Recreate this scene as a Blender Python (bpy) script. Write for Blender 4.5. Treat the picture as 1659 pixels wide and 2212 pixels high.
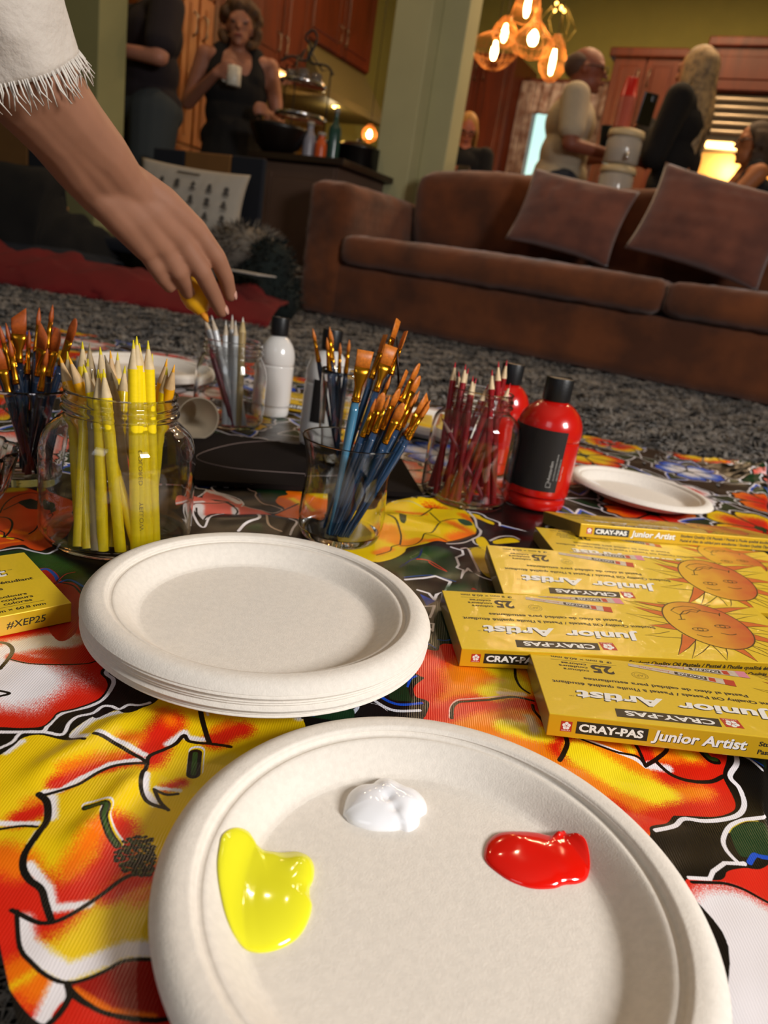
import bpy, bmesh, math, random
import numpy as np
from mathutils import Vector, Matrix
from mathutils.geometry import tessellate_polygon

for o in list(bpy.data.objects): bpy.data.objects.remove(o)
SC = bpy.context.scene
COL = SC.collection
PI = math.pi
R_ = math.radians

# ------------------------------------------------------------------ camera
FPX, PW, PH = 1570.0, 1659.0, 2212.0
PITCH, ROLL, CAMH = 0.32062, 0.16016, 0.278
FWD = np.array([0, math.cos(PITCH), -math.sin(PITCH)])
_R0 = np.array([1.0, 0, 0]); _U0 = np.cross(_R0, FWD)
RGT = math.cos(ROLL)*_R0 + math.sin(ROLL)*_U0
UPV = -math.sin(ROLL)*_R0 + math.cos(ROLL)*_U0
CPOS = np.array([0, 0, CAMH])
def ray(x, y): return (x-PW/2)/FPX*RGT - (y-PH/2)/FPX*UPV + FWD
def G(x, y, z=0.0):
    """where the line of sight of a photo pixel meets the height z"""
    d = ray(x, y); return Vector(CPOS + d*((z-CAMH)/d[2]))
def D(x, y, Y):
    """where the line of sight of a photo pixel meets the depth Y"""
    d = ray(x, y); return Vector(CPOS + d*(Y/d[1]))

cam = bpy.data.cameras.new('camera'); camo = bpy.data.objects.new('camera', cam); COL.objects.link(camo)
cam.sensor_fit = 'HORIZONTAL'; cam.sensor_width = 36.0; cam.lens = FPX/PW*36.0
camo.matrix_world = Matrix(((RGT[0], UPV[0], -FWD[0], 0), (RGT[1], UPV[1], -FWD[1], 0), (RGT[2], UPV[2], -FWD[2], CAMH), (0, 0, 0, 1)))
cam.clip_start = 0.02; cam.clip_end = 60
cam.dof.use_dof = True; cam.dof.focus_distance = 0.50; cam.dof.aperture_fstop = 11.5
SC.camera = camo

# ------------------------------------------------------------------ world, light, exposure
w = bpy.data.worlds.new('world'); SC.world = w; w.use_nodes = True
w.node_tree.nodes['Background'].inputs[0].default_value = (0.80, 0.88, 1.0, 1)
w.node_tree.nodes['Background'].inputs[1].default_value = 0.09
SC.view_settings.view_transform = 'Standard'; SC.view_settings.look = 'None'
SC.view_settings.exposure = 0.0; SC.view_settings.gamma = 1.0
try: SC.view_settings.use_curve_mapping = False
except Exception: pass
try:
    SC.cycles.max_bounces = 12; SC.cycles.transmission_bounces = 12; SC.cycles.glossy_bounces = 4
    SC.cycles.transparent_max_bounces = 24; SC.cycles.sample_clamp_indirect = 4.0
except Exception: pass

def area(name, loc, target, sx, sy, power, col):
    l = bpy.data.lights.new(name, 'AREA'); l.shape = 'RECTANGLE'; l.size = sx; l.size_y = sy
    l.energy = power; l.color = col
    o = bpy.data.objects.new(name, l); COL.objects.link(o); o.location = loc
    o.rotation_euler = (Vector(target)-Vector(loc)).to_track_quat('-Z', 'Y').to_euler()
    return o
def point(name, loc, power, col, r=0.05):
    l = bpy.data.lights.new(name, 'POINT'); l.energy = power; l.color = col; l.shadow_soft_size = r
    o = bpy.data.objects.new(name, l); COL.objects.link(o); o.location = loc
    return o
# daylight from the room's windows, behind and to the right of the photographer
area('window_daylight', (2.1, -0.70, 1.45), (0.1, 0.5, 0), 0.7, 0.7, 92, (1.0, 0.97, 0.94))
area('window_daylight_rear', (-0.7, -2.0, 1.7), (0.0, 0.6, 0), 1.0, 1.3, 9, (0.90, 0.94, 1.0))
# warm ceiling cans of the kitchen
def downlight(name, loc, power, col, r=.055):
    l = bpy.data.lights.new(name, 'AREA'); l.shape = 'DISK'; l.size = r*2; l.energy = power; l.color = col
    o = bpy.data.objects.new(name, l); COL.objects.link(o); o.location = loc; return o
for x, y, p_ in ((-1.5, 4.3, 7), (-.6, 5.3, 9), (1.0, 5.0, 13), (1.7, 5.0, 13), (1.0, 5.9, 13), (1.7, 5.9, 13), (2.4, 5.0, 10)):
    downlight('recessed_lamp', (x, y, 2.915), p_, (1.0, 0.68, 0.38))
for x, y, p_ in ((-.2, 2.6, 5.5), (.5, 2.6, 5.5)):
    downlight('recessed_lamp', (x, y, 2.915), p_, (1.0, 0.72, 0.45))

# ------------------------------------------------------------------ materials
def hexc(h):
    h = h.lstrip('#'); v = [int(h[i:i+2], 16)/255 for i in (0, 2, 4)]
    return tuple((c/12.92 if c <= 0.04045 else ((c+0.055)/1.055)**2.4) for c in v)
MATS = {}
def mat(name, col, rough=0.5, metal=0.0, coat=0.0, var=0.0, vscale=30.0, bump=0.0, bscale=80.0, bdist=0.001,
        emit=None, estr=0.0, sheen=0.0, trans=0.0, ior=1.45, sss=0.0, col2=None, alpha=1.0):
    if name in MATS: return MATS[name]
    if isinstance(col, str): col = hexc(col)
    m = bpy.data.materials.new(name); m.use_nodes = True
    nt = m.node_tree; b = nt.nodes['Principled BSDF']; N = nt.nodes; L = nt.links
    b.inputs['Base Color'].default_value = (*col, 1)
    b.inputs['Roughness'].default_value = rough; b.inputs['Metallic'].default_value = metal
    b.inputs['Coat Weight'].default_value = coat; b.inputs['IOR'].default_value = ior
    b.inputs['Sheen Weight'].default_value = sheen
    b.inputs['Transmission Weight'].default_value = trans
    b.inputs['Alpha'].default_value = alpha
    if sss: b.inputs['Subsurface Weight'].default_value = sss; b.inputs['Subsurface Radius'].default_value = (0.01, 0.004, 0.002)
    if emit is not None:
        b.inputs['Emission Color'].default_value = (*(hexc(emit) if isinstance(emit, str) else emit), 1)
        b.inputs['Emission Strength'].default_value = estr
    if var or col2 is not None:
        tc = N.new('ShaderNodeTexCoord'); nz = N.new('ShaderNodeTexNoise'); nz.inputs['Scale'].default_value = vscale
        nz.inputs['Detail'].default_value = 4
        L.new(tc.outputs['Object'], nz.inputs['Vector'])
        rp = N.new('ShaderNodeValToRGB')
        c2 = hexc(col2) if isinstance(col2, str) else (col2 or tuple(min(1, c*(1+var)) for c in col))
        c1 = col if col2 is not None else tuple(c*(1-var) for c in col)
        rp.color_ramp.elements[0].position = 0.35; rp.color_ramp.elements[1].position = 0.65
        rp.color_ramp.elements[0].color = (*c1, 1); rp.color_ramp.elements[1].color = (*c2, 1)
        L.new(nz.outputs['Fac'], rp.inputs['Fac']); L.new(rp.outputs['Color'], b.inputs['Base Color'])
    if bump:
        tc = N.new('ShaderNodeTexCoord'); nz = N.new('ShaderNodeTexNoise'); nz.inputs['Scale'].default_value = bscale
        nz.inputs['Detail'].default_value = 5
        bp = N.new('ShaderNodeBump'); bp.inputs['Strength'].default_value = bump; bp.inputs['Distance'].default_value = bdist
        L.new(tc.outputs['Object'], nz.inputs['Vector']); L.new(nz.outputs['Fac'], bp.inputs['Height'])
        L.new(bp.outputs['Normal'], b.inputs['Normal'])
    MATS[name] = m
    return m
def wood(name, c1, c2, rough=0.35, scale=(1, 14, 1)):
    if name in MATS: return MATS[name]
    m = bpy.data.materials.new(name); m.use_nodes = True; nt = m.node_tree; N = nt.nodes; L = nt.links
    b = N['Principled BSDF']; b.inputs['Roughness'].default_value = rough
    tc = N.new('ShaderNodeTexCoord'); mp = N.new('ShaderNodeMapping'); mp.inputs['Scale'].default_value = scale
    nz = N.new('ShaderNodeTexNoise'); nz.inputs['Scale'].default_value = 3; nz.inputs['Detail'].default_value = 6; nz.inputs['Distortion'].default_value = 1.2
    rp = N.new('ShaderNodeValToRGB'); rp.color_ramp.elements[0].color = (*hexc(c1), 1); rp.color_ramp.elements[1].color = (*hexc(c2), 1)
    rp.color_ramp.elements[0].position = 0.3; rp.color_ramp.elements[1].position = 0.7
    L.new(tc.outputs['Object'], mp.inputs['Vector']); L.new(mp.outputs['Vector'], nz.inputs['Vector'])
    L.new(nz.outputs['Fac'], rp.inputs['Fac']); L.new(rp.outputs['Color'], b.inputs['Base Color'])
    MATS[name] = m
    return m

# ------------------------------------------------------------------ object helpers
def setprops(o, label=None, cat=None, group=None, kind=None):
    if label: o['label'] = label
    if cat: o['category'] = cat
    if group: o['group'] = group
    if kind: o['kind'] = kind
    return o
def empty(name, loc, label, cat, group=None, rot=(0, 0, 0)):
    o = bpy.data.objects.new(name, None); COL.objects.link(o); o.location = loc; o.rotation_euler = rot
    o.empty_display_size = 0.02
    return setprops(o, label, cat, group)
def link(name, me, mats, parent=None, smooth=True, label=None):
    if not isinstance(mats, (list, tuple)): mats = [mats]
    for m in mats:
        if m is not None: me.materials.append(m)
    if smooth:
        me.polygons.foreach_set('use_smooth', [True]*len(me.polygons))
    o = bpy.data.objects.new(name, me); COL.objects.link(o)
    if parent is not None: o.parent = parent
    if label: o['label'] = label
    return o
def struct(o): o['kind'] = 'structure'; return o
def from_bm(name, bm, mats, parent=None, smooth=False, label=None, autosmooth=None):
    me = bpy.data.meshes.new(name); bm.normal_update(); bm.to_mesh(me); bm.free()
    o = link(name, me, mats, parent, smooth, label)
    if autosmooth:
        try: me.set_sharp_from_angle(angle=R_(autosmooth))
        except Exception: pass
    return o
def mesh_np(name, V, F, mats, parent=None, smooth=True, label=None):
    me = bpy.data.meshes.new(name); me.from_pydata([tuple(v) for v in V], [], [tuple(int(i) for i in f) for f in F]); me.update()
    return link(name, me, mats, parent, smooth, label)
def copy_tree(o, parent=None):
    c = o.copy(); COL.objects.link(c)
    if parent is not None: c.parent = parent
    for ch in list(o.children): copy_tree(ch, c)
    return c

def bbox_bm(bm, x0, x1, y0, y1, z0, z1, M=None, mi=0, bev=0.0, seg=2):
    vs = [bm.verts.new((x, y, z)) for x in (x0, x1) for y in (y0, y1) for z in (z0, z1)]
    fs = []
    for idx in ((0, 1, 3, 2), (4, 6, 7, 5), (0, 4, 5, 1), (2, 3, 7, 6), (0, 2, 6, 4), (1, 5, 7, 3)):
        f = bm.faces.new([vs[i] for i in idx]); f.material_index = mi; fs.append(f)
    if bev > 0:
        es = list({e for f in fs for e in f.edges})
        r = bmesh.ops.bevel(bm, geom=es, offset=bev, segments=seg, affect='EDGES', profile=0.5)
        vs = list({v for f in r['faces'] for v in f.verts} | {v for v in vs if v.is_valid})
        for f in r['faces']: f.material_index = mi
    if M is not None:
        bmesh.ops.transform(bm, matrix=M, verts=[v for v in vs if v.is_valid])
    return vs
def frame_M(O, X, Y, Z):
    return Matrix(((X[0], Y[0], Z[0], O[0]), (X[1], Y[1], Z[1], O[1]), (X[2], Y[2], Z[2], O[2]), (0, 0, 0, 1)))
def axis_M(a, b):
    """matrix taking +Z from a to b"""
    a = Vector(a); b = Vector(b); q = (b-a).to_track_quat('Z', 'Y')
    return Matrix.Translation(a) @ q.to_matrix().to_4x4()

def lathe_data(prof, seg=48, cap0=False, cap1=False):
    V = []; F = []; n = len(prof)
    for (r, z) in prof:
        for k in range(seg):
            a = 2*PI*k/seg; V.append((r*math.cos(a), r*math.sin(a), z))
    for i in range(n-1):
        for k in range(seg):
            k2 = (k+1) % seg
            F.append((i*seg+k, i*seg+k2, (i+1)*seg+k2, (i+1)*seg+k))
    if cap0: F.append(tuple(range(seg))[::-1])
    if cap1: F.append(tuple((n-1)*seg+k for k in range(seg)))
    return V, F
def smooth_prof(P, n=6):
    """Catmull-Rom through profile points"""
    P = [np.array(p, float) for p in P]; out = []
    Q = [P[0]]+P+[P[-1]]
    for i in range(1, len(Q)-2):
        for k in range(n):
            t = k/n; a, b, c, d = Q[i-1], Q[i], Q[i+1], Q[i+2]
            out.append(tuple(0.5*((2*b)+(-a+c)*t+(2*a-5*b+4*c-d)*t*t+(-a+3*b-3*c+d)*t**3)))
    out.append(tuple(P[-1]))
    return out
def lathe(name, prof, mats, parent=None, seg=48, cap0=False, cap1=False, M=None, smooth=True, label=None, sharp=None):
    V, F = lathe_data(prof, seg, cap0, cap1)
    if M is not None: V = [tuple(M @ Vector(v)) for v in V]
    o = mesh_np(name, V, F, mats, parent, smooth, label)
    if sharp:
        try: o.data.set_sharp_from_angle(angle=R_(sharp))
        except Exception: pass
    return o
def tube_data(P, r, seg=8, closed=False):
    P = [Vector(p) for p in P]; n = len(P); V = []; F = []
    rr = r if isinstance(r, (list, tuple)) else [r]*n
    up = Vector((0, 0, 1))
    for i in range(n):
        t = (P[min(i+1, n-1)]-P[max(i-1, 0)]) if not closed else (P[(i+1) % n]-P[i-1])
        t.normalize()
        u = t.cross(up)
        if u.length < 0.05: u = t.cross(Vector((1, 0, 0)))
        u.normalize(); v = t.cross(u)
        for k in range(seg):
            a = 2*PI*k/seg; V.append(tuple(P[i]+(u*math.cos(a)+v*math.sin(a))*rr[i]))
    m = n if closed else n-1
    for i in range(m):
        j = (i+1) % n
        for k in range(seg):
            k2 = (k+1) % seg; F.append((i*seg+k, i*seg+k2, j*seg+k2, j*seg+k))
    if not closed:
        F.append(tuple(range(seg))[::-1]); F.append(tuple((n-1)*seg+k for k in range(seg)))
    return V, F
def tube(name, P, r, mats, parent=None, seg=8, closed=False, label=None):
    V, F = tube_data(P, r, seg, closed)
    return mesh_np(name, V, F, mats, parent, True, label)
def multi(name, datas, mats, parent=None, smooth=True, label=None):
    V = []; F = []
    for v, f in datas:
        b = len(V); V += list(v); F += [tuple(i+b for i in g) for g in f]
    return mesh_np(name, V, F, mats, parent, smooth, label)
def catmull(P, n=8, closed=False):
    P = [Vector(p) for p in P]; m = len(P); out = []
    for i in range(m if closed else m-1):
        a = P[i-1] if (closed or i > 0) else P[0]; b = P[i]; c = P[(i+1) % m]
        d = P[(i+2) % m] if closed else P[min(i+2, m-1)]
        for k in range(n):
            t = k/n; out.append(0.5*((2*b)+(-a+c)*t+(2*a-5*b+4*c-d)*t*t+(-a+3*b-3*c+d)*t**3))
    if not closed: out.append(P[-1])
    return out

def capsule_data(a, b, r1, r2, seg=14, rings=5):
    """closed tapered capsule"""
    a = Vector(a); b = Vector(b); L = (b-a).length
    if L < 1e-6: b = a+Vector((0, 0, 1e-5)); L = 1e-5
    prof = []
    for i in range(rings+1):
        t = -PI/2+PI/2*i/rings; prof.append((max(1e-5, r1*math.cos(t)), r1*math.sin(t)))
    for i in range(rings+1):
        t = PI/2*i/rings; prof.append((max(1e-5, r2*math.cos(t)), L+r2*math.sin(t)))
    V, F = lathe_data(prof, seg, True, True)
    M = axis_M(a, b)
    return [tuple(M @ Vector(v)) for v in V], F
def ell_data(c, rad, rot=None, seg=20, rings=14):
    prof = [(max(1e-5, math.cos(-PI/2+PI*i/rings)), math.sin(-PI/2+PI*i/rings)) for i in range(rings+1)]
    V, F = lathe_data(prof, seg, True, True)
    S = Matrix.Diagonal((rad[0], rad[1], rad[2], 1)); Rm = rot.to_4x4() if rot is not None else Matrix.Identity(4)
    M = Matrix.Translation(Vector(c)) @ Rm @ S
    return [tuple(M @ Vector(v)) for v in V], F
def chain(P, rr):
    return [capsule_data(P[i], P[i+1], rr[i], rr[i+1]) for i in range(len(P)-1)]
def blob(name, datas, voxel, mats, parent=None, it=6, label=None, M=None):
    """many overlapping solids welded into one continuous skin"""
    V = []; F = []
    for v, f in datas:
        b = len(V); V += list(v); F += [tuple(i+b for i in g) for g in f]
    if M is not None: V = [tuple(M @ Vector(v)) for v in V]
    me = bpy.data.meshes.new('tmp'); me.from_pydata(V, [], F); me.update()
    o = bpy.data.objects.new('tmp', me); COL.objects.link(o)
    md = o.modifiers.new('r', 'REMESH'); md.mode = 'VOXEL'; md.voxel_size = voxel; md.use_smooth_shade = True
    if it:
        sm = o.modifiers.new('s', 'SMOOTH'); sm.factor = 0.5; sm.iterations = it
    dg = bpy.context.evaluated_depsgraph_get()
    ev = o.evaluated_get(dg)
    me2 = bpy.data.meshes.new_from_object(ev)
    bpy.data.objects.remove(o)
    me2.materials.clear(); me2.name = name
    return link(name, me2, mats, parent, True, label)
def blob_bm(name, bm, **k): pass
rng = random.Random(7)
nrg = np.random.default_rng(11)
def noise2(x, y, s, seed=0):
    """cheap smooth noise, works on arrays"""
    r = np.random.default_rng(seed); out = 0
    for k in range(6):
        a = r.uniform(0, 2*PI); f = r.uniform(.6, 1.8)/s; p = r.uniform(0, 2*PI)
        out = out + np.sin((np.cos(a)*x+np.sin(a)*y)*f*2*PI+p)
    return out/6
# ------------------------------------------------------------------ floral oilcloth: the printed pattern is drawn into two procedural images
class Canvas:
    def __init__(s, x0, x1, y0, y1, res):
        s.x0, s.x1, s.y0, s.y1, s.res = x0, x1, y0, y1, res
        s.w = int((x1-x0)/res); s.h = int((y1-y0)/res)
        s.img = np.zeros((s.h, s.w, 3), np.float32); s.img[:] = (0.055, 0.048, 0.045)
    def box(s, P, pad=0):
        P = np.asarray(P); a = max(0, int((P[:, 0].min()-pad-s.x0)/s.res)-1); b = min(s.w, int((P[:, 0].max()+pad-s.x0)/s.res)+2)
        c = max(0, int((P[:, 1].min()-pad-s.y0)/s.res)-1); d = min(s.h, int((P[:, 1].max()+pad-s.y0)/s.res)+2)
        return (a, b, c, d) if (b > a and d > c) else None
    def mask(s, P, bx):
        a, b, c, d = bx; m = np.zeros((d-c, b-a+1), np.uint8)
        X = (P[:, 0]-s.x0)/s.res-a; Y = (P[:, 1]-s.y0)/s.res-c
        n = len(P)
        for i in range(n):
            x1, y1, x2, y2 = X[i], Y[i], X[(i+1) % n], Y[(i+1) % n]
            if y1 == y2: continue
            if y1 > y2: x1, y1, x2, y2 = x2, y2, x1, y1
            r0 = max(0, math.ceil(y1-0.5)); r1 = min(d-c, math.ceil(y2-0.5))
            if r1 <= r0: continue
            ys = np.arange(r0, r1); xs = x1+(ys+0.5-y1)*(x2-x1)/(y2-y1)
            xi = np.clip(np.ceil(xs-0.5).astype(int), 0, b-a)
            np.add.at(m, (ys, xi), 1)
        return (np.cumsum(m, 1)[:, :-1] % 2).astype(bool)
    def fill(s, P, col):
        bx = s.box(P)
        if bx is None: return
        a, b, c, d = bx; m = s.mask(P, bx); s.img[c:d, a:b][m] = col
    def dist(s, P, bx):
        a, b, c, d = bx
        xs = s.x0+(np.arange(a, b)+.5)*s.res; ys = s.y0+(np.arange(c, d)+.5)*s.res
        X, Y = np.meshgrid(xs, ys); D2 = np.full(X.shape, 1e9, np.float32)
        for i in range(len(P)-1):
            ax, ay = P[i]; bx_, by_ = P[i+1]; dx, dy = bx_-ax, by_-ay; L = dx*dx+dy*dy+1e-12
            t = np.clip(((X-ax)*dx+(Y-ay)*dy)/L, 0, 1)
            D2 = np.minimum(D2, (X-ax-t*dx)**2+(Y-ay-t*dy)**2)
        return np.sqrt(D2)
    def stroke(s, P, wd, col):
        for i in range(len(P)-1):
            q = P[i:i+2]; wm = wd[i]
            bx = s.box(q, wm)
            if bx is None: continue
            a, b, c, d = bx; m = s.dist(q, bx) < wm/2; s.img[c:d, a:b][m] = col
    def air(s, P, r, col, st=1.0, clip=None, soft=1.0):
        bx = s.box(P, r)
        if bx is None: return
        a, b, c, d = bx; Dm = s.dist(P, bx)
        al = np.clip(1-Dm/r, 0, 1)**soft*st
        u = nrg.random(al.shape).astype(np.float32)
        al = np.clip((al*1.75-u*1.0)*2.0, 0, 1)
        if clip is not None: al = al*s.mask(clip, bx)
        s.img[c:d, a:b] = s.img[c:d, a:b]*(1-al[..., None])+np.array(col, np.float32)*al[..., None]
CAN = [Canvas(-.50, .46, .10, .80, .00026), Canvas(-1.10, .90, .78, 2.05, .0008)]
ZF_ = {'P': (0, 0, 1.0), 'A': (0, 1500, 2.37), 'B': (0, 1340, 4.1475), 'C': (760, 1040, 4.1475), 'D': (380, 1020, 5.184),
       'E': (0, 1030, 7.541), 'F': (1200, 1600, 3.614), 'G': (960, 1240, 3.77), 'H': (700, 1450, 5.53), 'I': (400, 1500, 5.53),
       'J': (840, 760, 3.95), 'K': (1100, 960, 2.968)}
def tr(z, pts, smooth=True, closed=False):
    ox, oy, s = ZF_[z]
    P = [(ox+x/s, oy+y/s) for x, y in pts]
    W = [Vector((G(x, y).x, G(x, y).y, 0)) for x, y in P]
    if smooth and len(W) > 2: W = catmull(W, 6, closed)
    return np.array([(p.x, p.y) for p in W])
def wpx(P):
    """metres on the cloth per photo pixel at the points P"""
    return np.hypot(P[:, 1]*math.cos(PITCH)+CAMH*math.sin(PITCH), P[:, 0])/FPX
C_Y = (0.93, 0.78, 0.05); C_YL = (0.96, 0.86, 0.10); C_R = (0.84, 0.13, 0.06); C_O = (0.93, 0.44, 0.03); C_W = (0.93, 0.91, 0.92)
C_K = (0.055, 0.048, 0.045); C_G = (0.07, 0.20, 0.10); C_G2 = (0.16, 0.29, 0.10); C_B = (0.06, 0.30, 0.78); C_P = (0.90, 0.42, 0.36); C_DR = (0.62, 0.07, 0.04)
def fill(z, pts, col, smooth=True):
    P = tr(z, pts, smooth, True)
    for c in CAN: c.fill(P, col)
    return P
def line(z, pts, w, col=C_K, smooth=True):
    P = tr(z, pts, smooth); wd = wpx(P)*w
    for c in CAN: c.stroke(P, wd, col)
def air(z, pts, r, col, st=1.0, clip=None, soft=1.0):
    P = tr(z, pts if len(pts) > 1 else [pts[0], (pts[0][0]+1, pts[0][1])], False); r = 1.18*r*float(wpx(P).mean())
    for c in CAN: c.air(P, r, col, st, clip, soft)

# scattered flowers and leaves where the pattern is out of sight or far off
def motif(x, y, s, kind, a0):
    n = 5 + (kind % 2)
    base, tip = [(C_Y, C_R), (C_O, C_R), (C_W, C_R), (C_P, C_W), (C_B, C_W), (C_R, C_Y)][kind % 6]
    for j in range(4):
        a = a0+j*1.7+.4
        L = np.array([(x+s*(t*1.7)*math.cos(a)-s*.34*math.sin(t*PI)*sg*math.sin(a), y+s*(t*1.7)*math.sin(a)+s*.34*math.sin(t*PI)*sg*math.cos(a))
                      for sg, ts in ((1, np.linspace(0, 1, 12)), (-1, np.linspace(1, 0, 12))) for t in ts])
        for c in CAN:
            c.stroke(np.vstack([L, L[:1]]), [s*.13]*len(L), C_W)
            c.fill(L, C_G); c.stroke(np.vstack([L, L[:1]]), [s*.05]*len(L), C_B if j % 2 else C_K)
    out = []
    for j in range(n):
        a = a0+j*2*PI/n; T = []
        for t in np.linspace(-1, 1, 15):
            rr = s*(1.05-.28*abs(t)**3+.05*math.cos(t*9)); aa = a+t*PI/n*.98; T.append((x+rr*math.cos(aa), y+rr*math.sin(aa)))
        out.append(np.array([(x, y)]+T))
    for T in out:
        for c in CAN: c.stroke(T[1:], [s*.20]*len(T), C_W)
    for T in out:
        for c in CAN: c.stroke(T[1:], [s*.12]*len(T), C_K)
    for T in out:
        for c in CAN:
            c.fill(T, base); m = T[1:].mean(0)
            c.air(np.array([T[0], T[0]*.5+m*.5]), s*.55, tip, 1.0, T)
            c.stroke(np.vstack([T, T[:1]]), [s*.045]*(len(T)+1), C_K)
    for c in CAN:
        th = np.linspace(0, 2*PI, 14)[:-1]; c.fill(np.stack([x+s*.16*np.cos(th), y+s*.16*np.sin(th)], 1), C_G)
k = 0
for iy in range(11):
    for ix in range(11):
        x = -1.05+ix*.19+(.09 if iy % 2 else 0)+rng.uniform(-.02, .02); y = .15+iy*.175+rng.uniform(-.02, .02)
        if y < .62 and -.25 < x < .42: continue
        motif(x, y, rng.uniform(.062, .084), k*5+iy, rng.uniform(0, 6)); k += 1

# ---- clear the part seen close up to the black ground, then draw what the photograph shows
fill('P', [(-150, 1060), (200, 1045), (420, 1050), (700, 1060), (900, 1095), (1000, 1110), (1060, 1130), (1300, 1190), (1900, 1300), (2300, 1800), (1900, 2600), (-400, 2600), (-300, 1500)], C_K, False)
# lower left: big yellow flower
Y1 = fill('A', [(-60, 330), (0, 305), (60, 262), (110, 224), (200, 207), (330, 238), (425, 262), (350, 225), (395, 165), (470, 118), (520, 118), (600, 85), (650, 106), (700, 85), (780, 50), (850, 0), (1000, -40), (1250, -60), (1480, -30), (1540, 60), (1555, 130), (1560, 300), (1400, 900), (1100, 1250), (830, 1350), (650, 1365), (540, 1415), (400, 1468), (330, 1470), (230, 1440), (150, 1372), (100, 1290), (90, 1200), (60, 1108), (0, 1120), (-60, 1100)], C_Y)
for pts, r, col, st in [
    ([(760, 330), (800, 250), (870, 150)], 46, C_R, 1.1), ([(700, 240), (640, 245)], 30, C_O, .8), ([(870, 150), (830, 90)], 28, C_O, .8),
    ([(300, 470), (430, 400), (560, 370), (640, 350)], 30, C_R, 1.1), ([(330, 400), (500, 340), (600, 330)], 26, C_O, .7),
    ([(1110, 235), (1180, 190), (1230, 180)], 40, C_R, 1.1), ([(1110, 170), (1170, 140)], 24, C_O, .7),
    ([(330, 1070), (460, 960), (590, 860), (600, 700)], 58, C_R, 1.1), ([(360, 900), (500, 720)], 44, C_O, .8),
    ([(100, 640), (200, 600)], 34, C_R, 1.0), ([(150, 560), (200, 545)], 26, C_O, .6),
    ([(0, 980), (150, 1060), (200, 1130)], 82, C_R, 1.25), ([(0, 830), (100, 880)], 50, C_O, 1.0),
    ([(560, 1020), (700, 950), (900, 880)], 40, C_R, 1.0), ([(700, 1050), (800, 1000)], 36, C_O, .7),
    ([(850, 480), (930, 450)], 22, C_R, .8), ([(560, 700), (640, 560)], 20, C_O, .0),
    ([(110, 1170), (130, 1280), (230, 1370), (340, 1430), (500, 1370), (640, 1310), (830, 1310)], 30, C_W, 1.2),
    ([(150, 880), (250, 1000), (270, 1100), (450, 1080)], 15, C_W, 1.1), ([(225, 510), (310, 500), (420, 435), (560, 370), (735, 345)], 9, C_W, 1.3),
    ([(265, 535), (265, 640)], 16, C_W, 1.1), ([(500, 225), (620, 265), (740, 320)], 9, C_W, 1.3), ([(370, 225), (400, 190), (470, 135), (620, 100)], 14, C_W, 1.1),
    ([(360, 225), (430, 245)], 14, C_W, 1.1), ([(30, 300), (110, 245)], 12, C_W, 1.0), ([(860, 255), (945, 190), (960, 215), (1040, 225)], 12, C_W, 1.1),
    ([(745, 420), (740, 500), (790, 560)], 13, C_W, 1.2), ([(0, 660), (190, 672)], 9, C_W, 1.3), ([(190, 720), (150, 790)], 9, C_W, 1.0),
    ([(1480, 55), (1530, 125)], 16, C_W, 1.2), ([(1030, 20), (1065, 100)], 4, C_W, 1.2), ([(800, 480), (920, 490)], 8, C_W, 1.0)]:
    air('A', pts, r, col, st, Y1)
R1 = fill('A', [(-80, 1100), (60, 1115), (85, 1200), (95, 1300), (160, 1385), (240, 1450), (330, 1482), (335, 1560), (290, 1640), (230, 1690), (150, 1640), (60, 1530), (10, 1440), (-80, 1380)], C_R)
air('A', [(100, 1420), (200, 1500)], 55, C_O, 1.0, R1); air('A', [(160, 1440), (60, 1500)], 20, C_Y, .6, R1); air('A', [(320, 1490), (230, 1690), (300, 1600)], 34, C_W, 1.4, R1)
R2 = fill('A', [(350, 1490), (440, 1466), (545, 1425), (655, 1372), (830, 1365), (1400, 1300), (1400, 1900), (980, 1640), (800, 1668), (560, 1645), (440, 1580), (370, 1530)], C_DR)
air('A', [(380, 1520), (560, 1630), (780, 1660)], 14, C_O, 1.0, R2)
R3 = fill('A', [(340, 1560), (430, 1600), (560, 1660), (800, 1690), (1100, 1660), (1200, 2100), (300, 2100), (250, 1710)], C_R)
for pts, wd in [([(-60, 340), (0, 305), (60, 262), (110, 222), (200, 205), (310, 228), (430, 268)], 9), ([(340, 235), (350, 200), (400, 158), (470, 115), (500, 122), (560, 90), (610, 84), (650, 106), (720, 70), (800, 20), (860, -10)], 8),
    ([(480, 238), (560, 258), (650, 305), (730, 345), (750, 378), (725, 430), (722, 500), (760, 555), (850, 582)], 9), ([(205, 525), (260, 515), (400, 470), (500, 410), (600, 375), (742, 365)], 8),
    ([(200, 520), (240, 560), (242, 650), (200, 720), (130, 820), (118, 890), (150, 950), (210, 1000), (235, 1080), (262, 1160)], 14), ([(60, 1105), (110, 1130), (200, 1170), (290, 1165), (400, 1110), (520, 1030), (640, 940), (780, 890)], 10),
    ([(85, 1110), (100, 1290), (160, 1378), (240, 1445), (340, 1478), (440, 1460), (540, 1420), (650, 1367), (850, 1360)], 9), ([(-40, 695), (100, 680), (190, 690)], 7),
    ([(752, 372), (765, 325), (840, 285), (900, 250), (943, 205), (970, 235), (1070, 250), (1180, 272)], 9), ([(1012, -10), (1030, 100), (1072, 245)], 11), ([(790, 490), (820, 550), (862, 590)], 8),
    ([(788, 488), (850, 512), (910, 508)], 7), ([(345, 1482), (355, 1550), (300, 1640), (225, 1710)], 14), ([(350, 1500), (440, 1585), (560, 1645), (800, 1672), (1000, 1640)], 10), ([(1500, 40), (1545, 80), (1565, 150)], 8)]:
    line('A', pts, wd)
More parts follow.
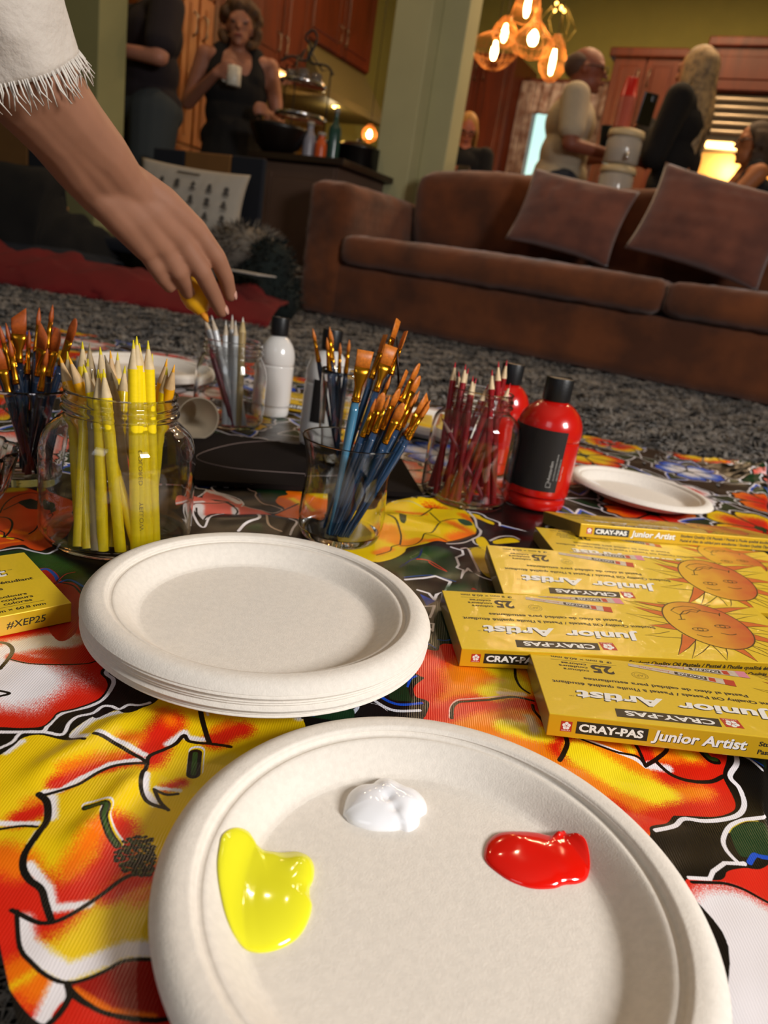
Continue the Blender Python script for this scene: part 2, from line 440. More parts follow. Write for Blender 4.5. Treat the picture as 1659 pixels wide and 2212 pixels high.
for pts, wb, wg in [([(440, 600), (540, 598), (530, 660), (560, 730), (600, 780)], 17, 8), ([(1000, 300), (990, 405)], 28, 11)]:
    line('A', [(x+8, y-14) for x, y in pts], wb+6, C_W); line('A', [(x+6, y-6) for x, y in pts], wb+2, C_Y); line('A', pts, wb); line('A', pts, wg, C_G2)
for i in range(150):
    a = rng.uniform(0, 2*PI); q = math.sqrt(rng.random())
    x = 720+q*130*math.cos(a); y = 830+q*100*math.sin(a)
    if x < 790: line('A', [(x-6, y), (x+6, y+rng.uniform(-5, 5))], 7, C_K)
for i in range(110):
    a = rng.uniform(0, 2*PI); q = math.sqrt(rng.random())
    x = 720+q*125*math.cos(a); y = 830+q*92*math.sin(a)
    if x < 790: line('A', [(x-7, y), (x+5, y+rng.uniform(-6, 6))], rng.uniform(2.5, 5), rng.choice([C_G2, (.20, .22, .07), (.10, .14, .07), (.33, .33, .12)]))
# upper left: red and white flower
F1 = fill('B', [(-200, 120), (0, 30), (440, -40), (700, -60), (900, 0), (960, 250), (990, 340), (990, 380), (900, 465), (950, 530), (962, 600), (900, 690), (800, 742), (650, 790), (520, 822), (470, 885), (375, 958), (200, 968), (0, 955), (-200, 960)], C_R)
for pts, r, col, st in [([(60, 500), (200, 560)], 96, C_W, 1.5), ([(250, 480), (330, 560)], 55, C_W, .9), ([(0, 700), (300, 780)], 45, C_W, .45), ([(150, 230), (400, 180), (600, 180)], 34, (.90, .86, .80), 1.4),
    ([(700, 180), (850, 120)], 32, (.80, .62, .48), .7), ([(30, 270), (30, 340)], 26, C_W, 1.3), ([(450, 30), (700, 20)], 24, C_R, .6), ([(600, 460), (750, 560)], 46, C_W, .35)]:
    air('B', pts, r, col, st, F1)
air('B', [(110, 320), (300, 360), (600, 372), (850, 340)], 16, C_R, 1.2, F1)
for pts, wd, col in [([(1035, 395), (950, 470), (1012, 525), (1008, 590), (930, 700), (800, 772), (560, 835), (430, 955), (380, 1005), (200, 1005), (-150, 995)], 9, C_W), ([(1340, 740), (1250, 765), (1150, 762), (1070, 805), (1000, 775), (920, 775), (830, 838), (700, 868), (620, 930), (560, 1030), (400, 1012), (200, 1010), (110, 1095), (0, 1145), (-100, 1190)], 8, C_W),
    ([(90, 345), (250, 385), (420, 397), (700, 397), (830, 382), (930, 330)], 4, C_K), ([(-50, 195), (60, 205), (112, 260), (80, 335), (0, 430)], 8, C_K), ([(0, 635), (85, 655), (0, 680)], 6, C_K),
    ([(1000, 380), (910, 468), (962, 532), (972, 600), (905, 700), (805, 750), (655, 798), (520, 830), (470, 892), (375, 965), (200, 975), (-100, 962)], 4, C_K)]:
    line('B', pts, wd, col, True)
# left middle: orange flower behind the box
E1 = fill('E', [(-300, 260), (0, 230), (150, 190), (400, 190), (600, 240), (900, 300), (1150, 400), (1150, 800), (1050, 1050), (800, 1160), (660, 1215), (500, 1170), (380, 1110), (200, 1125), (-300, 1140)], (0.80, 0.27, 0.07))
air('E', [(0, 240), (330, 210)], 16, C_Y, 1.3, E1); air('E', [(560, 1000), (760, 860), (900, 800)], 18, C_O, 1.2, E1); air('E', [(0, 960), (200, 1010)], 5, C_Y, 1.2, E1)
air('E', [(150, 880), (400, 930)], 12, C_O, 1.0, E1); air('E', [(0, 1080), (300, 1050)], 6, C_O, 1.0, E1)
fill('E', [(300, 430), (400, 390), (500, 365), (620, 400), (780, 420), (800, 540), (650, 540), (460, 525), (380, 480)], (.09, .14, .12))
for pts, wd in [([(-60, 250), (100, 190), (330, 185)], 3), ([(0, 580), (100, 420), (280, 310), (500, 265), (700, 295)], 2.5), ([(0, 650), (130, 680), (200, 760), (170, 880), (90, 970), (40, 985)], 4), ([(40, 985), (250, 1000), (380, 1045)], 4),
    ([(470, 940), (580, 860), (660, 750), (780, 730)], 3), ([(60, 540), (280, 440), (350, 400), (500, 365)], 2.5), ([(0, 880), (70, 920), (60, 985)], 3), ([(720, 560), (800, 640), (760, 720)], 2.5)]:
    line('E', pts, wd)
fill('E', [(-300, 1240), (0, 1225), (300, 1190), (480, 1215), (700, 1275), (850, 1290), (1250, 1500), (1400, 1560), (1600, 1700), (600, 1900), (-300, 1700)], C_G)
air('E', [(700, 1350), (1100, 1550)], 40, C_G2, 1.1)
line('E', [(-200, 1230), (0, 1200), (300, 1160), (450, 1190), (600, 1235), (760, 1265), (880, 1220), (1030, 1140)], 5, (.80, .78, .80))
fill('P', [(75, 1238), (100, 1228), (122, 1238), (135, 1258), (160, 1262), (175, 1280), (172, 1330), (160, 1370), (120, 1380), (80, 1300)], (0.66, 0.12, 0.08))
line('P', [(70, 1236), (100, 1230), (118, 1242), (124, 1256)], 7, (.12, .30, .62)); line('P', [(125, 1262), (150, 1255), (180, 1268)], 5, (.12, .30, .62))
line('P', [(124, 1258), (140, 1242), (162, 1236)], 5); line('P', [(126, 1256), (142, 1241), (162, 1236)], 2, (.8, .25, .2)); line('P', [(118, 1262), (135, 1262), (160, 1268), (176, 1285)], 4)
# behind the stack: pink flower and green leaves
fill('D', [(100, 265), (300, 290), (460, 325), (560, 330), (700, 360), (900, 410), (1040, 470), (1060, 500), (900, 485), (690, 478), (640, 480), (420, 478), (330, 520), (300, 550), (240, 480), (230, 400), (160, 360), (60, 360)], C_P)
D1 = tr('D', [(60, 250), (600, 300), (1070, 480), (1050, 510), (700, 490), (300, 560), (200, 420), (60, 360)], False)
air('D', [(260, 370), (250, 480), (300, 540)], 14, C_W, 1.4, D1); air('D', [(660, 400), (670, 470)], 10, C_W, 1.3, D1); air('D', [(60, 345), (300, 330)], 7, C_W, 1.0, D1)
fill('D', [(300, 290), (370, 195), (520, 240), (650, 290), (740, 340), (740, 370), (600, 330), (450, 310)], C_P); air('D', [(370, 210), (520, 250), (700, 340)], 9, C_W, 1.5); 
for pts, wd, col in [([(170, 380), (230, 350), (460, 345), (560, 340), (640, 380), (690, 430), (670, 480)], 4, C_K), ([(200, 380), (190, 460), (240, 570), (315, 620), (370, 540), (450, 490), (530, 470)], 5, C_W), ([(230, 400), (240, 480), (300, 555), (360, 500), (440, 475), (650, 478)], 4, C_K),
    ([(180, 135), (240, 180), (340, 195), (300, 240), (250, 275)], 4, C_W), ([(560, 165), (480, 150), (400, 165), (440, 210), (560, 245), (700, 300), (755, 350), (740, 375)], 4, C_W), ([(440, 320), (560, 330), (650, 375)], 4, C_K),
    ([(780, 165), (830, 200), (900, 225), (890, 265), (940, 330), (1000, 360), (1080, 375), (1190, 420), (1090, 460), (960, 430), (850, 400), (740, 365)], 4, (.75, .64, .58)), ([(920, 490), (930, 545), (830, 570), (760, 600), (700, 660)], 7, C_W),
    ([(1010, 510), (1030, 590), (1100, 640), (1180, 670)], 5, (.7, .6, .5)), ([(1270, 545), (1350, 580), (1310, 640), (1280, 700)], 5, C_W)]:
    line('D', pts, wd, col)
fill('D', [(900, 190), (1000, 175), (1240, 190), (1240, 240), (1130, 300), (1110, 335), (1010, 330), (940, 290)], C_G); line('D', [(930, 230), (950, 290), (1010, 330), (1110, 340)], 3, (.06, .16, .4))
D2 = fill('D', [(1120, 310), (1160, 270), (1250, 250), (1240, 205), (1400, 190), (1659, 150), (1659, 560), (1500, 580), (1330, 540), (1200, 530), (1100, 500), (1190, 440), (1210, 400), (1130, 350)], C_O)
air('D', [(1500, 220), (1659, 260)], 26, C_Y, 1.3, D2); air('D', [(1300, 300), (1500, 420)], 14, C_Y, .8, D2); line('D', [(1080, 490), (1250, 410), (1370, 355)], 4)
fill('D', [(780, 640), (850, 600), (950, 590), (960, 650), (1000, 660)], C_G); fill('D', [(200, 130), (420, 130), (340, 180)], (.05, .14, .4))
# right of the tumbler: yellow flower, green leaves
Y2 = fill('C', [(250, 250), (330, 195), (450, 175), (560, 190), (650, 240), (720, 245), (900, 250), (1010, 255), (1065, 330), (1112, 420), (1100, 478), (1000, 520), (860, 550), (750, 560), (640, 590), (500, 600), (470, 640), (380, 692), (260, 724), (180, 720), (-100, 700), (-100, 300)], C_Y)
for pts, r, col, st in [([(250, 480), (330, 420), (380, 520)], 34, (.95, .58, .10), 1.1), ([(460, 560), (600, 540)], 22, (.95, .55, .10), 1.2), ([(900, 380), (1070, 470), (900, 520)], 26, C_O, .9), ([(700, 560), (830, 540)], 14, C_O, 1.0),
    ([(1000, 300), (1060, 350)], 18, C_O, .9), ([(230, 640), (330, 600)], 18, (.95, .50, .10), 1.0), ([(420, 280), (640, 290)], 14, C_O, .8)]:
    air('C', pts, r, col, st, Y2)
fill('C', [(420, 310), (480, 315), (485, 350), (470, 390), (430, 370)], C_G)
for pts, wd, col in [([(320, 318), (400, 370), (440, 480), (432, 565)], 4, C_K), ([(300, 300), (480, 320), (600, 320), (650, 290), (720, 245)], 3, C_K), ([(440, 575), (550, 580), (620, 540), (650, 480), (720, 470), (780, 400), (782, 370), (700, 278)], 3, C_K),
    ([(782, 372), (880, 345), (960, 345), (1080, 392)], 2.5, C_K), ([(220, 660), (340, 622), (360, 580), (430, 562)], 3, C_K), ([(650, 482), (780, 520), (860, 548)], 3, C_K), ([(860, 548), (1000, 515), (1100, 475)], 3, C_K),
    ([(1040, 262), (1100, 330), (1120, 400), (1155, 440), (1135, 490), (1080, 520)], 6, (.82, .78, .76)), ([(380, 200), (450, 190), (640, 240)], 3, (.75, .70, .5)), ([(700, 245), (760, 240)], 2, C_K),
    ([(850, 565), (1000, 545), (1080, 520)], 4, (.8, .74, .7)), ([(1080, 520), (1110, 560), (1200, 590)], 5, (.82, .78, .76)), ([(1240, 530), (1330, 490), (1440, 490), (1500, 520)], 6, (.82, .78, .76))]:
    line('C', pts, wd, col)
fill('C', [(945, 345), (1000, 340), (1060, 360), (1080, 390), (1010, 392)], (.12, .30, .20))
fill('C', [(1110, 520), (1180, 500), (1250, 600), (1230, 640), (1150, 590)], C_Y); fill('C', [(1060, 610), (1200, 620), (1270, 850), (1180, 830), (1120, 740)], (.80, .66, .12)); fill('C', [(1270, 530), (1420, 505), (1500, 545), (1300, 560)], C_Y)
line('C', [(980, 600), (1040, 600), (1090, 700), (1140, 810)], 5, (.82, .74, .70)); line('C', [(1040, 600), (1180, 590), (1240, 640)], 3, (.8, .7, .3))
GL = fill('C', [(280, 750), (480, 662), (600, 622), (800, 600), (900, 640), (935, 720), (972, 820), (930, 892), (880, 880), (800, 850), (700, 842), (480, 862), (380, 810)], C_G)
air('C', [(450, 700), (640, 680), (850, 650)], 20, C_G2, .8, GL)
line('C', [(470, 862), (700, 838), (830, 862), (930, 888)], 4, (.10, .26, .55)); line('C', [(430, 770), (520, 715), (600, 690), (620, 640)], 4, (.08, .14, .35))
line('C', [(580, 708), (700, 716), (780, 755), (850, 805)], 3, (.80, .22, .16)); line('C', [(690, 724), (780, 775), (850, 806)], 3.5, (.80, .22, .16))
line('C', [(890, 590), (990, 615), (1000, 650), (935, 680), (960, 745), (940, 770), (1000, 790), (985, 860), (1040, 775), (1080, 820), (1180, 860), (1260, 885)], 5.5, C_W, False)
line('C', [(480, 882), (640, 865), (750, 845), (885, 890), (840, 985), (760, 1010), (740, 1060), (690, 1000), (590, 975)], 7, C_W, False)
fill('C', [(960, 900), (1040, 800), (1180, 875), (1265, 900), (1400, 1000), (1400, 1300), (1000, 1420), (760, 1430), (740, 1200), (780, 1050), (860, 960)], (.05, .15, .09)); 
air('C', [(900, 960), (1100, 920)], 26, (.08, .26, .14), 1.0); fill('C', [(780, 1010), (830, 990), (880, 1040), (830, 1100), (760, 1090)], C_K)
fill('C', [(1070, 960), (1090, 950), (1120, 968)], C_R); fill('C', [(610, 1010), (750, 1070), (670, 1110)], C_B, False)
line('C', [(660, 1115), (740, 1110), (720, 1170), (700, 1215)], 6, C_W, False); line('C', [(690, 1270), (735, 1270), (725, 1335), (700, 1310)], 5, C_W, False)
fill('C', [(660, 1440), (700, 1370), (760, 1420), (750, 1480)], C_G); line('C', [(650, 1450), (700, 1455), (750, 1485)], 4, C_B); line('C', [(770, 1410), (830, 1420), (900, 1410)], 3, (.10, .28, .6))
# right: red, orange and yellow flower
O1 = fill('P', [(893, 1440), (905, 1425), (914, 1402), (945, 1404), (953, 1391), (985, 1390), (1150, 1400), (1350, 1500), (1540, 1590), (1560, 1630), (1563, 1660), (1557, 1688), (1577, 1718), (1588, 1740), (1580, 1755), (1540, 1765), (1470, 1762), (1455, 1762), (1440, 1778), (1405, 1786), (1380, 1810), (1150, 1760), (900, 1650), (916, 1550), (918, 1527), (896, 1503), (891, 1480), (909, 1463), (893, 1452)], (0.94, 0.50, 0.05))
for pts, r, col, st in [([(910, 1480), (905, 1430), (960, 1400), (1000, 1400)], 60, C_R, 1.15), ([(925, 1560), (905, 1490)], 50, C_R, 1.0), ([(960, 1545), (1000, 1530), (1090, 1518), (1160, 1525)], 42, C_R, 1.25),
    ([(1195, 1590), (1215, 1630)], 38, C_R, 1.3), ([(1060, 1430), (1120, 1480), (1060, 1500)], 42, C_YL, 1.1), ([(1090, 1580), (1170, 1600)], 32, C_YL, 1.3), ([(1250, 1640), (1350, 1690), (1430, 1720)], 44, C_YL, 1.4),
    ([(1420, 1775), (1470, 1760), (1560, 1755), (1585, 1735), (1560, 1700)], 40, C_R, 1.25), ([(1400, 1790), (1330, 1740)], 34, C_R, .8), ([(1440, 1680), (1540, 1690), (1558, 1640)], 34, C_R, 1.2), ([(1395, 1655), (1370, 1620), (1340, 1600)], 24, C_R, 1.1),
    ([(1425, 1625), (1480, 1650)], 22, C_YL, 1.0), ([(1310, 1600), (1360, 1640)], 14, C_YL, .8), ([(1140, 1560), (1150, 1590)], 18, (.85, .75, .6), 1.0), ([(1400, 1665), (1440, 1672)], 12, C_W, 1.2), ([(1080, 1500), (1130, 1500)], 12, (.95, .85, .75), 1.0)]:
    air('P', pts, r, col, st, O1)
line('G', [(40, 1190), (45, 1110), (100, 1050), (200, 1040), (350, 1025), (500, 1000)], 5, (.92, .72, .68))
for z, pts, wd, col in [('G', [(55, 1195), (62, 1110), (110, 1068), (200, 1062), (350, 1048), (500, 1016), (600, 1012), (720, 1040)], 8, C_K), ('G', [(575, 775), (580, 850), (620, 920), (690, 970)], 6, C_K), ('G', [(715, 1080), (725, 1140), (770, 1220), (815, 1300)], 7, C_K),
    ('G', [(890, 1315), (950, 1360), (985, 1430), (960, 1500), (930, 1545)], 10, C_K), ('F', [(35, 0), (200, 55), (430, 135), (600, 190), (690, 240)], 9, C_W), ('F', [(60, 0), (250, 78), (450, 145), (620, 180), (690, 240)], 5, C_K),
    ('F', [(470, 0), (600, 110), (690, 235)], 7, C_K), ('F', [(690, 235), (780, 195), (845, 140), (790, 50)], 8, C_K), ('F', [(770, 215), (900, 300), (1050, 350), (1200, 355), (1290, 325), (1330, 320)], 8, C_K),
    ('F', [(1375, 140), (1392, 240), (1345, 325), (1425, 400), (1470, 500), (1430, 580), (1300, 618), (1150, 628), (1000, 610), (930, 665), (780, 702)], 10, C_W)]:
    line(z, pts, wd, col)
line('F', [(1000, 70), (1100, 150), (1180, 215), (1230, 225)], 18); line('F', [(1000, 60), (1100, 140), (1180, 205), (1225, 215)], 11, C_G2)
fill('F', [(1290, 60), (1560, 100), (1640, 240), (1500, 200), (1330, 140)], (.05, .26, .16)); line('F', [(1320, 135), (1500, 195), (1600, 240)], 5, C_B); line('F', [(1370, 165), (1480, 195), (1600, 275)], 7, C_W)
fill('F', [(1370, 690), (1480, 650), (1600, 640), (1659, 700), (1720, 900), (1560, 900), (1450, 900), (1390, 800)], (.06, .22, .12)); line('F', [(1659, 600), (1560, 612), (1460, 625), (1360, 670), (1310, 770), (1340, 860), (1425, 950), (1475, 955)], 9, C_W)
line('F', [(1580, 632), (1480, 635), (1390, 675), (1355, 720)], 2, (.8, .7, .2)); line('F', [(1515, 950), (1555, 890), (1600, 900), (1659, 910)], 11, C_B); fill('F', [(1540, 985), (1570, 920), (1610, 920), (1600, 990)], C_K)
F2 = fill('F', [(1290, 1085), (1345, 1020), (1480, 992), (1600, 995), (1800, 940), (2100, 1300), (1900, 2600), (1300, 2600), (1350, 1600), (1000, 1120)], (.86, .16, .10))
air('F', [(1500, 1500), (1560, 2000), (1500, 2400)], 120, C_W, 2.2, F2); air('F', [(1450, 1380), (1700, 1500)], 60, C_W, .9, F2)
line('F', [(1060, 1110), (1290, 1108), (1450, 1148), (1600, 1220), (1800, 1330)], 7); line('F', [(1040, 1078), (1205, 1078), (1230, 1020), (1320, 955), (1475, 962)], 9, C_W, False)
# between the plates: green leaf, blue edge
fill('H', [(-900, 100), (590, 190), (800, 330), (1000, 360), (1120, 350), (1000, 200), (1100, 50), (600, -100), (-700, -100)], C_G)
fill('H', [(450, 220), (560, 215), (700, 340), (820, 420), (1000, 450), (1150, 460), (1100, 520), (900, 510), (350, 500), (300, 280)], C_K)
line('H', [(590, 205), (700, 310), (820, 375), (950, 400), (1160, 392)], 9, C_B); line('H', [(1100, 60), (1030, 100), (1000, 185)], 6, C_B)
line('H', [(500, 235), (600, 340), (740, 430), (880, 470), (1140, 480)], 9, (.85, .85, .88)); line('H', [(560, 380), (650, 400), (760, 470)], 1.5, C_W)
line('H', [(285, 290), (340, 360), (400, 380), (395, 440), (350, 500)], 9, (.8, .82, .88)); line('H', [(1165, 80), (1060, 160), (1040, 230), (1080, 320), (1220, 390), (1180, 540)], 11)
fill('I', [(1270, 90), (1420, 120), (1900, 60), (2000, 300), (1500, 290), (1410, 260), (1330, 170)], C_G); line('I', [(1420, 262), (1480, 258), (1530, 272)], 7, C_B); line('I', [(1300, 110), (1350, 130), (1390, 200)], 3, C_B)
line('I', [(1250, 95), (1340, 160), (1400, 250), (1400, 300)], 7); fill('I', [(200, 20), (500, 80), (460, 135), (300, 110)], (.05, .09, .16))

def canvas_image(c, nm):
    im = bpy.data.images.new(nm, c.w, c.h); a = np.ones((c.h, c.w, 4), np.float32); a[..., :3] = np.clip(c.img, 0, 1)
    im.pixels.foreach_set(a.ravel()); im.update(); im.pack(); return im
m = bpy.data.materials.new('printed_oilcloth'); m.use_nodes = True; nt = m.node_tree; N = nt.nodes; L = nt.links; b = N['Principled BSDF']
uv = N.new('ShaderNodeUVMap'); uv.uv_map = 'rest'; outs = []
for c in CAN:
    mp = N.new('ShaderNodeMapping'); sx = 1/(c.w*c.res); sy = 1/(c.h*c.res)
    mp.inputs['Scale'].default_value = (sx, sy, 1); mp.inputs['Location'].default_value = (-c.x0*sx, -c.y0*sy, 0)
    ti = N.new('ShaderNodeTexImage'); ti.image = canvas_image(c, 'floral_print'); ti.extension = 'EXTEND'
    L.new(uv.outputs[0], mp.inputs[0]); L.new(mp.outputs[0], ti.inputs[0]); outs.append(ti)
sp = N.new('ShaderNodeSeparateXYZ'); gt = N.new('ShaderNodeMath'); gt.operation = 'GREATER_THAN'; gt.inputs[1].default_value = 0.79
gx = N.new('ShaderNodeMath'); gx.operation = 'GREATER_THAN'; gx.inputs[1].default_value = 0.455; gl = N.new('ShaderNodeMath'); gl.operation = 'LESS_THAN'; gl.inputs[1].default_value = -.495
mx1 = N.new('ShaderNodeMath'); mx1.operation = 'MAXIMUM'; mx2 = N.new('ShaderNodeMath'); mx2.operation = 'MAXIMUM'
mix = N.new('ShaderNodeMix'); mix.data_type = 'RGBA'
L.new(uv.outputs[0], sp.inputs[0]); L.new(sp.outputs['Y'], gt.inputs[0]); L.new(sp.outputs['X'], gx.inputs[0]); L.new(sp.outputs['X'], gl.inputs[0])
L.new(gt.outputs[0], mx1.inputs[0]); L.new(gx.outputs[0], mx1.inputs[1]); L.new(mx1.outputs[0], mx2.inputs[0]); L.new(gl.outputs[0], mx2.inputs[1])
L.new(mx2.outputs[0], mix.inputs['Factor']); L.new(outs[0].outputs[0], mix.inputs['A']); L.new(outs[1].outputs[0], mix.inputs['B'])
gn = N.new('ShaderNodeTexNoise'); gn.inputs['Scale'].default_value = 900; tco = N.new('ShaderNodeTexCoord'); L.new(tco.outputs['Object'], gn.inputs['Vector'])
L.new(mix.outputs['Result'], b.inputs['Base Color'])
b.inputs['Roughness'].default_value = 0.24; b.inputs['Specular IOR Level'].default_value = 0.38
wv = N.new('ShaderNodeTexWave'); wv.inputs['Scale'].default_value = 210; wv.inputs['Distortion'].default_value = 1.5; wv.bands_direction = 'X'
bp = N.new('ShaderNodeBump'); bp.inputs['Strength'].default_value = 0.18; bp.inputs['Distance'].default_value = 0.0006
L.new(tco.outputs['Object'], wv.inputs['Vector']); L.new(wv.outputs['Fac'], bp.inputs['Height']); L.new(bp.outputs['Normal'], b.inputs['Normal'])
M_CLOTH = m
del CAN

def interp_poly(P, t):
    P = np.array(P, float); d = np.r_[0, np.cumsum(np.hypot(*np.diff(P, axis=0).T))]; d /= d[-1]
    return np.stack([np.interp(t, d, P[:, 0]), np.interp(t, d, P[:, 1])], -1)
LP = [(-.03, .10), (-.105, .19), (-.14, .235), (-.45, .55), (-.72, .85), (-.95, 1.25), (-1.0, 1.93)]
RP = [(.135, .10), (.215, .262), (.243, .328), (.272, .42), (.405, .72), (.60, 1.13), (.76, 1.50)]
def ridge(x, y, a, b, h, s):
    ax, ay = a; bx, by = b; dx, dy = bx-ax, by-ay; L2 = dx*dx+dy*dy
    t = np.clip(((x-ax)*dx+(y-ay)*dy)/L2, 0, 1); d = np.hypot(x-ax-t*dx, y-ay-t*dy)
    return h*np.exp(-(d/s)**2)*np.minimum(1, np.minimum(t, 1-t)*4+.15)
def g2(x, y): p = G(x, y); return (p.x, p.y)
def cloth_h(x, y):
    z = 0
    for a, b_, h, s in [((42, 1700), (304, 1542), .0045, .009), ((139, 1850), (315, 1665), .004, .007), ((230, 1640), (480, 1480), .003, .008), ((60, 1900), (330, 1600), .002, .02),
                        ((860, 1090), (1000, 1075), .006, .015), ((820, 1110), (1010, 1160), .005, .02), ((420, 1128), (620, 1120), .004, .014), ((890, 1210), (950, 1160), .004, .012), ((560, 1140), (760, 1110), .002, .02)]:
        z = z+ridge(x, y, g2(*a), g2(*b_), h, s)
    z = z+.009*np.exp(-(((x-.2)/.11)**2+((y-.425)/.03)**2))*(x > 0)
    z = z+.0012*noise2(x, y, .10, 3)+.0008*noise2(x, y, .05, 5)
    cx, cy = .735, 1.42
    q = np.exp(-(((x-cx)/.09)**2+((y-cy)/.13)**2)); z = z+q*(.020+.014*noise2(x, y, .05, 8)+.008*noise2(x, y, .02, 9))
    return z
nt_, ns_ = 520, 380
T = np.linspace(0, 1, nt_)**1.35; Lc = interp_poly(LP, T); Rc = interp_poly(RP, T)
drop = np.array([0, .004, .009, .015, .022, .03, .04])
V = []; UVs = []
sgrid = np.linspace(0, 1, ns_)
X = Lc[:, None, 0]*(1-sgrid)+Rc[:, None, 0]*sgrid; Y = Lc[:, None, 1]*(1-sgrid)+Rc[:, None, 1]*sgrid
Zz = cloth_h(X, Y)
dr = []   # right edge rolls over and hangs down
for i in range(nt_):
    u = np.array([Rc[i, 0]-Lc[i, 0], Rc[i, 1]-Lc[i, 1]]); nrm = np.array([.92, -.40])
    row = []
    for k_, s_ in enumerate(drop[1:]):
        a = min(1.45, s_/.012*1.1); off = .010*math.sin(a); dz = -.010*(1-math.cos(a))-max(0, s_-.016)*1.0
        wob = .002*math.sin(i*.11+k_*.3)
        row.append((Rc[i, 0]+nrm[0]*(off+wob), Rc[i, 1]+nrm[1]*(off+wob), dz+Zz[i, -1]*max(0, 1-k_/3), Rc[i, 0]+nrm[0]*s_, Rc[i, 1]+nrm[1]*s_))
    dr.append(row)
dr = np.array(dr)
Xa = np.hstack([X, dr[:, :, 0]]); Ya = np.hstack([Y, dr[:, :, 1]]); Za = np.hstack([Zz, dr[:, :, 2]])
Ua = np.hstack([X, dr[:, :, 3]]); Va = np.hstack([Y, dr[:, :, 4]])
nc = Xa.shape[1]
V = np.stack([Xa, Ya, Za], -1).reshape(-1, 3)
ii, jj = np.meshgrid(np.arange(nt_-1), np.arange(nc-1), indexing='ij'); q = (ii*nc+jj).ravel()
F = np.stack([q, q+1, q+nc+1, q+nc], 1)
me = bpy.data.meshes.new('floral_oilcloth'); me.from_pydata(V.tolist(), [], F.tolist()); me.update()
ul = me.uv_layers.new(name='rest'); li = np.zeros(len(me.loops), np.int32); me.loops.foreach_get('vertex_index', li)
UU = np.stack([Ua, Va], -1).reshape(-1, 2); ul.data.foreach_set('uv', UU[li].ravel().astype(np.float32))
cloth = link('floral_oilcloth', me, M_CLOTH)
setprops(cloth, 'glossy oilcloth printed with big yellow, red and orange flowers on black, spread over the rug', 'tablecloth')
# ------------------------------------------------------------------ moulded pulp plates
M_PULP = mat('moulded_pulp', '#E3DBD0', rough=0.8, var=0.035, vscale=260, bump=0.35, bscale=900, bdist=0.0006)
PR = [(0, .0026), (.06, .0026), (.083, .0026), (.0880, .0032), (.0915, .0055), (.0985, .0125), (.1030, .0163), (.1052, .0172), (.1066, .0168), (.1085, .0172), (.1098, .0198),
      (.1112, .0212), (.1135, .0216), (.1165, .0217), (.1195, .0212), (.1225, .0198), (.1250, .0177), (.1270, .0153)]
def plate_top(r):
    return float(np.interp(r, [p[0] for p in PR], [p[1] for p in PR]))
def plate_mesh(name, parent, k=1.0):
    top = smooth_prof(PR, 5); th = .0009
    bot = [(max(0.00001, r-(th if r > .11 else 0)), max(0.0, z-th-(.0008 if r < .09 else 0))) for r, z in top][::-1]
    prof = [(.0003, .0026)]+[p for p in top if p[0] > .001]+[p for p in bot if p[0] > .001]+[(.0003, .0006)]
    return lathe(name, [(r*k, z*k) for r, z in prof], M_PULP, parent, 160, True, True)
PLC = (.0519, .2653)
near_plate = plate_mesh('pulp_plate', None); near_plate.location = (*PLC, .0005)
setprops(near_plate, 'cream pulp plate nearest the camera, holding white, red and yellow paint', 'plate')
STC = (-.0795, .4922); NST = 10
pos_lbl = {0: 'empty cream pulp plate on top of the stack', NST-1: 'lowest cream pulp plate of the stack, lying on the oilcloth'}
for i in range(NST):
    o = near_plate.copy(); COL.objects.link(o); j = NST-1-i
    o.location = (STC[0]+rng.uniform(-.0012, .0012)*(j > 0), STC[1]+rng.uniform(-.0012, .0012)*(j > 0), .0005+.00172*i); o.rotation_euler.z = i*1.3; kk = 1+rng.uniform(-.0012, .0012)*(j > 0); o.scale = (kk, kk, 1)
    o['label'] = pos_lbl.get(j, 'cream pulp plate inside the stack, only its rim edge showing'); o['category'] = 'plate'; o['group'] = 'stack of pulp plates behind the front plate'
# ------------------------------------------------------------------ dabs of paint
def dab(name, z, pts, h, col, label, lumps):
    W = [G(ZF_[z][0]+x/ZF_[z][2], ZF_[z][1]+y/ZF_[z][2], .004+h*.15) for x, y in pts]; W = catmull(W, 6, True)
    c = sum((Vector(p) for p in W), Vector())/len(W); n = len(W); V = []; F = []; K = 22
    for i in range(K+1):
        t = i/K; tt = 1-(1-t)**1.6
        for p in W:
            x = c.x+(p.x-c.x)*tt; y = c.y+(p.y-c.y)*tt; base = plate_top(math.hypot(x-PLC[0], y-PLC[1]))+.0004
            e = max(0.0, 1-tt**5)**.42
            lump = sum(a*math.exp(-(((x-lx)**2+(y-ly)**2)/s**2)) for lx, ly, a, s in [(c.x+u*.03, c.y+v*.03, a_, s_) for u, v, a_, s_ in lumps])
            V.append((x, y, base+h*e*(.62+.38*(1-tt**2))+lump*e))
    for i in range(K):
        for k in range(n): F.append((i*n+k, i*n+(k+1) % n, (i+1)*n+(k+1) % n, (i+1)*n+k))
    b = len(V)
    for i in range(K+1):
        tt = i/K*.995
        for p in W:
            x = c.x+(p.x-c.x)*tt; y = c.y+(p.y-c.y)*tt; V.append((x, y, plate_top(math.hypot(x-PLC[0], y-PLC[1]))+.0002))
    for i in range(K):
        for k in range(n): F.append((b+i*n+k, b+(i+1)*n+k, b+(i+1)*n+(k+1) % n, b+i*n+(k+1) % n))
    for k in range(n): F.append((K*n+k, K*n+(k+1) % n, b+K*n+(k+1) % n, b+K*n+k))
    me = mat('paint_'+col[1:], col, rough=0.10, coat=0.3)
    o = mesh_np(name, V, F, me); o.data.update()
    
    return setprops(o, label, 'paint')
ZF_['R2'] = (700, 1500, 1.73)
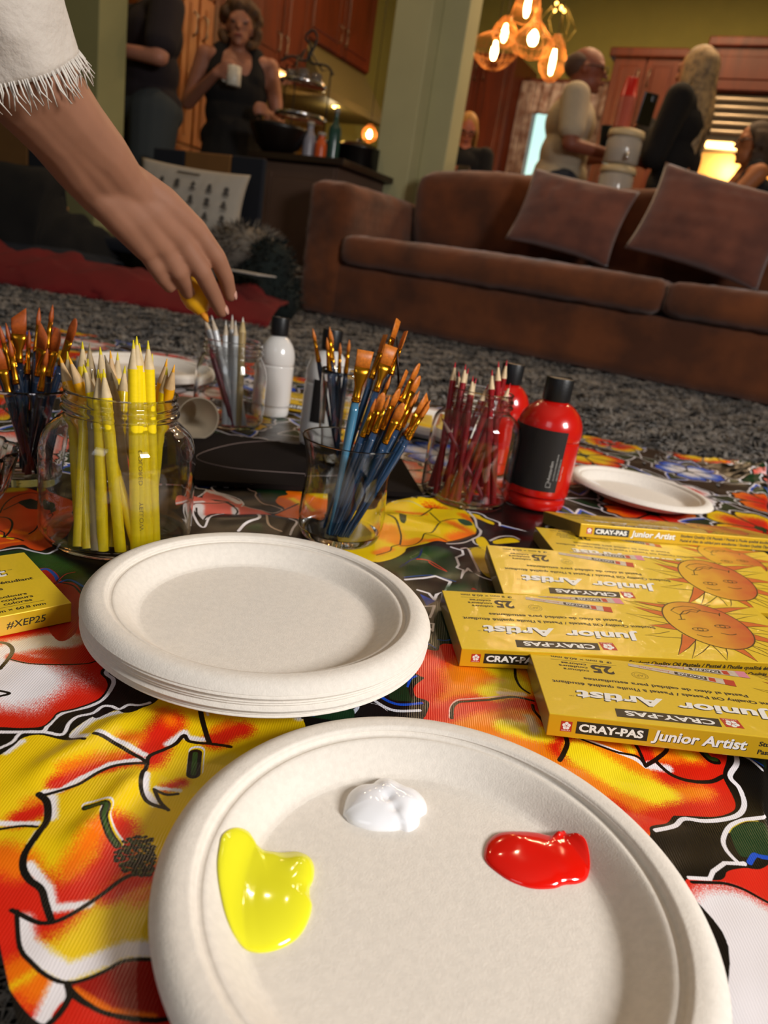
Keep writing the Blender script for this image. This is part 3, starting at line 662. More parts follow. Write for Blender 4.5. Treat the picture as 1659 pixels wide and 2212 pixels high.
dab('paint_dab', 'A', [(1112, 880), (1130, 820), (1190, 765), (1265, 742), (1310, 772), (1350, 796), (1430, 800), (1520, 797), (1585, 825), (1610, 870), (1608, 930), (1588, 980), (1590, 1030), (1600, 1080), (1570, 1170), (1510, 1245), (1400, 1298), (1290, 1305), (1210, 1268), (1150, 1180), (1112, 1050), (1102, 960)],
    .0065, '#E8E42A', 'bright yellow dab of paint on the left of the front plate', [(.5, .5, .0015, .007), (-.1, .55, .0008, .006), (-.35, .7, .001, .006), (.1, .2, -.0009, .009), (.15, .62, -.0011, .005)])
dab('paint_dab', 'R2', [(72, 430), (88, 372), (125, 342), (172, 336), (200, 318), (240, 313), (300, 342), (350, 362), (380, 395), (386, 430), (362, 450), (356, 480), (320, 502), (285, 495), (250, 500), (180, 497), (110, 476), (80, 450)],
    .0085, '#F2F2F6', 'white dab of paint at the far middle of the front plate', [(-.05, .28, .0018, .006), (-.42, 0, .0012, .008), (.38, .05, .0014, .009), (-.02, -.02, -.0018, .0032), (.12, -.22, -.0016, .0034), (.5, -.25, -.0009, .0035)])
dab('paint_dab', 'R2', [(600, 590), (612, 545), (650, 514), (720, 508), (790, 512), (850, 526), (872, 520), (892, 524), (905, 536), (940, 550), (972, 582), (993, 640), (985, 680), (950, 698), (900, 703), (860, 716), (780, 716), (700, 690), (640, 650), (608, 618)],
    .0055, '#E01408', 'glossy red dab of paint on the right of the front plate', [(.36, .46, .0028, .0020), (.3, -.3, .0006, .009), (-.4, .2, .0007, .009)])

# ------------------------------------------------------------------ boxes of oil pastels
M_BOX = mat('yellow_carton', '#E0BC26', rough=0.42, coat=0.25, var=0.02, vscale=400)
for _m, _sc in ((M_BOX, 60),):
    _n = _m.node_tree; _b = _n.nodes['Principled BSDF']; _b.inputs['Coat Roughness'].default_value = .06
    _z = _n.nodes.new('ShaderNodeTexNoise'); _z.inputs['Scale'].default_value = _sc; _z.inputs['Detail'].default_value = 6; _z.inputs['Distortion'].default_value = 1.5
    _p = _n.nodes.new('ShaderNodeBump'); _p.inputs['Strength'].default_value = .5; _p.inputs['Distance'].default_value = .0012; _c = _n.nodes.new('ShaderNodeTexCoord')
    _n.links.new(_c.outputs['Object'], _z.inputs['Vector']); _n.links.new(_z.outputs['Fac'], _p.inputs['Height']); _n.links.new(_p.outputs['Normal'], _b.inputs['Coat Normal'])
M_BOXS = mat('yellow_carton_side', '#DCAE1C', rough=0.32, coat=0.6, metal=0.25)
M_BOXE = mat('shaded_carton_end', '#8A7436', rough=0.4, coat=0.4)  # shade of the unlit box ends put into a darker colour
M_INK = mat('black_ink', '#2A251C', rough=0.45); M_WHITE_INK = mat('white_ink', '#EFECE6', rough=0.45)
M_RED_INK = mat('red_ink', '#B8331F', rough=0.45); M_PINK_INK = mat('pink_ink', '#D88398', rough=0.45); M_LINE = mat('sun_line_ink', '#4A3512', rough=.45)
M_OR_INK = mat('sun_ray_ink', '#CC6320', rough=.45, var=.08, vscale=120); M_PAPER_INK = mat('stick_paper_ink', '#C9B9A6', rough=.5, var=.1, vscale=300); M_GOLD_INK = mat('olive_ink', '#8A7318', rough=.45)
ms = bpy.data.materials.new('sun_face_ink'); ms.use_nodes = True; _n = ms.node_tree; _b = _n.nodes['Principled BSDF']; _b.inputs['Roughness'].default_value = .45
_t = _n.nodes.new('ShaderNodeTexCoord'); _g = _n.nodes.new('ShaderNodeMapping'); _g.inputs['Location'].default_value = (1.15, 0, 0); _g.inputs['Scale'].default_value = (-13.3, 6, 0)
_gr = _n.nodes.new('ShaderNodeSeparateXYZ'); _ns = _n.nodes.new('ShaderNodeTexNoise'); _ns.inputs['Scale'].default_value = 45
_ad = _n.nodes.new('ShaderNodeMath'); _ad.operation = 'MULTIPLY_ADD'; _ad.inputs[1].default_value = .6
_rp = _n.nodes.new('ShaderNodeValToRGB'); _rp.color_ramp.elements[0].color = (*hexc('#DDA820'), 1); _rp.color_ramp.elements[1].color = (*hexc('#BF4A22'), 1); _rp.color_ramp.elements[0].position = .25; _rp.color_ramp.elements[1].position = 1.0
_n.links.new(_t.outputs['Object'], _g.inputs[0]); _n.links.new(_g.outputs[0], _gr.inputs[0]); _n.links.new(_t.outputs['Object'], _ns.inputs['Vector'])
_n.links.new(_ns.outputs['Fac'], _ad.inputs[0]); _n.links.new(_gr.outputs['X'], _ad.inputs[2]); _n.links.new(_ad.outputs[0], _rp.inputs[0]); _n.links.new(_rp.outputs[0], _b.inputs['Base Color'])
M_SUN = ms
BL, BD, BH = .295, .100, .0155
class Print:
    """flat lettering and drawing, gathered into one mesh lying on a face"""
    def __init__(s): s.V = []; s.F = []; s.MI = []; s.mats = []
    def mi(s, m):
        if m not in s.mats: s.mats.append(m)
        return s.mats.index(m)
    def poly(s, P, m, lift=0):
        tri = tessellate_polygon([[Vector((p[0], p[1], 0)) for p in P]]); b = len(s.V)
        s.V += [(p[0], p[1], lift) for p in P]
        for t in tri:
            a, c, d = [Vector(P[i][:2]) for i in t]
            t = t if (c-a).cross(d-a) > 0 else t[::-1]
            s.F.append(tuple(b+i for i in t)); s.MI.append(s.mi(m))
    def line(s, P, w, m, lift=0):
        P = [Vector(p[:2]) for p in P]
        L = []; R = []
        for i, p in enumerate(P):
            t = (P[min(i+1, len(P)-1)]-P[max(i-1, 0)]); t = t.normalized() if t.length > 0 else Vector((1, 0)); n = Vector((-t.y, t.x))*w/2
            L.append(p+n); R.append(p-n)
        b = len(s.V); s.V += [(q.x, q.y, lift) for q in L]+[(q.x, q.y, lift) for q in R]; n = len(P)
        for i in range(n-1): s.F.append((b+n+i, b+n+i+1, b+i+1, b+i)); s.MI.append(s.mi(m))
    def text(s, txt, x, y, w, h, m, lift=0, bold=0.0, shear=0.0, align='L', M2=None):
        cu = bpy.data.curves.new('t', 'FONT'); cu.body = txt; cu.size = 1; cu.offset = bold; cu.shear = shear; cu.resolution_u = 3; cu.fill_mode = 'FRONT' if hasattr(cu, 'fill_mode') else cu.fill_mode
        o = bpy.data.objects.new('t', cu); COL.objects.link(o)
        bpy.context.view_layer.update()
        me = bpy.data.meshes.new_from_object(o.evaluated_get(bpy.context.evaluated_depsgraph_get()))
        bpy.data.objects.remove(o); bpy.data.curves.remove(cu)
        vs = [v.co.copy() for v in me.vertices]
        if not vs: return
        x0 = min(v.x for v in vs); x1 = max(v.x for v in vs); sy = h/.70; sx = (w/(x1-x0)) if w else sy
        if align == 'R': ox = x-(x1-x0)*sx
        elif align == 'C': ox = x-(x1-x0)*sx/2
        else: ox = x
        b = len(s.V)
        for v in vs:
            q = Vector((ox+(v.x-x0)*sx, y+v.y*sy, lift))
            if M2 is not None: q = M2 @ q; q.z = lift
            s.V.append(tuple(q))
        for p in me.polygons:
            t = tuple(p.vertices); s.F.append(tuple(b+i for i in t)); s.MI.append(s.mi(m))
        bpy.data.meshes.remove(me)
    def xf(s, M): s.V = [tuple(M @ Vector(v)) for v in s.V]
def flower_logo(p, x, y, s, lift):
    p.poly([(x, y), (x+s, y), (x+s, y+s), (x, y+s)], M_RED_INK, lift)
    cx, cy = x+s*.5, y+s*.56
    for k in range(5):
        a = PI/2+k*2*PI/5; px_, py_ = cx+s*.22*math.cos(a), cy+s*.22*math.sin(a)
        p.poly([(px_+s*.165*math.cos(t), py_+s*.165*math.sin(t)) for t in np.linspace(0, 2*PI, 13)[:-1]], M_WHITE_INK, lift+.00002)
    for k in range(5):
        a = -PI/2+k*2*PI/5; p.line([(cx+s*.05*math.cos(a), cy+s*.05*math.sin(a)), (cx+s*.2*math.cos(a), cy+s*.2*math.sin(a))], s*.03, M_RED_INK, lift+.00004)
    p.text('SAKURA', x+s*.1, y+s*.06, s*.8, s*.11, M_WHITE_INK, lift+.00003)
# drawn in reading direction: x to the right, y up, then turned; viewer coordinates of the fan boxes are (BL-x, BD-y)
def top_art():
    p = Print(); e = .00008
    def V2(a, b): return (BL-a/1000, BD-b/1000)     # millimetres as the photographer sees them
    # bar and logo
    p.poly([V2(114, 18.3), V2(112.2, 7.2), V2(44.7, 5.8), V2(46, 17.2)], M_INK, e)
    p.text('CRAY-PAS', *V2(109.5, 15.2), .058, .0062, M_WHITE_INK, e+.00004, bold=.03)
    flower_logo(p, BL-.127, BD-.0200, .0118, e)
    # title, white with a dark shadow
    for dx, dy, m_, l in ((.0010, .0010, M_INK, e), (0, 0, M_WHITE_INK, e+.00004)):
        p.text('Junior', BL-.156+dx, BD-.0375+dy, .064, .0115, m_, l, bold=.035, shear=.12)
        p.text('Artist', BL-.084+dx, BD-.0385+dy, .060, .0125, m_, l, bold=.035, shear=.12)
    p.text('TM', BL-.0215, BD-.030, .003, .0015, M_INK, e)
    p.text("Student Quality Oil Pastels / Pastel à l'huile qualité étudiant", BL-.176, BD-.0515, .166, .0042, M_INK, e, bold=.028)
    p.text('Pastel al óleo de calidad para estudiantes', BL-.150, BD-.0610, .116, .0042, M_INK, e, bold=.028)
    p.text('25', BL-.0600, BD-.0850, .0165, .0130, M_INK, e, bold=.04)
    for k, t in enumerate(('colours', 'couleurs', 'colores')): p.text(t, BL-.0410, BD-.0745-.0055*k, .0215 if k == 1 else .019, .0036, M_INK, e, bold=.028)
    p.line([V2(64.5, 88.4), V2(15, 88.4)], .0004, M_INK, e)
    p.text('Φ 8 mm × 60.8 mm', BL-.0620, BD-.0950, .046, .0036, M_INK, e, bold=.024)
    c = V2(78.5, 75)
    for r_, w_ in ((.0058, .0004), (.0042, .0003)): p.line([(c[0]+r_*math.cos(t), c[1]+r_*math.sin(t)) for t in np.linspace(0, 2*PI, 33)], w_, M_GOLD_INK, e)
    p.text('AP', c[0], c[1]-.0016, .0052, .0034, M_GOLD_INK, e, align='C')
    # two pastel sticks
    for (a0, b0, a1, b1, w0, w1, tip) in ((165.6, 92.0, 87.4, 100.0, .0118, .0012, M_PINK_INK), (149.0, 73.8, 74.5, 95.0, .0106, .0050, M_RED_INK)):
        A = Vector(V2(a0, b0+w0*450)); B = Vector(V2(a1, b1-2)); d = (B-A); n = Vector((-d.y, d.x)).normalized()
        def q(t, s_): w_ = w0+(w1-w0)*t; r = A+d*t+n*w_*s_; return (r.x, r.y)
        p.poly([q(0, -.5), q(1, -.5), q(1, .5), q(0, .5)], M_PAPER_INK, e+.00002)
        p.poly([q(0, -.5), q(.10, -.5), q(.10, .5), q(0, .5)], tip, e+.00004)
        p.poly([q(.18, -.36), q(.24, -.36), q(.24, .36), q(.18, .36)], M_RED_INK, e+.00004)
        p.poly([q(.26, -.32), q(.56, -.32), q(.56, .32), q(.26, .32)], M_INK, e+.00004)
        ang = math.atan2(d.y, d.x); M2 = Matrix.Translation((*q(.28, -.18), 0)) @ Matrix.Rotation(ang, 4, 'Z')
        p.text('CRAY-PAS', 0, 0, d.length*.25, w0*.26, M_WHITE_INK, e+.00006, bold=.02, M2=M2)
        M2 = Matrix.Translation((*q(.60, -.16), 0)) @ Matrix.Rotation(ang, 4, 'Z')
        p.text('Junior Artist', 0, 0, d.length*.30, w0*.24, M_RED_INK, e+.00006, shear=.2, M2=M2)
        p.line([q(0, .5), q(1, .5)], .0004, M_INK, e+.00006)
    # the sun
    def C2(a, b): return V2(a, b)
    cx, cy = 228.5, 61.0; RX, RY = 35.5, 42.0
    rays = [(184, 36, 161, 36, 0), (192, 52, 172, 54, 1), (190, 63, 160, 74, 0), (195, 76, 173, 88, 1), (200, 86, 168, 100.5, 0), (206, 95, 178, 99.5, 1), (216, 100, 200, 99.9, 0), (226, 103, 226, 99.9, 1),
            (240, 101, 252, 99.8, 0), (256, 92, 290, 99, 1), (262, 80, 289, 84, 0), (264, 66, 292, 62, 1), (264, 54, 291, 46, 0), (260, 42, 290, 24, 1), (252, 31, 276, 8, 0), (243, 24, 262, 2, 0), (232, 21, 240, 1, 1), (218, 21, 214, .8, 0), (206, 25, 185, 1.0, 0), (196, 33, 176, 6.0, 1)]
    for a, b, ta, tb, col in rays:
        v = Vector((a-cx, b-cy)); n = Vector((-v.y, v.x)).normalized()*6.0; base = Vector((a, b))-v*.12
        P1 = base+n; P2 = base-n; T_ = Vector((ta, tb)); mid = (base+T_)/2+n*.35
        pts = [C2(*P1), C2(*(P1*.5+T_*.5+n*.18)), C2(*T_), C2(*(P2*.55+T_*.45+n*.12)), C2(*P2)]
        if col: p.poly(pts, M_OR_INK, e+.00002)
        p.line(pts, .0008, M_LINE, e+.00004)
    el = [C2(cx+RX*math.cos(t)-4*math.sin(t)*.4, cy+RY*math.sin(t)) for t in np.linspace(0, 2*PI, 49)]
    p.poly(el[:-1], M_SUN, e+.00006); p.line(el, .0012, M_LINE, e+.00008)
    for ea, eb in ((217, 50.5), (241, 58)):
        p.line([C2(ea+7*math.cos(t), eb+2.8*math.sin(t)) for t in np.linspace(0, 2*PI, 25)], .0009, M_LINE, e+.0001)
        p.line([C2(ea+2.4*math.cos(t), eb+2.2*math.sin(t)) for t in np.linspace(0, 2*PI, 17)], .0009, M_LINE, e+.0001)
    for a0, b0, a1, b1 in ((209, 41, 222, 39), (233, 46, 247, 45.5)):
        p.line([C2(a0+(a1-a0)*t, b0+(b1-b0)*t-2.2*math.sin(PI*t)) for t in np.linspace(0, 1, 9)], .0011, M_LINE, e+.0001)
    p.line([C2(*q_) for q_ in [(205, 67), (212, 68), (208.5, 68), (211, 76), (218, 84), (228, 88), (240, 85), (250, 81.5), (249, 78), (252, 84)]], .0011, M_LINE, e+.0001)
    p.line([C2(*q_) for q_ in [(210, 77), (206, 84), (212, 90), (222, 94), (232, 93), (236, 88), (230, 83), (224, 84), (218, 79), (210, 77)]], .0010, M_LINE, e+.0001)
    return p
def side_art(kind):
    """kind 0: the side with the brand, read from the far long edge; kind 1: the side with the item number"""
    p = Print(); e = .00008
    if kind == 0:
        flower_logo(p, .0085, .0042, .0072, e)
        p.poly([(.0185, .0036), (.0640, .0036), (.0640, .0122), (.0185, .0122)], M_INK, e)
        p.text('CRAY-PAS', .0202, .0055, .0410, .0050, M_WHITE_INK, e+.00004, bold=.04)
        for dx, dy, m_, l in ((.0005, -.0004, M_INK, e), (0, 0, M_WHITE_INK, e+.00004)):
            p.text('Junior Artist', .0665+dx, .0052+dy, .0600, .0068, m_, l, bold=.03, shear=.15)
        p.text("Student Quality Oil Pastels / Pastel à l'huile qualité étudiant", .1335, .0090, .130, .0031, M_INK, e, bold=.03, shear=.1)
        p.text('Pastel al óleo de calidad para estudiantes / Student Qualität Ölpastellkreiden', .1335, .0034, .150, .0031, M_INK, e, bold=.03, shear=.1)
    else:
        p.text('#XEP25', BL-.044, .0052, .026, .0052, M_INK, e, bold=.01, shear=.12)
        for k, t in enumerate(("Student Quality Oil Pastels / Pastel à l'huile qualité étudiant", 'Pastel al óleo de calidad para estudiantes', 'Student Qualität Ölpastellkreiden')):
            p.text(t, BL-.0730-.004*(k == 1)*0, .0110-.0042*k, [.150, .110, .090][k], .0024, M_INK, e, bold=.028, align='R')
    return p
def print_mesh(p, name, parent, M):
    p.xf(M); me = bpy.data.meshes.new(name); me.from_pydata(p.V, [], p.F); me.update()
    for m_ in p.mats: me.materials.append(m_)
    me.polygons.foreach_set('material_index', p.MI)
    o = bpy.data.objects.new(name, me); COL.objects.link(o); o.parent = parent; return o
def make_box():
    t = empty('oil_pastel_box', (0, 0, 0), 'x', 'pastel box', 'yellow boxes of oil pastels')
    bm = bmesh.new(); bbox_bm(bm, 0, BL, 0, BD, 0, BH, bev=.0006, seg=2)
    for f in bm.faces:
        n = f.normal; f.material_index = 0
    bm.normal_update()
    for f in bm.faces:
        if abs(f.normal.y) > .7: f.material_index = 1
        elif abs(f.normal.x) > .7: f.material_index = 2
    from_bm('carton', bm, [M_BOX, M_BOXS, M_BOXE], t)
    print_mesh(top_art(), 'printed_lid_artwork', t, Matrix.Translation((0, 0, BH)))
    print_mesh(side_art(0), 'printed_brand_strip', t, frame_M((BL, BD, 0), (-1, 0, 0), (0, 0, 1), (0, 1, 0)))
    print_mesh(side_art(1), 'printed_number_strip', t, frame_M((0, 0, 0), (1, 0, 0), (0, 0, 1), (0, -1, 0)))
    return t
box0 = make_box()
def place_box(o, tfl, tfr, tbl, label, flip=True):
    """tfl, tfr, tbl: world points of the top corners front-left, towards front-right and back-left as seen"""
    X = (tfr-tfl).normalized(); Yv = tbl-tfl; Yv = (Yv-X*Yv.dot(X)).normalized(); Zv = X.cross(Yv)
    if flip:    # the lid is read from the far side
        O = tfl+X*BL+Yv*BD-Zv*BH; M = frame_M(O, -X, -Yv, Zv)
    else:
        O = tfl-Zv*BH; M = frame_M(O, X, Yv, Zv)
    o.matrix_world = M; o['label'] = label
place_box(box0, G(1186, 1541, .026), G(1659, 1593, .036), G(1131, 1407, .0165), 'front yellow pastel box of the right-hand fan, nearest the camera')
bB = copy_tree(box0); place_box(bB, G(997, 1401, .016), G(1659, 1432, .030), G(977, 1274.5, .018), 'second yellow pastel box of the right-hand fan, its whole orange sun showing')
bC = copy_tree(box0); place_box(bC, G(1087, 1281, .017), G(1610, 1320, .030), G(1056, 1168, .026), 'third yellow pastel box of the right-hand fan, half covered by the second')
bD = copy_tree(box0); _d = G(1156, 1138, .0165); _f = _d-Vector((-.13, .99, 0)).normalized()*BD; place_box(bD, _f, _f+Vector((.99, .13, .01)), _d, 'fourth yellow pastel box of the right-hand fan, peeping out behind the third')
bE = copy_tree(box0); place_box(bE, G(1255, 1131, .034), G(1659, 1164, .034), G(1196, 1106, .014), 'rearmost yellow pastel box of the fan, its narrow brand strip facing the camera')
# the box at the left edge of the picture is read the right way up
bL = copy_tree(box0)
cor = G(155, 1302, .016); xdir = (cor-G(0, 1332, .016)).normalized(); ydir = G(43, 1210, .016)-cor; ydir = (ydir-xdir*ydir.dot(xdir)).normalized()
place_box(bL, cor-xdir*BL, cor, cor-xdir*BL+ydir*BD, 'lone yellow pastel box at the left edge, with #XEP25 on its side', flip=False)
# ------------------------------------------------------------------ glass jars, tumblers
M_GLASS = mat('clear_glass', (.97, .98, .975), rough=0.0, trans=1.0, ior=1.46)
def vessel(name, prof_out, th, floor, loc, label, cat, seg=72, parent=None):
    inner = [(max(.0008, r-th), z) for r, z in prof_out if z > floor]
    P = [(.0006, prof_out[0][1]+.0015)]+prof_out+[(prof_out[-1][0]-th*.5, prof_out[-1][1]+th*.35)]+inner[::-1]+[(inner[0][0]*.96, floor+.0004), (.0006, floor)]
    o = lathe(name, P, M_GLASS, parent, seg, True, True); o.location = loc
    setprops(o, label, cat); return o
def jar_prof(R, Rm, H):
    zs = H-.030
    P = [(R*.80, 0.0), (R*.90, .0012), (R*.985, .010), (R, .020), (R, zs-.035), (R*.985, zs-.020), (R*.93, zs-.008), (Rm+(R-Rm)*.30, zs+.001), (Rm*.985, zs+.006), (Rm*.975, zs+.010),
         (Rm*1.035, zs+.0125), (Rm*1.035, zs+.0145), (Rm*.985, zs+.0170), (Rm*1.02, zs+.0200), (Rm*1.02, zs+.0215), (Rm*.98, zs+.0240), (Rm*.98, H-.002), (Rm, H)]
    return smooth_prof(P, 4)
yjar = vessel('glass_jar', jar_prof(.068, .049, .139), .0028, .006, (-.247, .635, .0008), 'big clear glass jar full of yellow pencils, behind the stack of plates', 'jar')
rjar = vessel('glass_jar', jar_prof(.060, .040, .147), .0028, .006, (.103, .95, .0008), 'clear glass jar of red pencils beside the red paint bottle', 'jar')
wjar = vessel('glass_jar', jar_prof(.0565, .046, .134), .0028, .006, (-.276, 1.16, .0008), 'clear glass jar of white and silver pencils below the reaching hand', 'jar')
tum = vessel('glass_tumbler', smooth_prof([(.036, 0), (.0405, .002), (.0445, .012), (.0455, .025), (.0442, .05), (.0436, .07), (.0450, .085), (.0490, .100), (.0515, .1065)], 5), .0020, .009, (-.044, .73, .0008), 'flared clear glass tumbler of paintbrushes in the middle of the cloth', 'tumbler')
lgl = vessel('glass_tumbler', smooth_prof([(.033, 0), (.035, .002), (.0385, .02), (.043, .05), (.0475, .08), (.0507, .1045)], 5), .0020, .008, (-.402, .75, .0008), 'clear glass tumbler of dark paintbrushes at the left edge', 'tumbler')
bgl = vessel('glass_tumbler', smooth_prof([(.022, 0), (.024, .002), (.0255, .04), (.0285, .09), (.0325, .137)], 5), .0018, .007, (-.083, 1.0, .0008), 'narrow clear glass of thin paintbrushes in front of the white bottles', 'tumbler')
# ------------------------------------------------------------------ pencils
def pencil_proto(name, col, wood_c, lead_c, label, group, r=.0049):
    t = empty(name, (0, 0, 0), label, 'pencil', group)
    mb = mat(name+'_lacquer', col, rough=.28, coat=.5, var=.03, vscale=90)
    bm = bmesh.new(); bmesh.ops.create_cone(bm, cap_ends=True, segments=12, radius1=r, radius2=r, depth=1.0, matrix=Matrix.Translation((0, 0, .5)))
    from_bm('barrel', bm, mb, t, True, autosmooth=50)
    P = [(r*1.0, 0), (r*.98, .0005), (r*.30, .0165), (.0003, .0166)]
    o = lathe('sharpened_wood', P, mat(name+'_wood', wood_c, rough=.6, var=.08, vscale=200), t, 12, True, True, sharp=40)
    o2 = lathe('lead', [(r*.33, .0155), (r*.30, .0165), (.0004, .0235)], mat(name+'_lead', lead_c, rough=.5), t, 10, True, True)
    return t
def orient(root, base, tip):
    q = (tip-base).to_track_quat('Z', 'Y'); root.matrix_world = Matrix.Translation(base) @ q.to_matrix().to_4x4()
_used = set()
def place_pencil(proto, base, tip, label=None):
    o = proto if proto.name not in _used else copy_tree(proto); _used.add(proto.name)
    if label: o['label'] = label
    L = (tip-base).length; orient(o, base, tip)
    for c in o.children:
        n = c.name.split('.')[0]
        if n == 'barrel': c.scale = (1, 1, L-.0235)
        else: c.location.z = L-.0235
    return o
def in_jar(c, R, bp, z=.0095):
    g = G(bp[0], bp[1], z); v = Vector((g.x-c[0], g.y-c[1])); 
    if v.length > R: v = v.normalized()*R
    return Vector((c[0]+v.x, c[1]+v.y, z))
def neck_fix(base, tip, c, Rm, H):
    """pull a tip sideways so that the stick passes the mouth of its jar"""
    for _ in range(3):
        t = (H-base.z)/(tip.z-base.z) if tip.z > H else 1.0
        p = base+(tip-base)*t; v = Vector((p.x-c[0], p.y-c[1]))
        if v.length > Rm and tip.z > H:
            k = v-v.normalized()*Rm; tip = Vector((tip.x, tip.y-k.y, tip.z))
    return tip
YP = pencil_proto('yellow_pencil', '#F2D210', '#CDB58C', '#D8C41E', 'yellow-lacquered pencil standing in the big glass jar', 'yellow pencils in the big glass jar')
OP = pencil_proto('golden_yellow_pencil', '#EFA90C', '#C6A477', '#E3A018', 'golden yellow pencil standing in the big glass jar', 'golden yellow pencils in the big glass jar')
NP_ = pencil_proto('plain_wood_pencil', '#9C8A68', '#A28D6B', '#8C7A5A', 'bare brown wooden pencil standing in the big glass jar', 'bare wooden pencils in the big glass jar')
c = (-.247, .635)
ylist = [(126, 768, 250, 1170, -.005, OP), (148, 769, 290, 1150, -.015, OP), (178, 738, 166, 1203, .01, YP), (193, 742, 208, 1150, .025, NP_), (164, 755, 170, 1120, .03, YP), (180, 787, 300, 1190, -.03, YP),
         (216, 749, 255, 1140, .02, YP), (238, 757, 270, 1120, .035, OP), (226, 767, 330, 1140, .0, NP_), (257, 760, 250, 1100, .038, YP), (212, 798, 208, 1213, -.035, YP), (223, 797, 262, 1200, -.04, YP),
         (281, 736, 303, 1200, -.038, YP), (292, 727, 318, 1200, -.032, YP), (301, 741, 334, 1195, -.026, YP), (314, 737, 350, 1190, -.03, YP), (329, 764, 300, 1110, .03, YP), (361, 775, 300, 1100, .02, OP),
         (361, 793, 325, 1120, .01, YP), (377, 788, 310, 1105, .005, OP), (200, 800, 190, 1208, -.02, NP_), (240, 805, 285, 1175, -.01, NP_), (190, 775, 150, 1190, .0, YP), (270, 790, 240, 1180, .01, YP)]
for (tx, ty, bx, by, dy, pr) in ylist:
    b_ = in_jar(c, .056, (bx, by)); t_ = D(tx, ty, c[1]+dy); t_ = neck_fix(b_, t_, c, .0415, .139); o = place_pencil(pr, b_, t_)
    if tx == 292:      # the lettering stamped on the pencil that faces the camera
        o['label'] = 'yellow-lacquered pencil stamped YELLOW, tallest in the big glass jar'; del o['group']
        bpy.context.view_layer.update(); lc = o.matrix_world.inverted() @ Vector(CPOS); an = math.atan2(lc.y, lc.x)+.15; p = Print(); mg = mat('gold_stamp', '#8A6A18', rough=.4)
        p.text('COLORED', -.090, -.0018, .030, .0034, mg, 0); p.text('YELLOW', -.045, -.0018, .026, .0034, mg, 0); r_ = .0051
        p.V = [(r_*math.cos(an-v[1]/r_), r_*math.sin(an-v[1]/r_), -v[0]) for v in p.V]; print_mesh(p, 'stamped_lettering', o, Matrix.Identity(4))
RP_ = pencil_proto('red_pencil', '#8E0E18', '#D9BE96', '#B0202A', 'red-lacquered pencil standing in the jar beside the red bottle', 'red pencils in the glass jar', r=.0043)
PT = pencil_proto('short_red_pencil', '#8C1F30', '#B98F84', '#8C1F30', 'thin dark red pencil leaning low inside the jar of red pencils', None, r=.0030)
c = (.103, .95)
for (tx, ty, bx, by, dy) in [(984, 783, 915, 1068, .0), (1006, 787, 948, 1080, -.01), (1022, 812, 985, 1085, -.02), (1029, 817, 960, 1040, .02), (1077, 781, 1070, 1090, -.02), (1095, 778, 1040, 1050, .02), (1055, 830, 925, 1080, -.01),
                             (1069, 842, 948, 1092, -.03), (1084, 836, 1000, 1060, .01), (1103, 828, 1010, 1092, -.01), (1100, 850, 990, 1050, .0), (990, 800, 1000, 1040, .025), (1012, 795, 930, 1050, .03), (1064, 800, 1062, 1096, -.035)]:
    b_ = in_jar(c, .049, (bx, by)); t_ = D(tx, ty, c[1]+dy); t_ = neck_fix(b_, t_, c, .0335, .147); place_pencil(RP_, b_, t_)
place_pencil(PT, in_jar(c, .049, (1060, 1094)), D(953, 899, c[1]-.025))
WP = pencil_proto('white_pencil', '#B9BABB', '#BBAA93', '#C9C8C4', 'white-lacquered pencil standing in the jar below the hand', 'white pencils in the jar below the hand', r=.0048)
GP = pencil_proto('gold_wood_pencil', '#9C8456', '#B49C6C', '#D0CCC0', 'thick gold-brown pencil at the right of the jar below the hand', None, r=.0060)
MP = pencil_proto('maroon_pencil', '#5E1A22', '#7A2A2E', '#5E1A22', 'maroon pencil leaning upside down in the jar below the hand', None, r=.0048)
c = (-.276, 1.16)
for (tx, ty, bx, by, dy) in [(441, 681, 505, 915, .0), (457, 681, 520, 925, -.02), (488, 692, 482, 925, -.01), (502, 680, 500, 930, .0), (509, 692, 506, 920, -.02), (495, 700, 540, 925, .01)]:
    b_ = in_jar(c, .047, (bx, by)); t_ = neck_fix(b_, D(tx, ty, c[1]+dy), c, .039, .134); place_pencil(WP, b_, t_)
place_pencil(GP, in_jar(c, .047, (528, 930)), D(525, 685, c[1]-.015)); place_pencil(MP, in_jar(c, .047, (517, 935)), D(452, 742, c[1]-.035))
# ------------------------------------------------------------------ brushes
M_BR = mat('gold_ferrule', '#C8861E', rough=.24, metal=1.0); M_BRI = mat('golden_taklon_bristle', '#C06A1C', rough=.45, var=.18, vscale=400); M_BRD = mat('brown_bristle', '#A04A14', rough=.5, var=.15, vscale=400)
def flat_loft(secs, seg=20):
    """secs: (z, half-width x, half-thickness y, skew of z along x)"""
    V = []; F = []
    for (z, a, b_, sk) in secs:
        for k in range(seg):
            t = 2*PI*k/seg; x = a*math.copysign(abs(math.cos(t))**.75, math.cos(t)); y = b_*math.sin(t); V.append((x, y, z+sk*x))
    n = len(secs)
    for i in range(n-1):
        for k in range(seg): k2 = (k+1) % seg; F.append((i*seg+k, i*seg+k2, (i+1)*seg+k2, (i+1)*seg+k))
    F.append(tuple(range(seg))[::-1]); F.append(tuple((n-1)*seg+k for k in range(seg)))
    return V, F
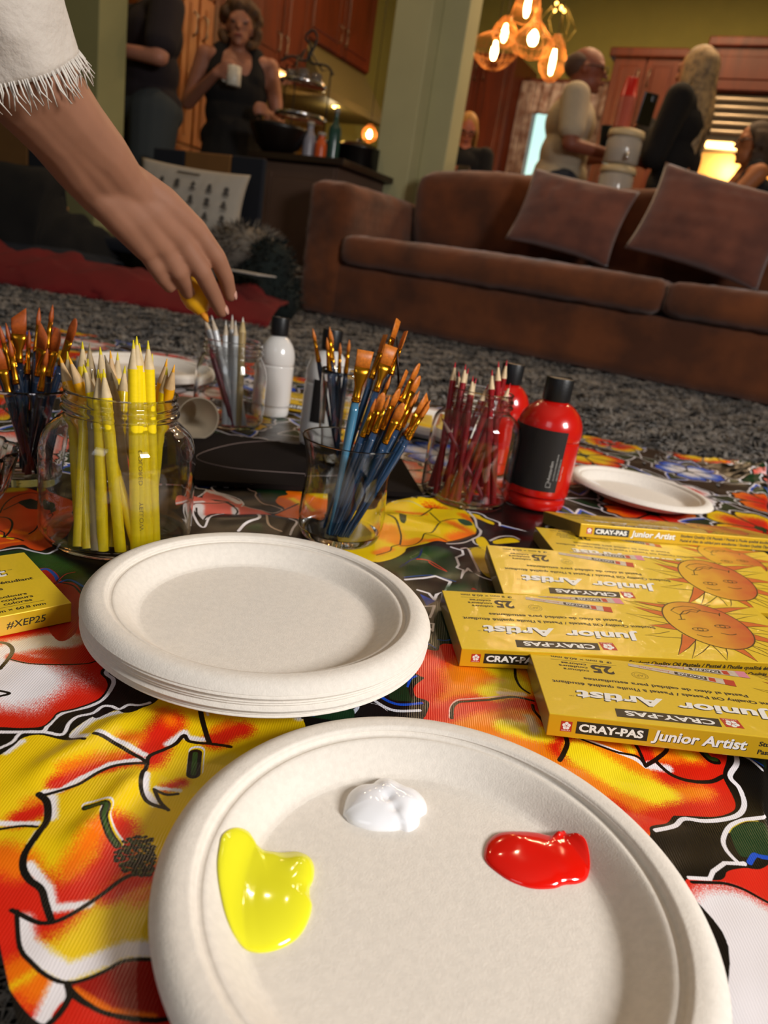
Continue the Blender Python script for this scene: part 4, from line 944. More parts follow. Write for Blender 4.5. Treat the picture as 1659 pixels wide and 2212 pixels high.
def brush_proto(name, kind, w, bl, fl, label, group, handle='#1F3D5C', hr=.0036, bri=None):
    t = empty(name, (0, 0, 0), label, 'paintbrush', group); bri = bri or M_BRI
    lathe('handle', [(.0012, 0), (.0016, .01), (hr*.62, .35), (hr, .82), (hr*.98, .93), (hr*.8, 1.0)], mat('handle_lacquer_'+handle[1:], handle, rough=.22, coat=.7), t, 14, True, True)
    r0 = hr*.86
    secs = [(0, r0, r0, 0), (.002, r0*1.18, r0*1.18, 0), (.0032, r0*.98, r0*.98, 0), (.0045, r0*1.18, r0*1.18, 0), (.0058, r0, r0, 0)]
    if kind == 'round': secs += [(fl*.6, r0*.8, r0*.8, 0), (fl, w, w, 0)]; bs = [(fl-.001, w*.9, w*.9, 0), (fl+bl*.3, w*1.15, w*1.15, 0), (fl+bl*.7, w*.7, w*.7, 0), (fl+bl, .0002, .0002, 0)]
    else:
        secs += [(fl*.45, r0, r0*.95, 0), (fl*.80, w*.95, .0020, 0), (fl, w, .0017, 0)]
        if kind == 'flat': bs = [(fl-.001, w*.94, .0014, 0), (fl+bl*.5, w*.99, .0016, 0), (fl+bl, w*1.06, .0007, 0)]
        elif kind == 'angle': bs = [(fl-.001, w*.94, .0014, 0), (fl+bl*.35, w*1.0, .0017, .3), (fl+bl*.8, w*.98, .0008, .85)]
        else: bs = [(fl-.001, w*.94, .0014, 0), (fl+bl*.5, w*1.08, .0017, 0), (fl+bl*.8, w*.8, .0011, 0), (fl+bl*.95, w*.42, .0008, 0), (fl+bl, w*.1, .0005, 0)]
    v, f = flat_loft(secs); mesh_np('ferrule', v, f, M_BR, t); v, f = flat_loft(bs); mesh_np('bristles', v, f, bri, t)
    t['_L'] = fl+bl; return t
BSPIN = PI/2
def place_brush(proto, base, tip, spin=0.0, label=None):
    FL = proto['_L']; o = proto if proto.name not in _used else copy_tree(proto); _used.add(proto.name)
    if label: o['label'] = label
    L = (tip-base).length; q = (tip-base).to_track_quat('Z', 'Y')
    o.matrix_world = Matrix.Translation(base) @ q.to_matrix().to_4x4() @ Matrix.Rotation(spin+BSPIN, 4, 'Z')
    for c_ in o.children:
        n = c_.name.split('.')[0]
        if n == 'handle': c_.scale = (1, 1, L-FL)
        else: c_.location.z = L-FL-.0005
    return o
gm = 'paintbrushes in the middle tumbler'
BR = {'big': brush_proto('flat_paintbrush', 'flat', .0078, .016, .034, 'wide flat brush with pale blue handle at the left of the middle tumbler', None, '#3F7593', .0046),
      'flat': brush_proto('flat_paintbrush', 'flat', .0065, .019, .028, 'flat golden brush standing tall in the middle tumbler', gm),
      'filb': brush_proto('filbert_paintbrush', 'filbert', .0042, .018, .026, 'rounded filbert brush leaning right in the middle tumbler', gm),
      'angle': brush_proto('angled_paintbrush', 'angle', .0068, .020, .026, 'broad angled brush leaning far right in the middle tumbler', gm),
      'round': brush_proto('round_paintbrush', 'round', .0017, .014, .026, 'thin round brush with pointed bristles in the middle tumbler', gm)}
c = (-.044, .73)
for (tx, ty, bx, by, dy, kd, sp) in [(790, 756, 700, 1165, -.03, 'big', .1), (846, 746, 690, 1165, -.005, 'flat', -.3), (861, 690, 715, 1150, .03, 'flat', .2), (877, 715, 720, 1150, .035, 'flat', .9), (833, 722, 700, 1140, .03, 'flat', 1.0),
                                 (907, 784, 725, 1160, .015, 'filb', .3), (908, 811, 735, 1160, .022, 'filb', .0), (864, 838, 712, 1172, -.02, 'filb', .5), (829, 847, 700, 1170, -.03, 'filb', .2), (845, 810, 705, 1160, -.01, 'round', 0), (872, 870, 738, 1180, -.035, 'filb', .1),
                                 (930, 859, 745, 1180, -.02, 'angle', .25), (931, 869, 765, 1185, -.03, 'round', 0), (926, 880, 768, 1188, -.033, 'round', 0), (907, 843, 750, 1170, .0, 'round', 0), (843, 852, 700, 1175, -.038, 'round', 0), (900, 850, 730, 1175, -.01, 'round', 0), (812, 860, 690, 1172, -.032, 'round', 0), (880, 800, 715, 1165, .01, 'flat', .6)]:
    b_ = in_jar(c, .033, (bx, by), .0125); t_ = D(tx, ty, c[1]+dy); t_ = neck_fix(b_, t_, c, .045, .106); place_brush(BR[kd], b_, t_, sp)
gl_ = 'dark paintbrushes in the left tumbler'
BL_ = {'angle': brush_proto('angled_paintbrush', 'angle', .0072, .026, .030, 'angled brush with brown bristles in the left tumbler', gl_, '#16263A', .0042, M_BRD),
       'round': brush_proto('round_paintbrush', 'round', .0022, .018, .028, 'pointed round brush with brown bristles in the left tumbler', gl_, '#16263A', .0036, M_BRD),
       'filb': brush_proto('filbert_paintbrush', 'filbert', .0048, .024, .028, 'filbert brush with brown bristles in the left tumbler', gl_, '#16263A', .0040, M_BRD)}
c = (-.402, .75)
for (tx, ty, bx, by, dy, kd) in [(40, 664, 45, 1010, .0, 'angle'), (85, 663, 60, 1020, .02, 'round'), (114, 657, 70, 1015, .02, 'round'), (63, 712, 50, 1020, .01, 'round'), (95, 698, 60, 1010, -.01, 'angle'), (125, 708, 70, 1015, .0, 'filb'), (164, 687, 60, 1020, -.01, 'filb'),
                             (103, 751, 60, 1030, -.03, 'round'), (12, 696, 90, 1020, .0, 'round'), (-2, 700, 85, 1025, -.02, 'round'), (-8, 745, 80, 1035, -.03, 'filb'), (20, 730, 75, 1030, -.02, 'round'), (-30, 690, 70, 1030, .02, 'round'), (150, 715, 75, 1010, .02, 'round')]:
    b_ = in_jar(c, .026, (bx, by), .0125); t_ = neck_fix(b_, D(tx, ty, c[1]+dy), c, .045, .104); place_brush(BL_[kd], b_, t_, rng.uniform(-.6, .6))
gb = 'thin paintbrushes in the narrow rear glass'
BB = brush_proto('thin_paintbrush', 'round', .0022, .016, .030, 'thin golden-tipped brush in the narrow rear glass', gb, '#1B2C40', .0038)
c = (-.083, 1.0)
for (tx, ty, bx, by, dy) in [(676, 708, 770, 935, .0), (712, 705, 775, 930, -.01), (716, 715, 780, 940, .01), (706, 728, 765, 935, -.015), (755, 733, 785, 935, .0), (735, 740, 772, 940, .015)]:
    b_ = in_jar(c, .019, (bx, by), .011); t_ = neck_fix(b_, D(tx, ty, c[1]+dy), c, .028, .137); place_brush(BB, b_, t_)
# thin steel palette knife between the brushes
pk = empty('palette_knife', (0, 0, 0), 'thin dark palette knife standing among the brushes in the middle tumbler', 'palette knife')
a_ = D(857, 728, .755); b2 = D(862, 850, .75); b3 = in_jar((-.044, .73), .033, (730, 1150), .0125)
tube('blade', [a_, a_*.5+b2*.5, b2], [.0006, .0012, .0014], mat('dark_steel', '#3A3230', rough=.3, metal=.9), pk, 8); tube('handle', [b2, b3], [.0035, .0042], mat('dark_wood_handle', '#2A1A12', rough=.4), pk, 10)

# ------------------------------------------------------------------ paint bottles
def bottle(R, H, capr, body_c, cap_c, loc, label, paper=None, parent=None, ang=0, logo=False):
    t = empty('paint_bottle', loc, label, 'paint bottle'); t.rotation_euler.z = ang
    hb = H-.058
    P = smooth_prof([(R*.80, 0), (R*.93, .002), (R*.97, .010), (R*.95, .017), (R*.985, .021), (R, .026), (R, hb-.030), (R*.985, hb-.024), (R*.945, hb-.0215), (R*.985, hb-.019), (R*1.0, hb-.010), (R*.95, hb+.002), (R*.80, hb+.014), (R*.56, hb+.0235), (R*.40, hb+.027), (R*.38, hb+.030)], 4)
    lathe('bottle_body', [(.0004, .001)]+P+[(.0004, hb+.030)], mat('bottle_'+body_c[1:], body_c, rough=.22, coat=.6), t, 64, True, True)
    lathe('cap', [(.0004, H-.0295), (capr, H-.0295), (capr*1.02, H-.028), (capr*1.02, H-.001+.0), (capr*.985, H+.0005), (capr*.90, H+.0008), (capr*.90, H-.0002), (.0004, H-.0002)], mat('matt_black_plastic', '#101113', rough=.42, bump=.2, bscale=400), t, 48, True, True, sharp=40)
    if paper:
        a0, a1, z0, z1, col = paper; n = 40; r = R+.0004; V = []; F = []
        for k in range(n+1):
            a = a0+(a1-a0)*k/n
            for z in (z0, z1): V.append((r*math.cos(a), r*math.sin(a), z))
        for k in range(n): F.append((2*k, 2*k+2, 2*k+3, 2*k+1))
        mesh_np('paper_label', V, F, mat('label_'+col[1:], col, rough=.5), t)
        if logo:
            p = Print(); mw = mat('grey_white_print', '#B9B6B2', rough=.5); e = 0
            for k, (tx_, sz, ww) in enumerate((('Amsterdam', .0040, .026), ('ALL ACRYLICS STANDARD SERIES 500', .0018, .036), ('NAPHTHOL RED MEDIUM 396', .0018, .030), ('Royal Talens', .0020, .02))):
                p.text(tx_, .0125, -.004-.0052*k, ww, sz, mw, e)
            p.line([(.003, -.006), (.009, -.006), (.009, 0), (.003, 0), (.003, -.006)], .0006, mw, 0); p.poly([(.0105, -.004), (.0118, -.002), (.0105, 0)], mw, 0)
            V = []
            for v in p.V:   # runs up the bottle, wrapped on the label
                a = a1-.36+(-v[1])/r; V.append(((r+.0003)*math.cos(a), (r+.0003)*math.sin(a), z0+.004+v[0]))
            p.V = V; print_mesh(p, 'label_print', t, Matrix.Identity(4))
            p = Print()
            for k in range(2): p.text(['A', 'Y'][k], 0, .020*k, .010, .009, mw, 0, shear=.3)
            V = []
            for v in p.V:
                a = a0+.55+v[0]/r*.9; V.append(((r+.0003)*math.cos(a), (r+.0003)*math.sin(a), z0+.030+v[1]*1.0))
            p.V = V; print_mesh(p, 'label_script', t, Matrix.Identity(4))
    return t
bottle(.0438, .1755, .0182, '#C4160E', '#17181A', (.203, .98, .0006), 'red paint bottle with black cap and black label, in front of its twin', (R_(-200), R_(-66), .030, .112, '#1A1718'), logo=True)
bottle(.036, .170, .0165, '#C4160E', '#17181A', (.160, 1.13, .0006), 'red paint bottle with black cap, half hidden behind the jar of red pencils')
bottle(.0315, .170, .0150, '#D9D5D0', '#17181A', (-.228, 1.28, .0006), 'white paint bottle with black cap, right behind the jar of white pencils')
bottle(.0330, .178, .0150, '#D9D5D0', '#17181A', (-.119, 1.12, .0006), 'white paint bottle with a black label stripe, behind the narrow glass of brushes', (R_(-118), R_(-88), .040, .105, '#15110F'))
# cut-glass bowl at the left edge
V, F = lathe_data(smooth_prof([(.022, 0), (.030, .003), (.038, .012), (.046, .03), (.052, .052), (.054, .06), (.0525, .0605), (.047, .045), (.035, .02), (.020, .010), (.0006, .009)], 3), 72, True, True)
V = [(x*(1+.05*math.cos(12*math.atan2(y, x)+z*60)), y*(1+.05*math.cos(12*math.atan2(y, x)+z*60)), z) for x, y, z in V]
o = mesh_np('cut_glass_bowl', V, F, M_GLASS); o.location = (-.405, .640, .0008); setprops(o, 'small ribbed cut-glass bowl at the left edge, in front of the left tumbler', 'bowl')
# black board with an embossed oval
bm = bmesh.new(); Q = [G(320, 1044), G(912, 1078), G(866, 1000), G(390, 935)]
Q = [Vector((q.x, q.y, 0)) for q in Q]
vs = [bm.verts.new((q.x, q.y, z)) for z in (.0008, .0075) for q in Q]
for f in ((0, 1, 2, 3)[::-1], (4, 5, 6, 7), (0, 1, 5, 4), (1, 2, 6, 5), (2, 3, 7, 6), (3, 0, 4, 7)): bm.faces.new([vs[i] for i in f])
bmesh.ops.bevel(bm, geom=list(bm.edges), offset=.0008, segments=2, affect='EDGES')
t = empty('black_tray_board', (0, 0, 0), 'flat black board with a faint oval ring, lying between the yellow jar and the tumbler', 'board')
from_bm('board', bm, mat('black_card', '#17110F', rough=.95), t); MATS['black_card'].node_tree.nodes['Principled BSDF'].inputs['Specular IOR Level'].default_value = .12
cc = [G(x, y, .0075) for x, y in ((425, 985), (520, 957), (640, 955), (760, 972), (800, 1000), (740, 1025), (600, 1020), (480, 1008))]
tube('embossed_ring', catmull([(p.x, p.y, .0078) for p in cc], 8, True), .0006, mat('ring_line', '#6A5A56', rough=.4), t, 6, True)
# far plate with a dab of white paint
fp = near_plate.copy(); fp.data = near_plate.data; COL.objects.link(fp); g = G(1376, 1052, .020); fp.scale = (.86, .86, .95); fp.location = (g.x+.004, g.y, .0035); fp.rotation_euler = (R_(1.0), R_(1.5), 1)
setprops(fp, 'cream pulp plate with a little white paint, right of the red bottle', 'plate')
d_ = G(1268, 1038, .012)
V, F = ell_data((0, 0, 0), (.022, .014, .0045)); V = [(x, y, max(-.001, z+.0015*math.sin(x*300)*math.cos(y*260))) for x, y, z in V]
o = mesh_np('paint_dab', V, F, mat('paint_dab_paint_w', '#F2F2F6', rough=.16, coat=.6)); o.location = (d_.x, d_.y, .0075); setprops(o, 'small white dab of paint on the far plate beside the red bottle', 'paint')
# things behind the yellow jar
sp0 = [(-.375, 1.02), (-.375, 1.02)]
for i in range(6):
    o = near_plate.copy(); COL.objects.link(o); g = G(285, 800, .03); o.location = (g.x-.01, g.y+.10, .0006+.0017*i); o.rotation_euler.z = i*.7
    o['label'] = 'cream pulp plate in the low stack behind the yellow pencil jar'; o['group'] = 'low stack of pulp plates behind the yellow pencil jar'
cup = empty('plastic_cup', (0, 0, 0), 'pale translucent plastic cup lying on its side right of the yellow pencils', 'cup')
M_CUP = mat('frosted_plastic', '#B8A890', rough=.35, trans=.6, ior=1.2)
a_ = D(395, 850, 1.0); b_ = D(428, 838, .96)
V, F = lathe_data([(.0005, 0), (.024, 0), (.026, .002), (.036, .085), (.0375, .087), (.0345, .085), (.0245, .004), (.0005, .003)], 40, True, True)
M = Matrix.Translation((a_.x-.020, a_.y+.07, .0310)) @ Matrix.Scale(.82, 4) @ Matrix.Rotation(R_(35), 4, 'Z') @ Matrix.Rotation(R_(86), 4, 'X')
mesh_np('cup_body', [tuple(M @ Vector(v)) for v in V], F, M_CUP, cup)
# distant yellow pastel box and pale plate stack seen between the vessels
o = copy_tree(box0); place_box(o, G(590, 862, .022), G(790, 895, .022), G(570, 835, .022), 'yellow pastel box lying far back between the two white bottles')
for i in range(4):
    o = near_plate.copy(); COL.objects.link(o); g = G(925, 925, .02); o.location = (g.x+.01, g.y+.06, .0006+.0017*i); o.scale = (.8, .8, 1); o.rotation_euler.z = i*.9
    o['label'] = 'cream pulp plate in the small stack behind the jar of red pencils'; o['group'] = 'small stack of pulp plates behind the red pencil jar'
# ------------------------------------------------------------------ room shell
TH = R_(25.5); U = Vector((math.cos(TH), -math.sin(TH), 0)); Vd = Vector((math.sin(TH), math.cos(TH), 0)); Zu = Vector((0, 0, 1)); FZ = -.03
class Plane:
    """upright plane through P running along d; .at() gives (distance along, height) seen at a photo pixel"""
    def __init__(s, P, d):
        s.P = Vector((P.x, P.y, 0)); s.d = d; s.n = Vector((-d.y, d.x, 0))
        if s.n.dot(-s.P) < 0: s.n = -s.n          # n points to the camera side
    def at(s, px, py):
        r = Vector(ray(px, py)); k = (s.P-Vector(CPOS)).dot(s.n)/r.dot(s.n); p = Vector(CPOS)+r*k
        return (p-s.P).dot(s.d), p.z
    def pt(s, a, z, off=0): return s.P+s.d*a+Zu*z+s.n*off
    def M(s): return frame_M(s.P, s.d, -s.n, Zu)      # local x along, y away from the camera, z up
def pbox(name, pl, s0, s1, z0, z1, y0, y1, m, parent=None, bev=.003, label=None):
    bm = bmesh.new(); bbox_bm(bm, s0, s1, y0, y1, z0, z1, pl.M(), bev=bev)
    bmesh.ops.recalc_face_normals(bm, faces=bm.faces)
    return from_bm(name, bm, m, parent, label=label)
M_WALL = mat('green_wall_paint', '#98914A', rough=.85, var=.03, vscale=6); M_POST = mat('pale_green_paint', '#A9A67E', rough=.8, var=.03, vscale=5); M_DGREEN = mat('dark_green_paint', '#2C3A2C', rough=.8)
M_CHER = wood('cherry_wood', '#4A1A0B', '#6C2C14', .35, (3, 3, .5)); M_OAK = wood('oak_wood', '#8A4A1E', '#A8642C', .35, (3, 3, .5)); M_STEEL = mat('brushed_steel', '#9C8F7C', rough=.35, metal=.85)
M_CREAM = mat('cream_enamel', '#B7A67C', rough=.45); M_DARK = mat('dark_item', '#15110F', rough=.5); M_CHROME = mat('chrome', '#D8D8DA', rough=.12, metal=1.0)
bm = bmesh.new(); bbox_bm(bm, -6, 6, -3.2, 9, FZ-.05, FZ); struct(from_bm('floor', bm, wood('floor_boards', '#4A2E1A', '#6B4426', .4, (8, .6, 1))))
bm = bmesh.new(); bbox_bm(bm, -6, 6, -3.2, 9.2, 2.92, 3.0); struct(from_bm('ceiling', bm, mat('ceiling_paint', '#CFC8B4', rough=.9)))
WR = Plane(G(1400, 112, 2.25), U)
WK = Plane(D(690, 200, 6.2), Vd)
# corner between the two kitchen walls
sR0 = None
for t in np.linspace(0, 6, 1201):
    p = WK.P+WK.d*t
    if (p-WR.P).dot(WR.n) < .55: sR0 = (p-WR.P).dot(WR.d); tK1 = t; break
struct(pbox('wall_back', WR, sR0-3.5, 4.2, FZ, 2.92, .62, .72, M_WALL, bev=0))
struct(pbox('wall_kitchen', WK, -4.6, tK1+.9, FZ, 2.92, .62, .72, M_WALL, bev=0))
# far left: dark green wall behind the post
WL = Plane(D(60, 200, 5.2), U); a0 = WL.at(-300, 200)[0]; a1 = WL.at(235, 200)[0]
struct(pbox('wall_left', WL, a0-2, a1, FZ, 2.92, 0, .1, M_DGREEN, bev=0))
bm = bmesh.new(); bbox_bm(bm, 3.6, 3.7, -3.2, 7, FZ, 2.92); struct(from_bm('wall_right', bm, M_WALL))
# posts
PL1 = Plane(D(180, 300, 3.9), U); a, _ = PL1.at(120, 0); b_, _ = PL1.at(210, 200)
struct(pbox('trim_1', PL1, a, b_, FZ, 2.92, 0, .17, mat('olive_post_paint', '#8F8A5C', rough=.8, var=.03, vscale=5), bev=.004))
PL2 = Plane(D(920, 200, 4.6), U); a, _ = PL2.at(886, 0); b_, _ = PL2.at(949, 0); c_, _ = PL2.at(1026, 0)
struct(pbox('trim_2', PL2, a-.05, b_, FZ, 2.92, -.06, .20, M_POST, bev=.006))
struct(pbox('trim_3', PL2, b_, c_-.05, FZ, 2.92, .06, .22, M_POST, bev=.006))
# ------------------------------------------------------------------ kitchen furniture
def cabinet(name, pl, s0, s1, z0, z1, y0, y1, m, label, nd=1, handle=True, crown=False, rows=1, cat='cabinet', group=None):
    c0 = pl.pt((s0+s1)/2, z0); t = empty(name, c0, label, cat, group)
    bm = bmesh.new(); bbox_bm(bm, s0, s1, y0, y1, z0, z1, pl.M(), bev=.003)
    if crown: bbox_bm(bm, s0-.04, s1+.04, y0-.05, y1, z1-.02, z1+.05, pl.M(), bev=.012)
    bmesh.ops.recalc_face_normals(bm, faces=bm.faces)
    o = from_bm('carcass', bm, m, None); o.parent = t; o.matrix_parent_inverse = Matrix.Translation(-c0)
    w_ = (s1-s0)/nd; h_ = (z1-z0)/rows
    for i in range(nd):
        for j in range(rows):
            a, b = s0+i*w_+.008, s0+(i+1)*w_-.008; z_a, z_b = z0+j*h_+.010, z0+(j+1)*h_-.010
            bm = bmesh.new(); bbox_bm(bm, a, b, y0-.020, y0-.001, z_a, z_b, pl.M(), bev=.003)
            bbox_bm(bm, a+.06, b-.06, y0-.027, y0-.016, z_a+.07, z_b-.07, pl.M(), bev=.008)
            for q in ((a+.045, a+.060), (b-.060, b-.045)): bbox_bm(bm, q[0], q[1], y0-.025, y0-.018, z_a+.05, z_b-.05, pl.M(), bev=.002)
            bmesh.ops.recalc_face_normals(bm, faces=bm.faces)
            d_ = from_bm('door', bm, m, None); d_.parent = t; d_.matrix_parent_inverse = Matrix.Translation(-c0)
            if handle:
                hx = b-.035 if i % 2 == 0 else a+.035; zh = z_a+.07 if z0 > 1 else z_b-.22
                V, F = tube_data([pl.pt(hx, zh, -y0+.02), pl.pt(hx, zh+.02, -y0+.05), pl.pt(hx, zh+.11, -y0+.05), pl.pt(hx, zh+.13, -y0+.02)], .006, 8)
                h = mesh_np('handle', V, F, M_STEEL); h.parent = d_
    return t
# back wall: left to right
s_, z_ = WR.at(1012, 110); s2, _ = WR.at(1112, 150)
cabinet('tall_cabinet', WR, s_-.15, s2, FZ+.005, 2.22, 0, .60, M_CHER, 'tall red-brown cabinet between the centre post and the window', 2)
s0, _ = WR.at(1331, 112); s1, _ = WR.at(1480, 112)
cabinet('tall_cabinet', WR, s0, s1, FZ+.005, 2.22, 0, .60, M_CHER, 'tall red-brown cabinet with two doors behind the red cups', 2, crown=True)
s0, _ = WR.at(1546, 88); 
cabinet('wall_cabinet', WR, s0, s0+1.1, 1.98, 2.30, -.02, .60, M_CHER, 'short cherry cabinet above the slatted steel hood', 1, handle=False, crown=True)
t = empty('range_hood', WR.pt(s0+.5, 1.5), 'steel hood with horizontal slats under the short cherry cabinet', 'range hood')
pbox('hood_body', WR, s0+.01, s0+1.1, 1.64, 1.97, .03, .60, mat('grey_beige_enamel', '#8D8470', rough=.5), None)
o = bpy.context.scene.objects['hood_body']; o.parent = t; o.matrix_parent_inverse = t.matrix_world.inverted() if False else Matrix.Translation(-t.location)
for k in range(5):
    zc = 1.93-k*.058; o = pbox('slat', WR, s0+.02, s0+1.08, zc-.016, zc+.012, -.025, .03, M_STEEL, None, bev=.008); o.parent = t; o.matrix_parent_inverse = Matrix.Translation(-t.location)
o = pbox('lamp_strip', WR, s0+.1, s0+.9, 1.625, 1.638, .05, .25, mat('lit_strip', '#FFD9A0', emit='#FFC070', estr=9), None); o.parent = t; o.matrix_parent_inverse = Matrix.Translation(-t.location)
pbox('backsplash', WR, s0-.05, s0+1.2, .95, 1.63, .45, .50, mat('cream_tile', '#D8B070', rough=.4, var=.05), None)
setprops(bpy.data.objects['backsplash'], 'cream backsplash brightly lit from above, behind the seated woman', 'backsplash')
cabinet('base_cabinet', WR, s0+.02, s0+1.3, FZ+.005, .86, -.02, .42, M_CHER, 'low cherry cabinet under the lit backsplash', 3)
o = pbox('worktop', WR, s0+.01, s0+1.34, .865, .905, -.05, .44, mat('stone_top', '#4A3A2C', rough=.25), None); setprops(o, 'dark stone worktop under the lit backsplash', 'worktop')
point('backsplash_glow', tuple(WR.pt(s0+.30, 1.50, -.30)), 9, (1, .68, .32), .08)  # added warm point light, no fitting of its own, brightens the backsplash
# window with curtains
sa, _ = WR.at(1118, 200); sb, _ = WR.at(1312, 200)
t = struct(empty('window_1', WR.pt((sa+sb)/2, 1.0), 'bright window with sheer curtains behind the man', 'window')); 
def kid(o, t): o.parent = t; o.matrix_parent_inverse = Matrix.Translation(-t.location); return o
zb = .45; zt = 2.05; fr = M_CHER
kid(pbox('window_frame', WR, sa-.06, sa, zb, zt+.06, .30, .62, fr), t); kid(pbox('window_frame', WR, sb, sb+.06, zb, zt+.06, .30, .62, fr), t); kid(pbox('window_frame', WR, sa-.06, sb+.06, zt, zt+.06, .30, .62, fr), t)
kid(pbox('daylight_pane', WR, sa, sb, zb, zt, .60, .615, mat('daylight', '#BFE0D8', emit='#B8E4DC', estr=1.3), bev=0), t)
kid(pbox('glazing_bar', WR, (sa+sb)/2-.012, (sa+sb)/2+.012, zb, zt, .55, .60, mat('white_bar', '#C9C4B8', rough=.5), bev=.002), t)
kid(pbox('glazing_bar', WR, sa, sb, 1.25, 1.28, .55, .60, mat('white_bar', '#C9C4B8', rough=.5), bev=.002), t)
def curtain(sx0, sx1, m, label, ampl=.02, zt_=2.06, zb_=.1):
    n = 60; V = []; F = []
    for i in range(n+1):
        s = sx0+(sx1-sx0)*i/n
        for j, z in enumerate(np.linspace(zb_, zt_, 8)):
            y = .22+ampl*math.sin(i*.9)+.006*math.sin(j+i*.3); V.append(tuple(WR.pt(s, z, -y)))
    for i in range(n):
        for j in range(7): a = i*8+j; F.append((a, a+8, a+9, a+1))
    o = mesh_np('curtain', V, F, m); sd = o.modifiers.new('s', 'SOLIDIFY'); sd.thickness = .003; setprops(o, label, 'curtain'); return o
mc = mat('patterned_curtain', '#8E6C60', rough=.9, col2='#C4B4AE', vscale=14)
curtain(sa-.06, sa+.10, mc, 'patterned brown curtain at the left of the kitchen window'); curtain(sa+.36, sa+.56, mc, 'patterned brown curtain in the middle of the kitchen window', zb_=.1); curtain(sb-.14, sb+.0, mc, 'patterned brown curtain at the right of the kitchen window')
curtain(sa, sb, mc, 'short patterned valance along the top of the kitchen window', .015, 2.06, 1.80)
# left run of cabinets, receding
def kc(px, py): return WK.at(px, py)
sA = kc(388, 150)[0]; sB = kc(452, 150)[0]; sC = kc(560, 100)[0]; sD = kc(690, 60)[0]; sE = kc(832, 100)[0]
cabinet('tall_cabinet', WK, sA-.02, sB, FZ+.005, 2.45, 0, .6, M_OAK, 'tall honey-lit oak cabinet between the man and the woman at left', 2, rows=3)
cabinet('tall_cabinet', WK, sB+.01, sC, FZ+.005, 2.5, .02, .6, M_CHER, 'tall cherry cabinet directly behind the woman with the mug', 1)
zU = kc(690, 78)[1]
cabinet('wall_cabinet', WK, sC+.01, sD, 1.50, 2.6, .10, .6, M_CHER, 'cherry wall cabinet above the tiered stand', 2)
cabinet('wall_cabinet', WK, sD+.01, sE, zU, 2.6, .14, .6, M_CHER, 'cherry wall cabinet above the cream range hood', 2)
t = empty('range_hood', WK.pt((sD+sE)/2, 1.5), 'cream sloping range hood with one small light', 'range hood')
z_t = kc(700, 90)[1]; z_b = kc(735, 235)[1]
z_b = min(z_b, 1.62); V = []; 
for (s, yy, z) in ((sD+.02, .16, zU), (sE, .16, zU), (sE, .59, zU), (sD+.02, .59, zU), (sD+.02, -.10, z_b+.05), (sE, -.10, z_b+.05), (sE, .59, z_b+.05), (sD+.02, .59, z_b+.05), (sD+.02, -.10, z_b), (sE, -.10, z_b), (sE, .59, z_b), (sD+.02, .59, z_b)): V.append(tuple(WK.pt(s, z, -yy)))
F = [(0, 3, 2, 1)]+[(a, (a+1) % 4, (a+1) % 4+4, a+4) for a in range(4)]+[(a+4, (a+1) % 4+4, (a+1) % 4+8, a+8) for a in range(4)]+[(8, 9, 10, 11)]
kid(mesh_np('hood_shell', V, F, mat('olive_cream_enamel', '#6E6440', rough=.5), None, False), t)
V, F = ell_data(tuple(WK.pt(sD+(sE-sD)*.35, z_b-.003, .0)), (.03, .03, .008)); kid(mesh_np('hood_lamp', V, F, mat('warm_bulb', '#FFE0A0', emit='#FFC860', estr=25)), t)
o = pbox('backsplash', WK, sC+.02, sE+.1, .93, z_b, .58, .60, mat('ochre_tile', '#7A5C2C', rough=.5, var=.06)); setprops(o, 'ochre backsplash under the cream range hood', 'backsplash')
cabinet('base_cabinet', WK, sC+.02, sE+.2, FZ+.005, .86, .02, .58, M_CHER, 'low cherry cabinets under the cream range hood', 3)
o = pbox('worktop', WK, sC+.015, sE+.22, .865, .905, -.02, .575, mat('stone_top', '#4A3A2C', rough=.25)); setprops(o, 'dark stone worktop under the cream range hood', 'worktop')
o = pbox('light_strip', WK, sC+.06, sD-.05, 1.478, 1.495, .14, .20, mat('lit_strip', '#FFD9A0', emit='#FFC070', estr=9)); setprops(o, 'glowing light strip under the cherry wall cabinet', 'light')
point('hood_glow', tuple(WK.pt(sD+(sE-sD)*.35, z_b-.08, -.05)), 1.0, (1, .75, .4), .04)
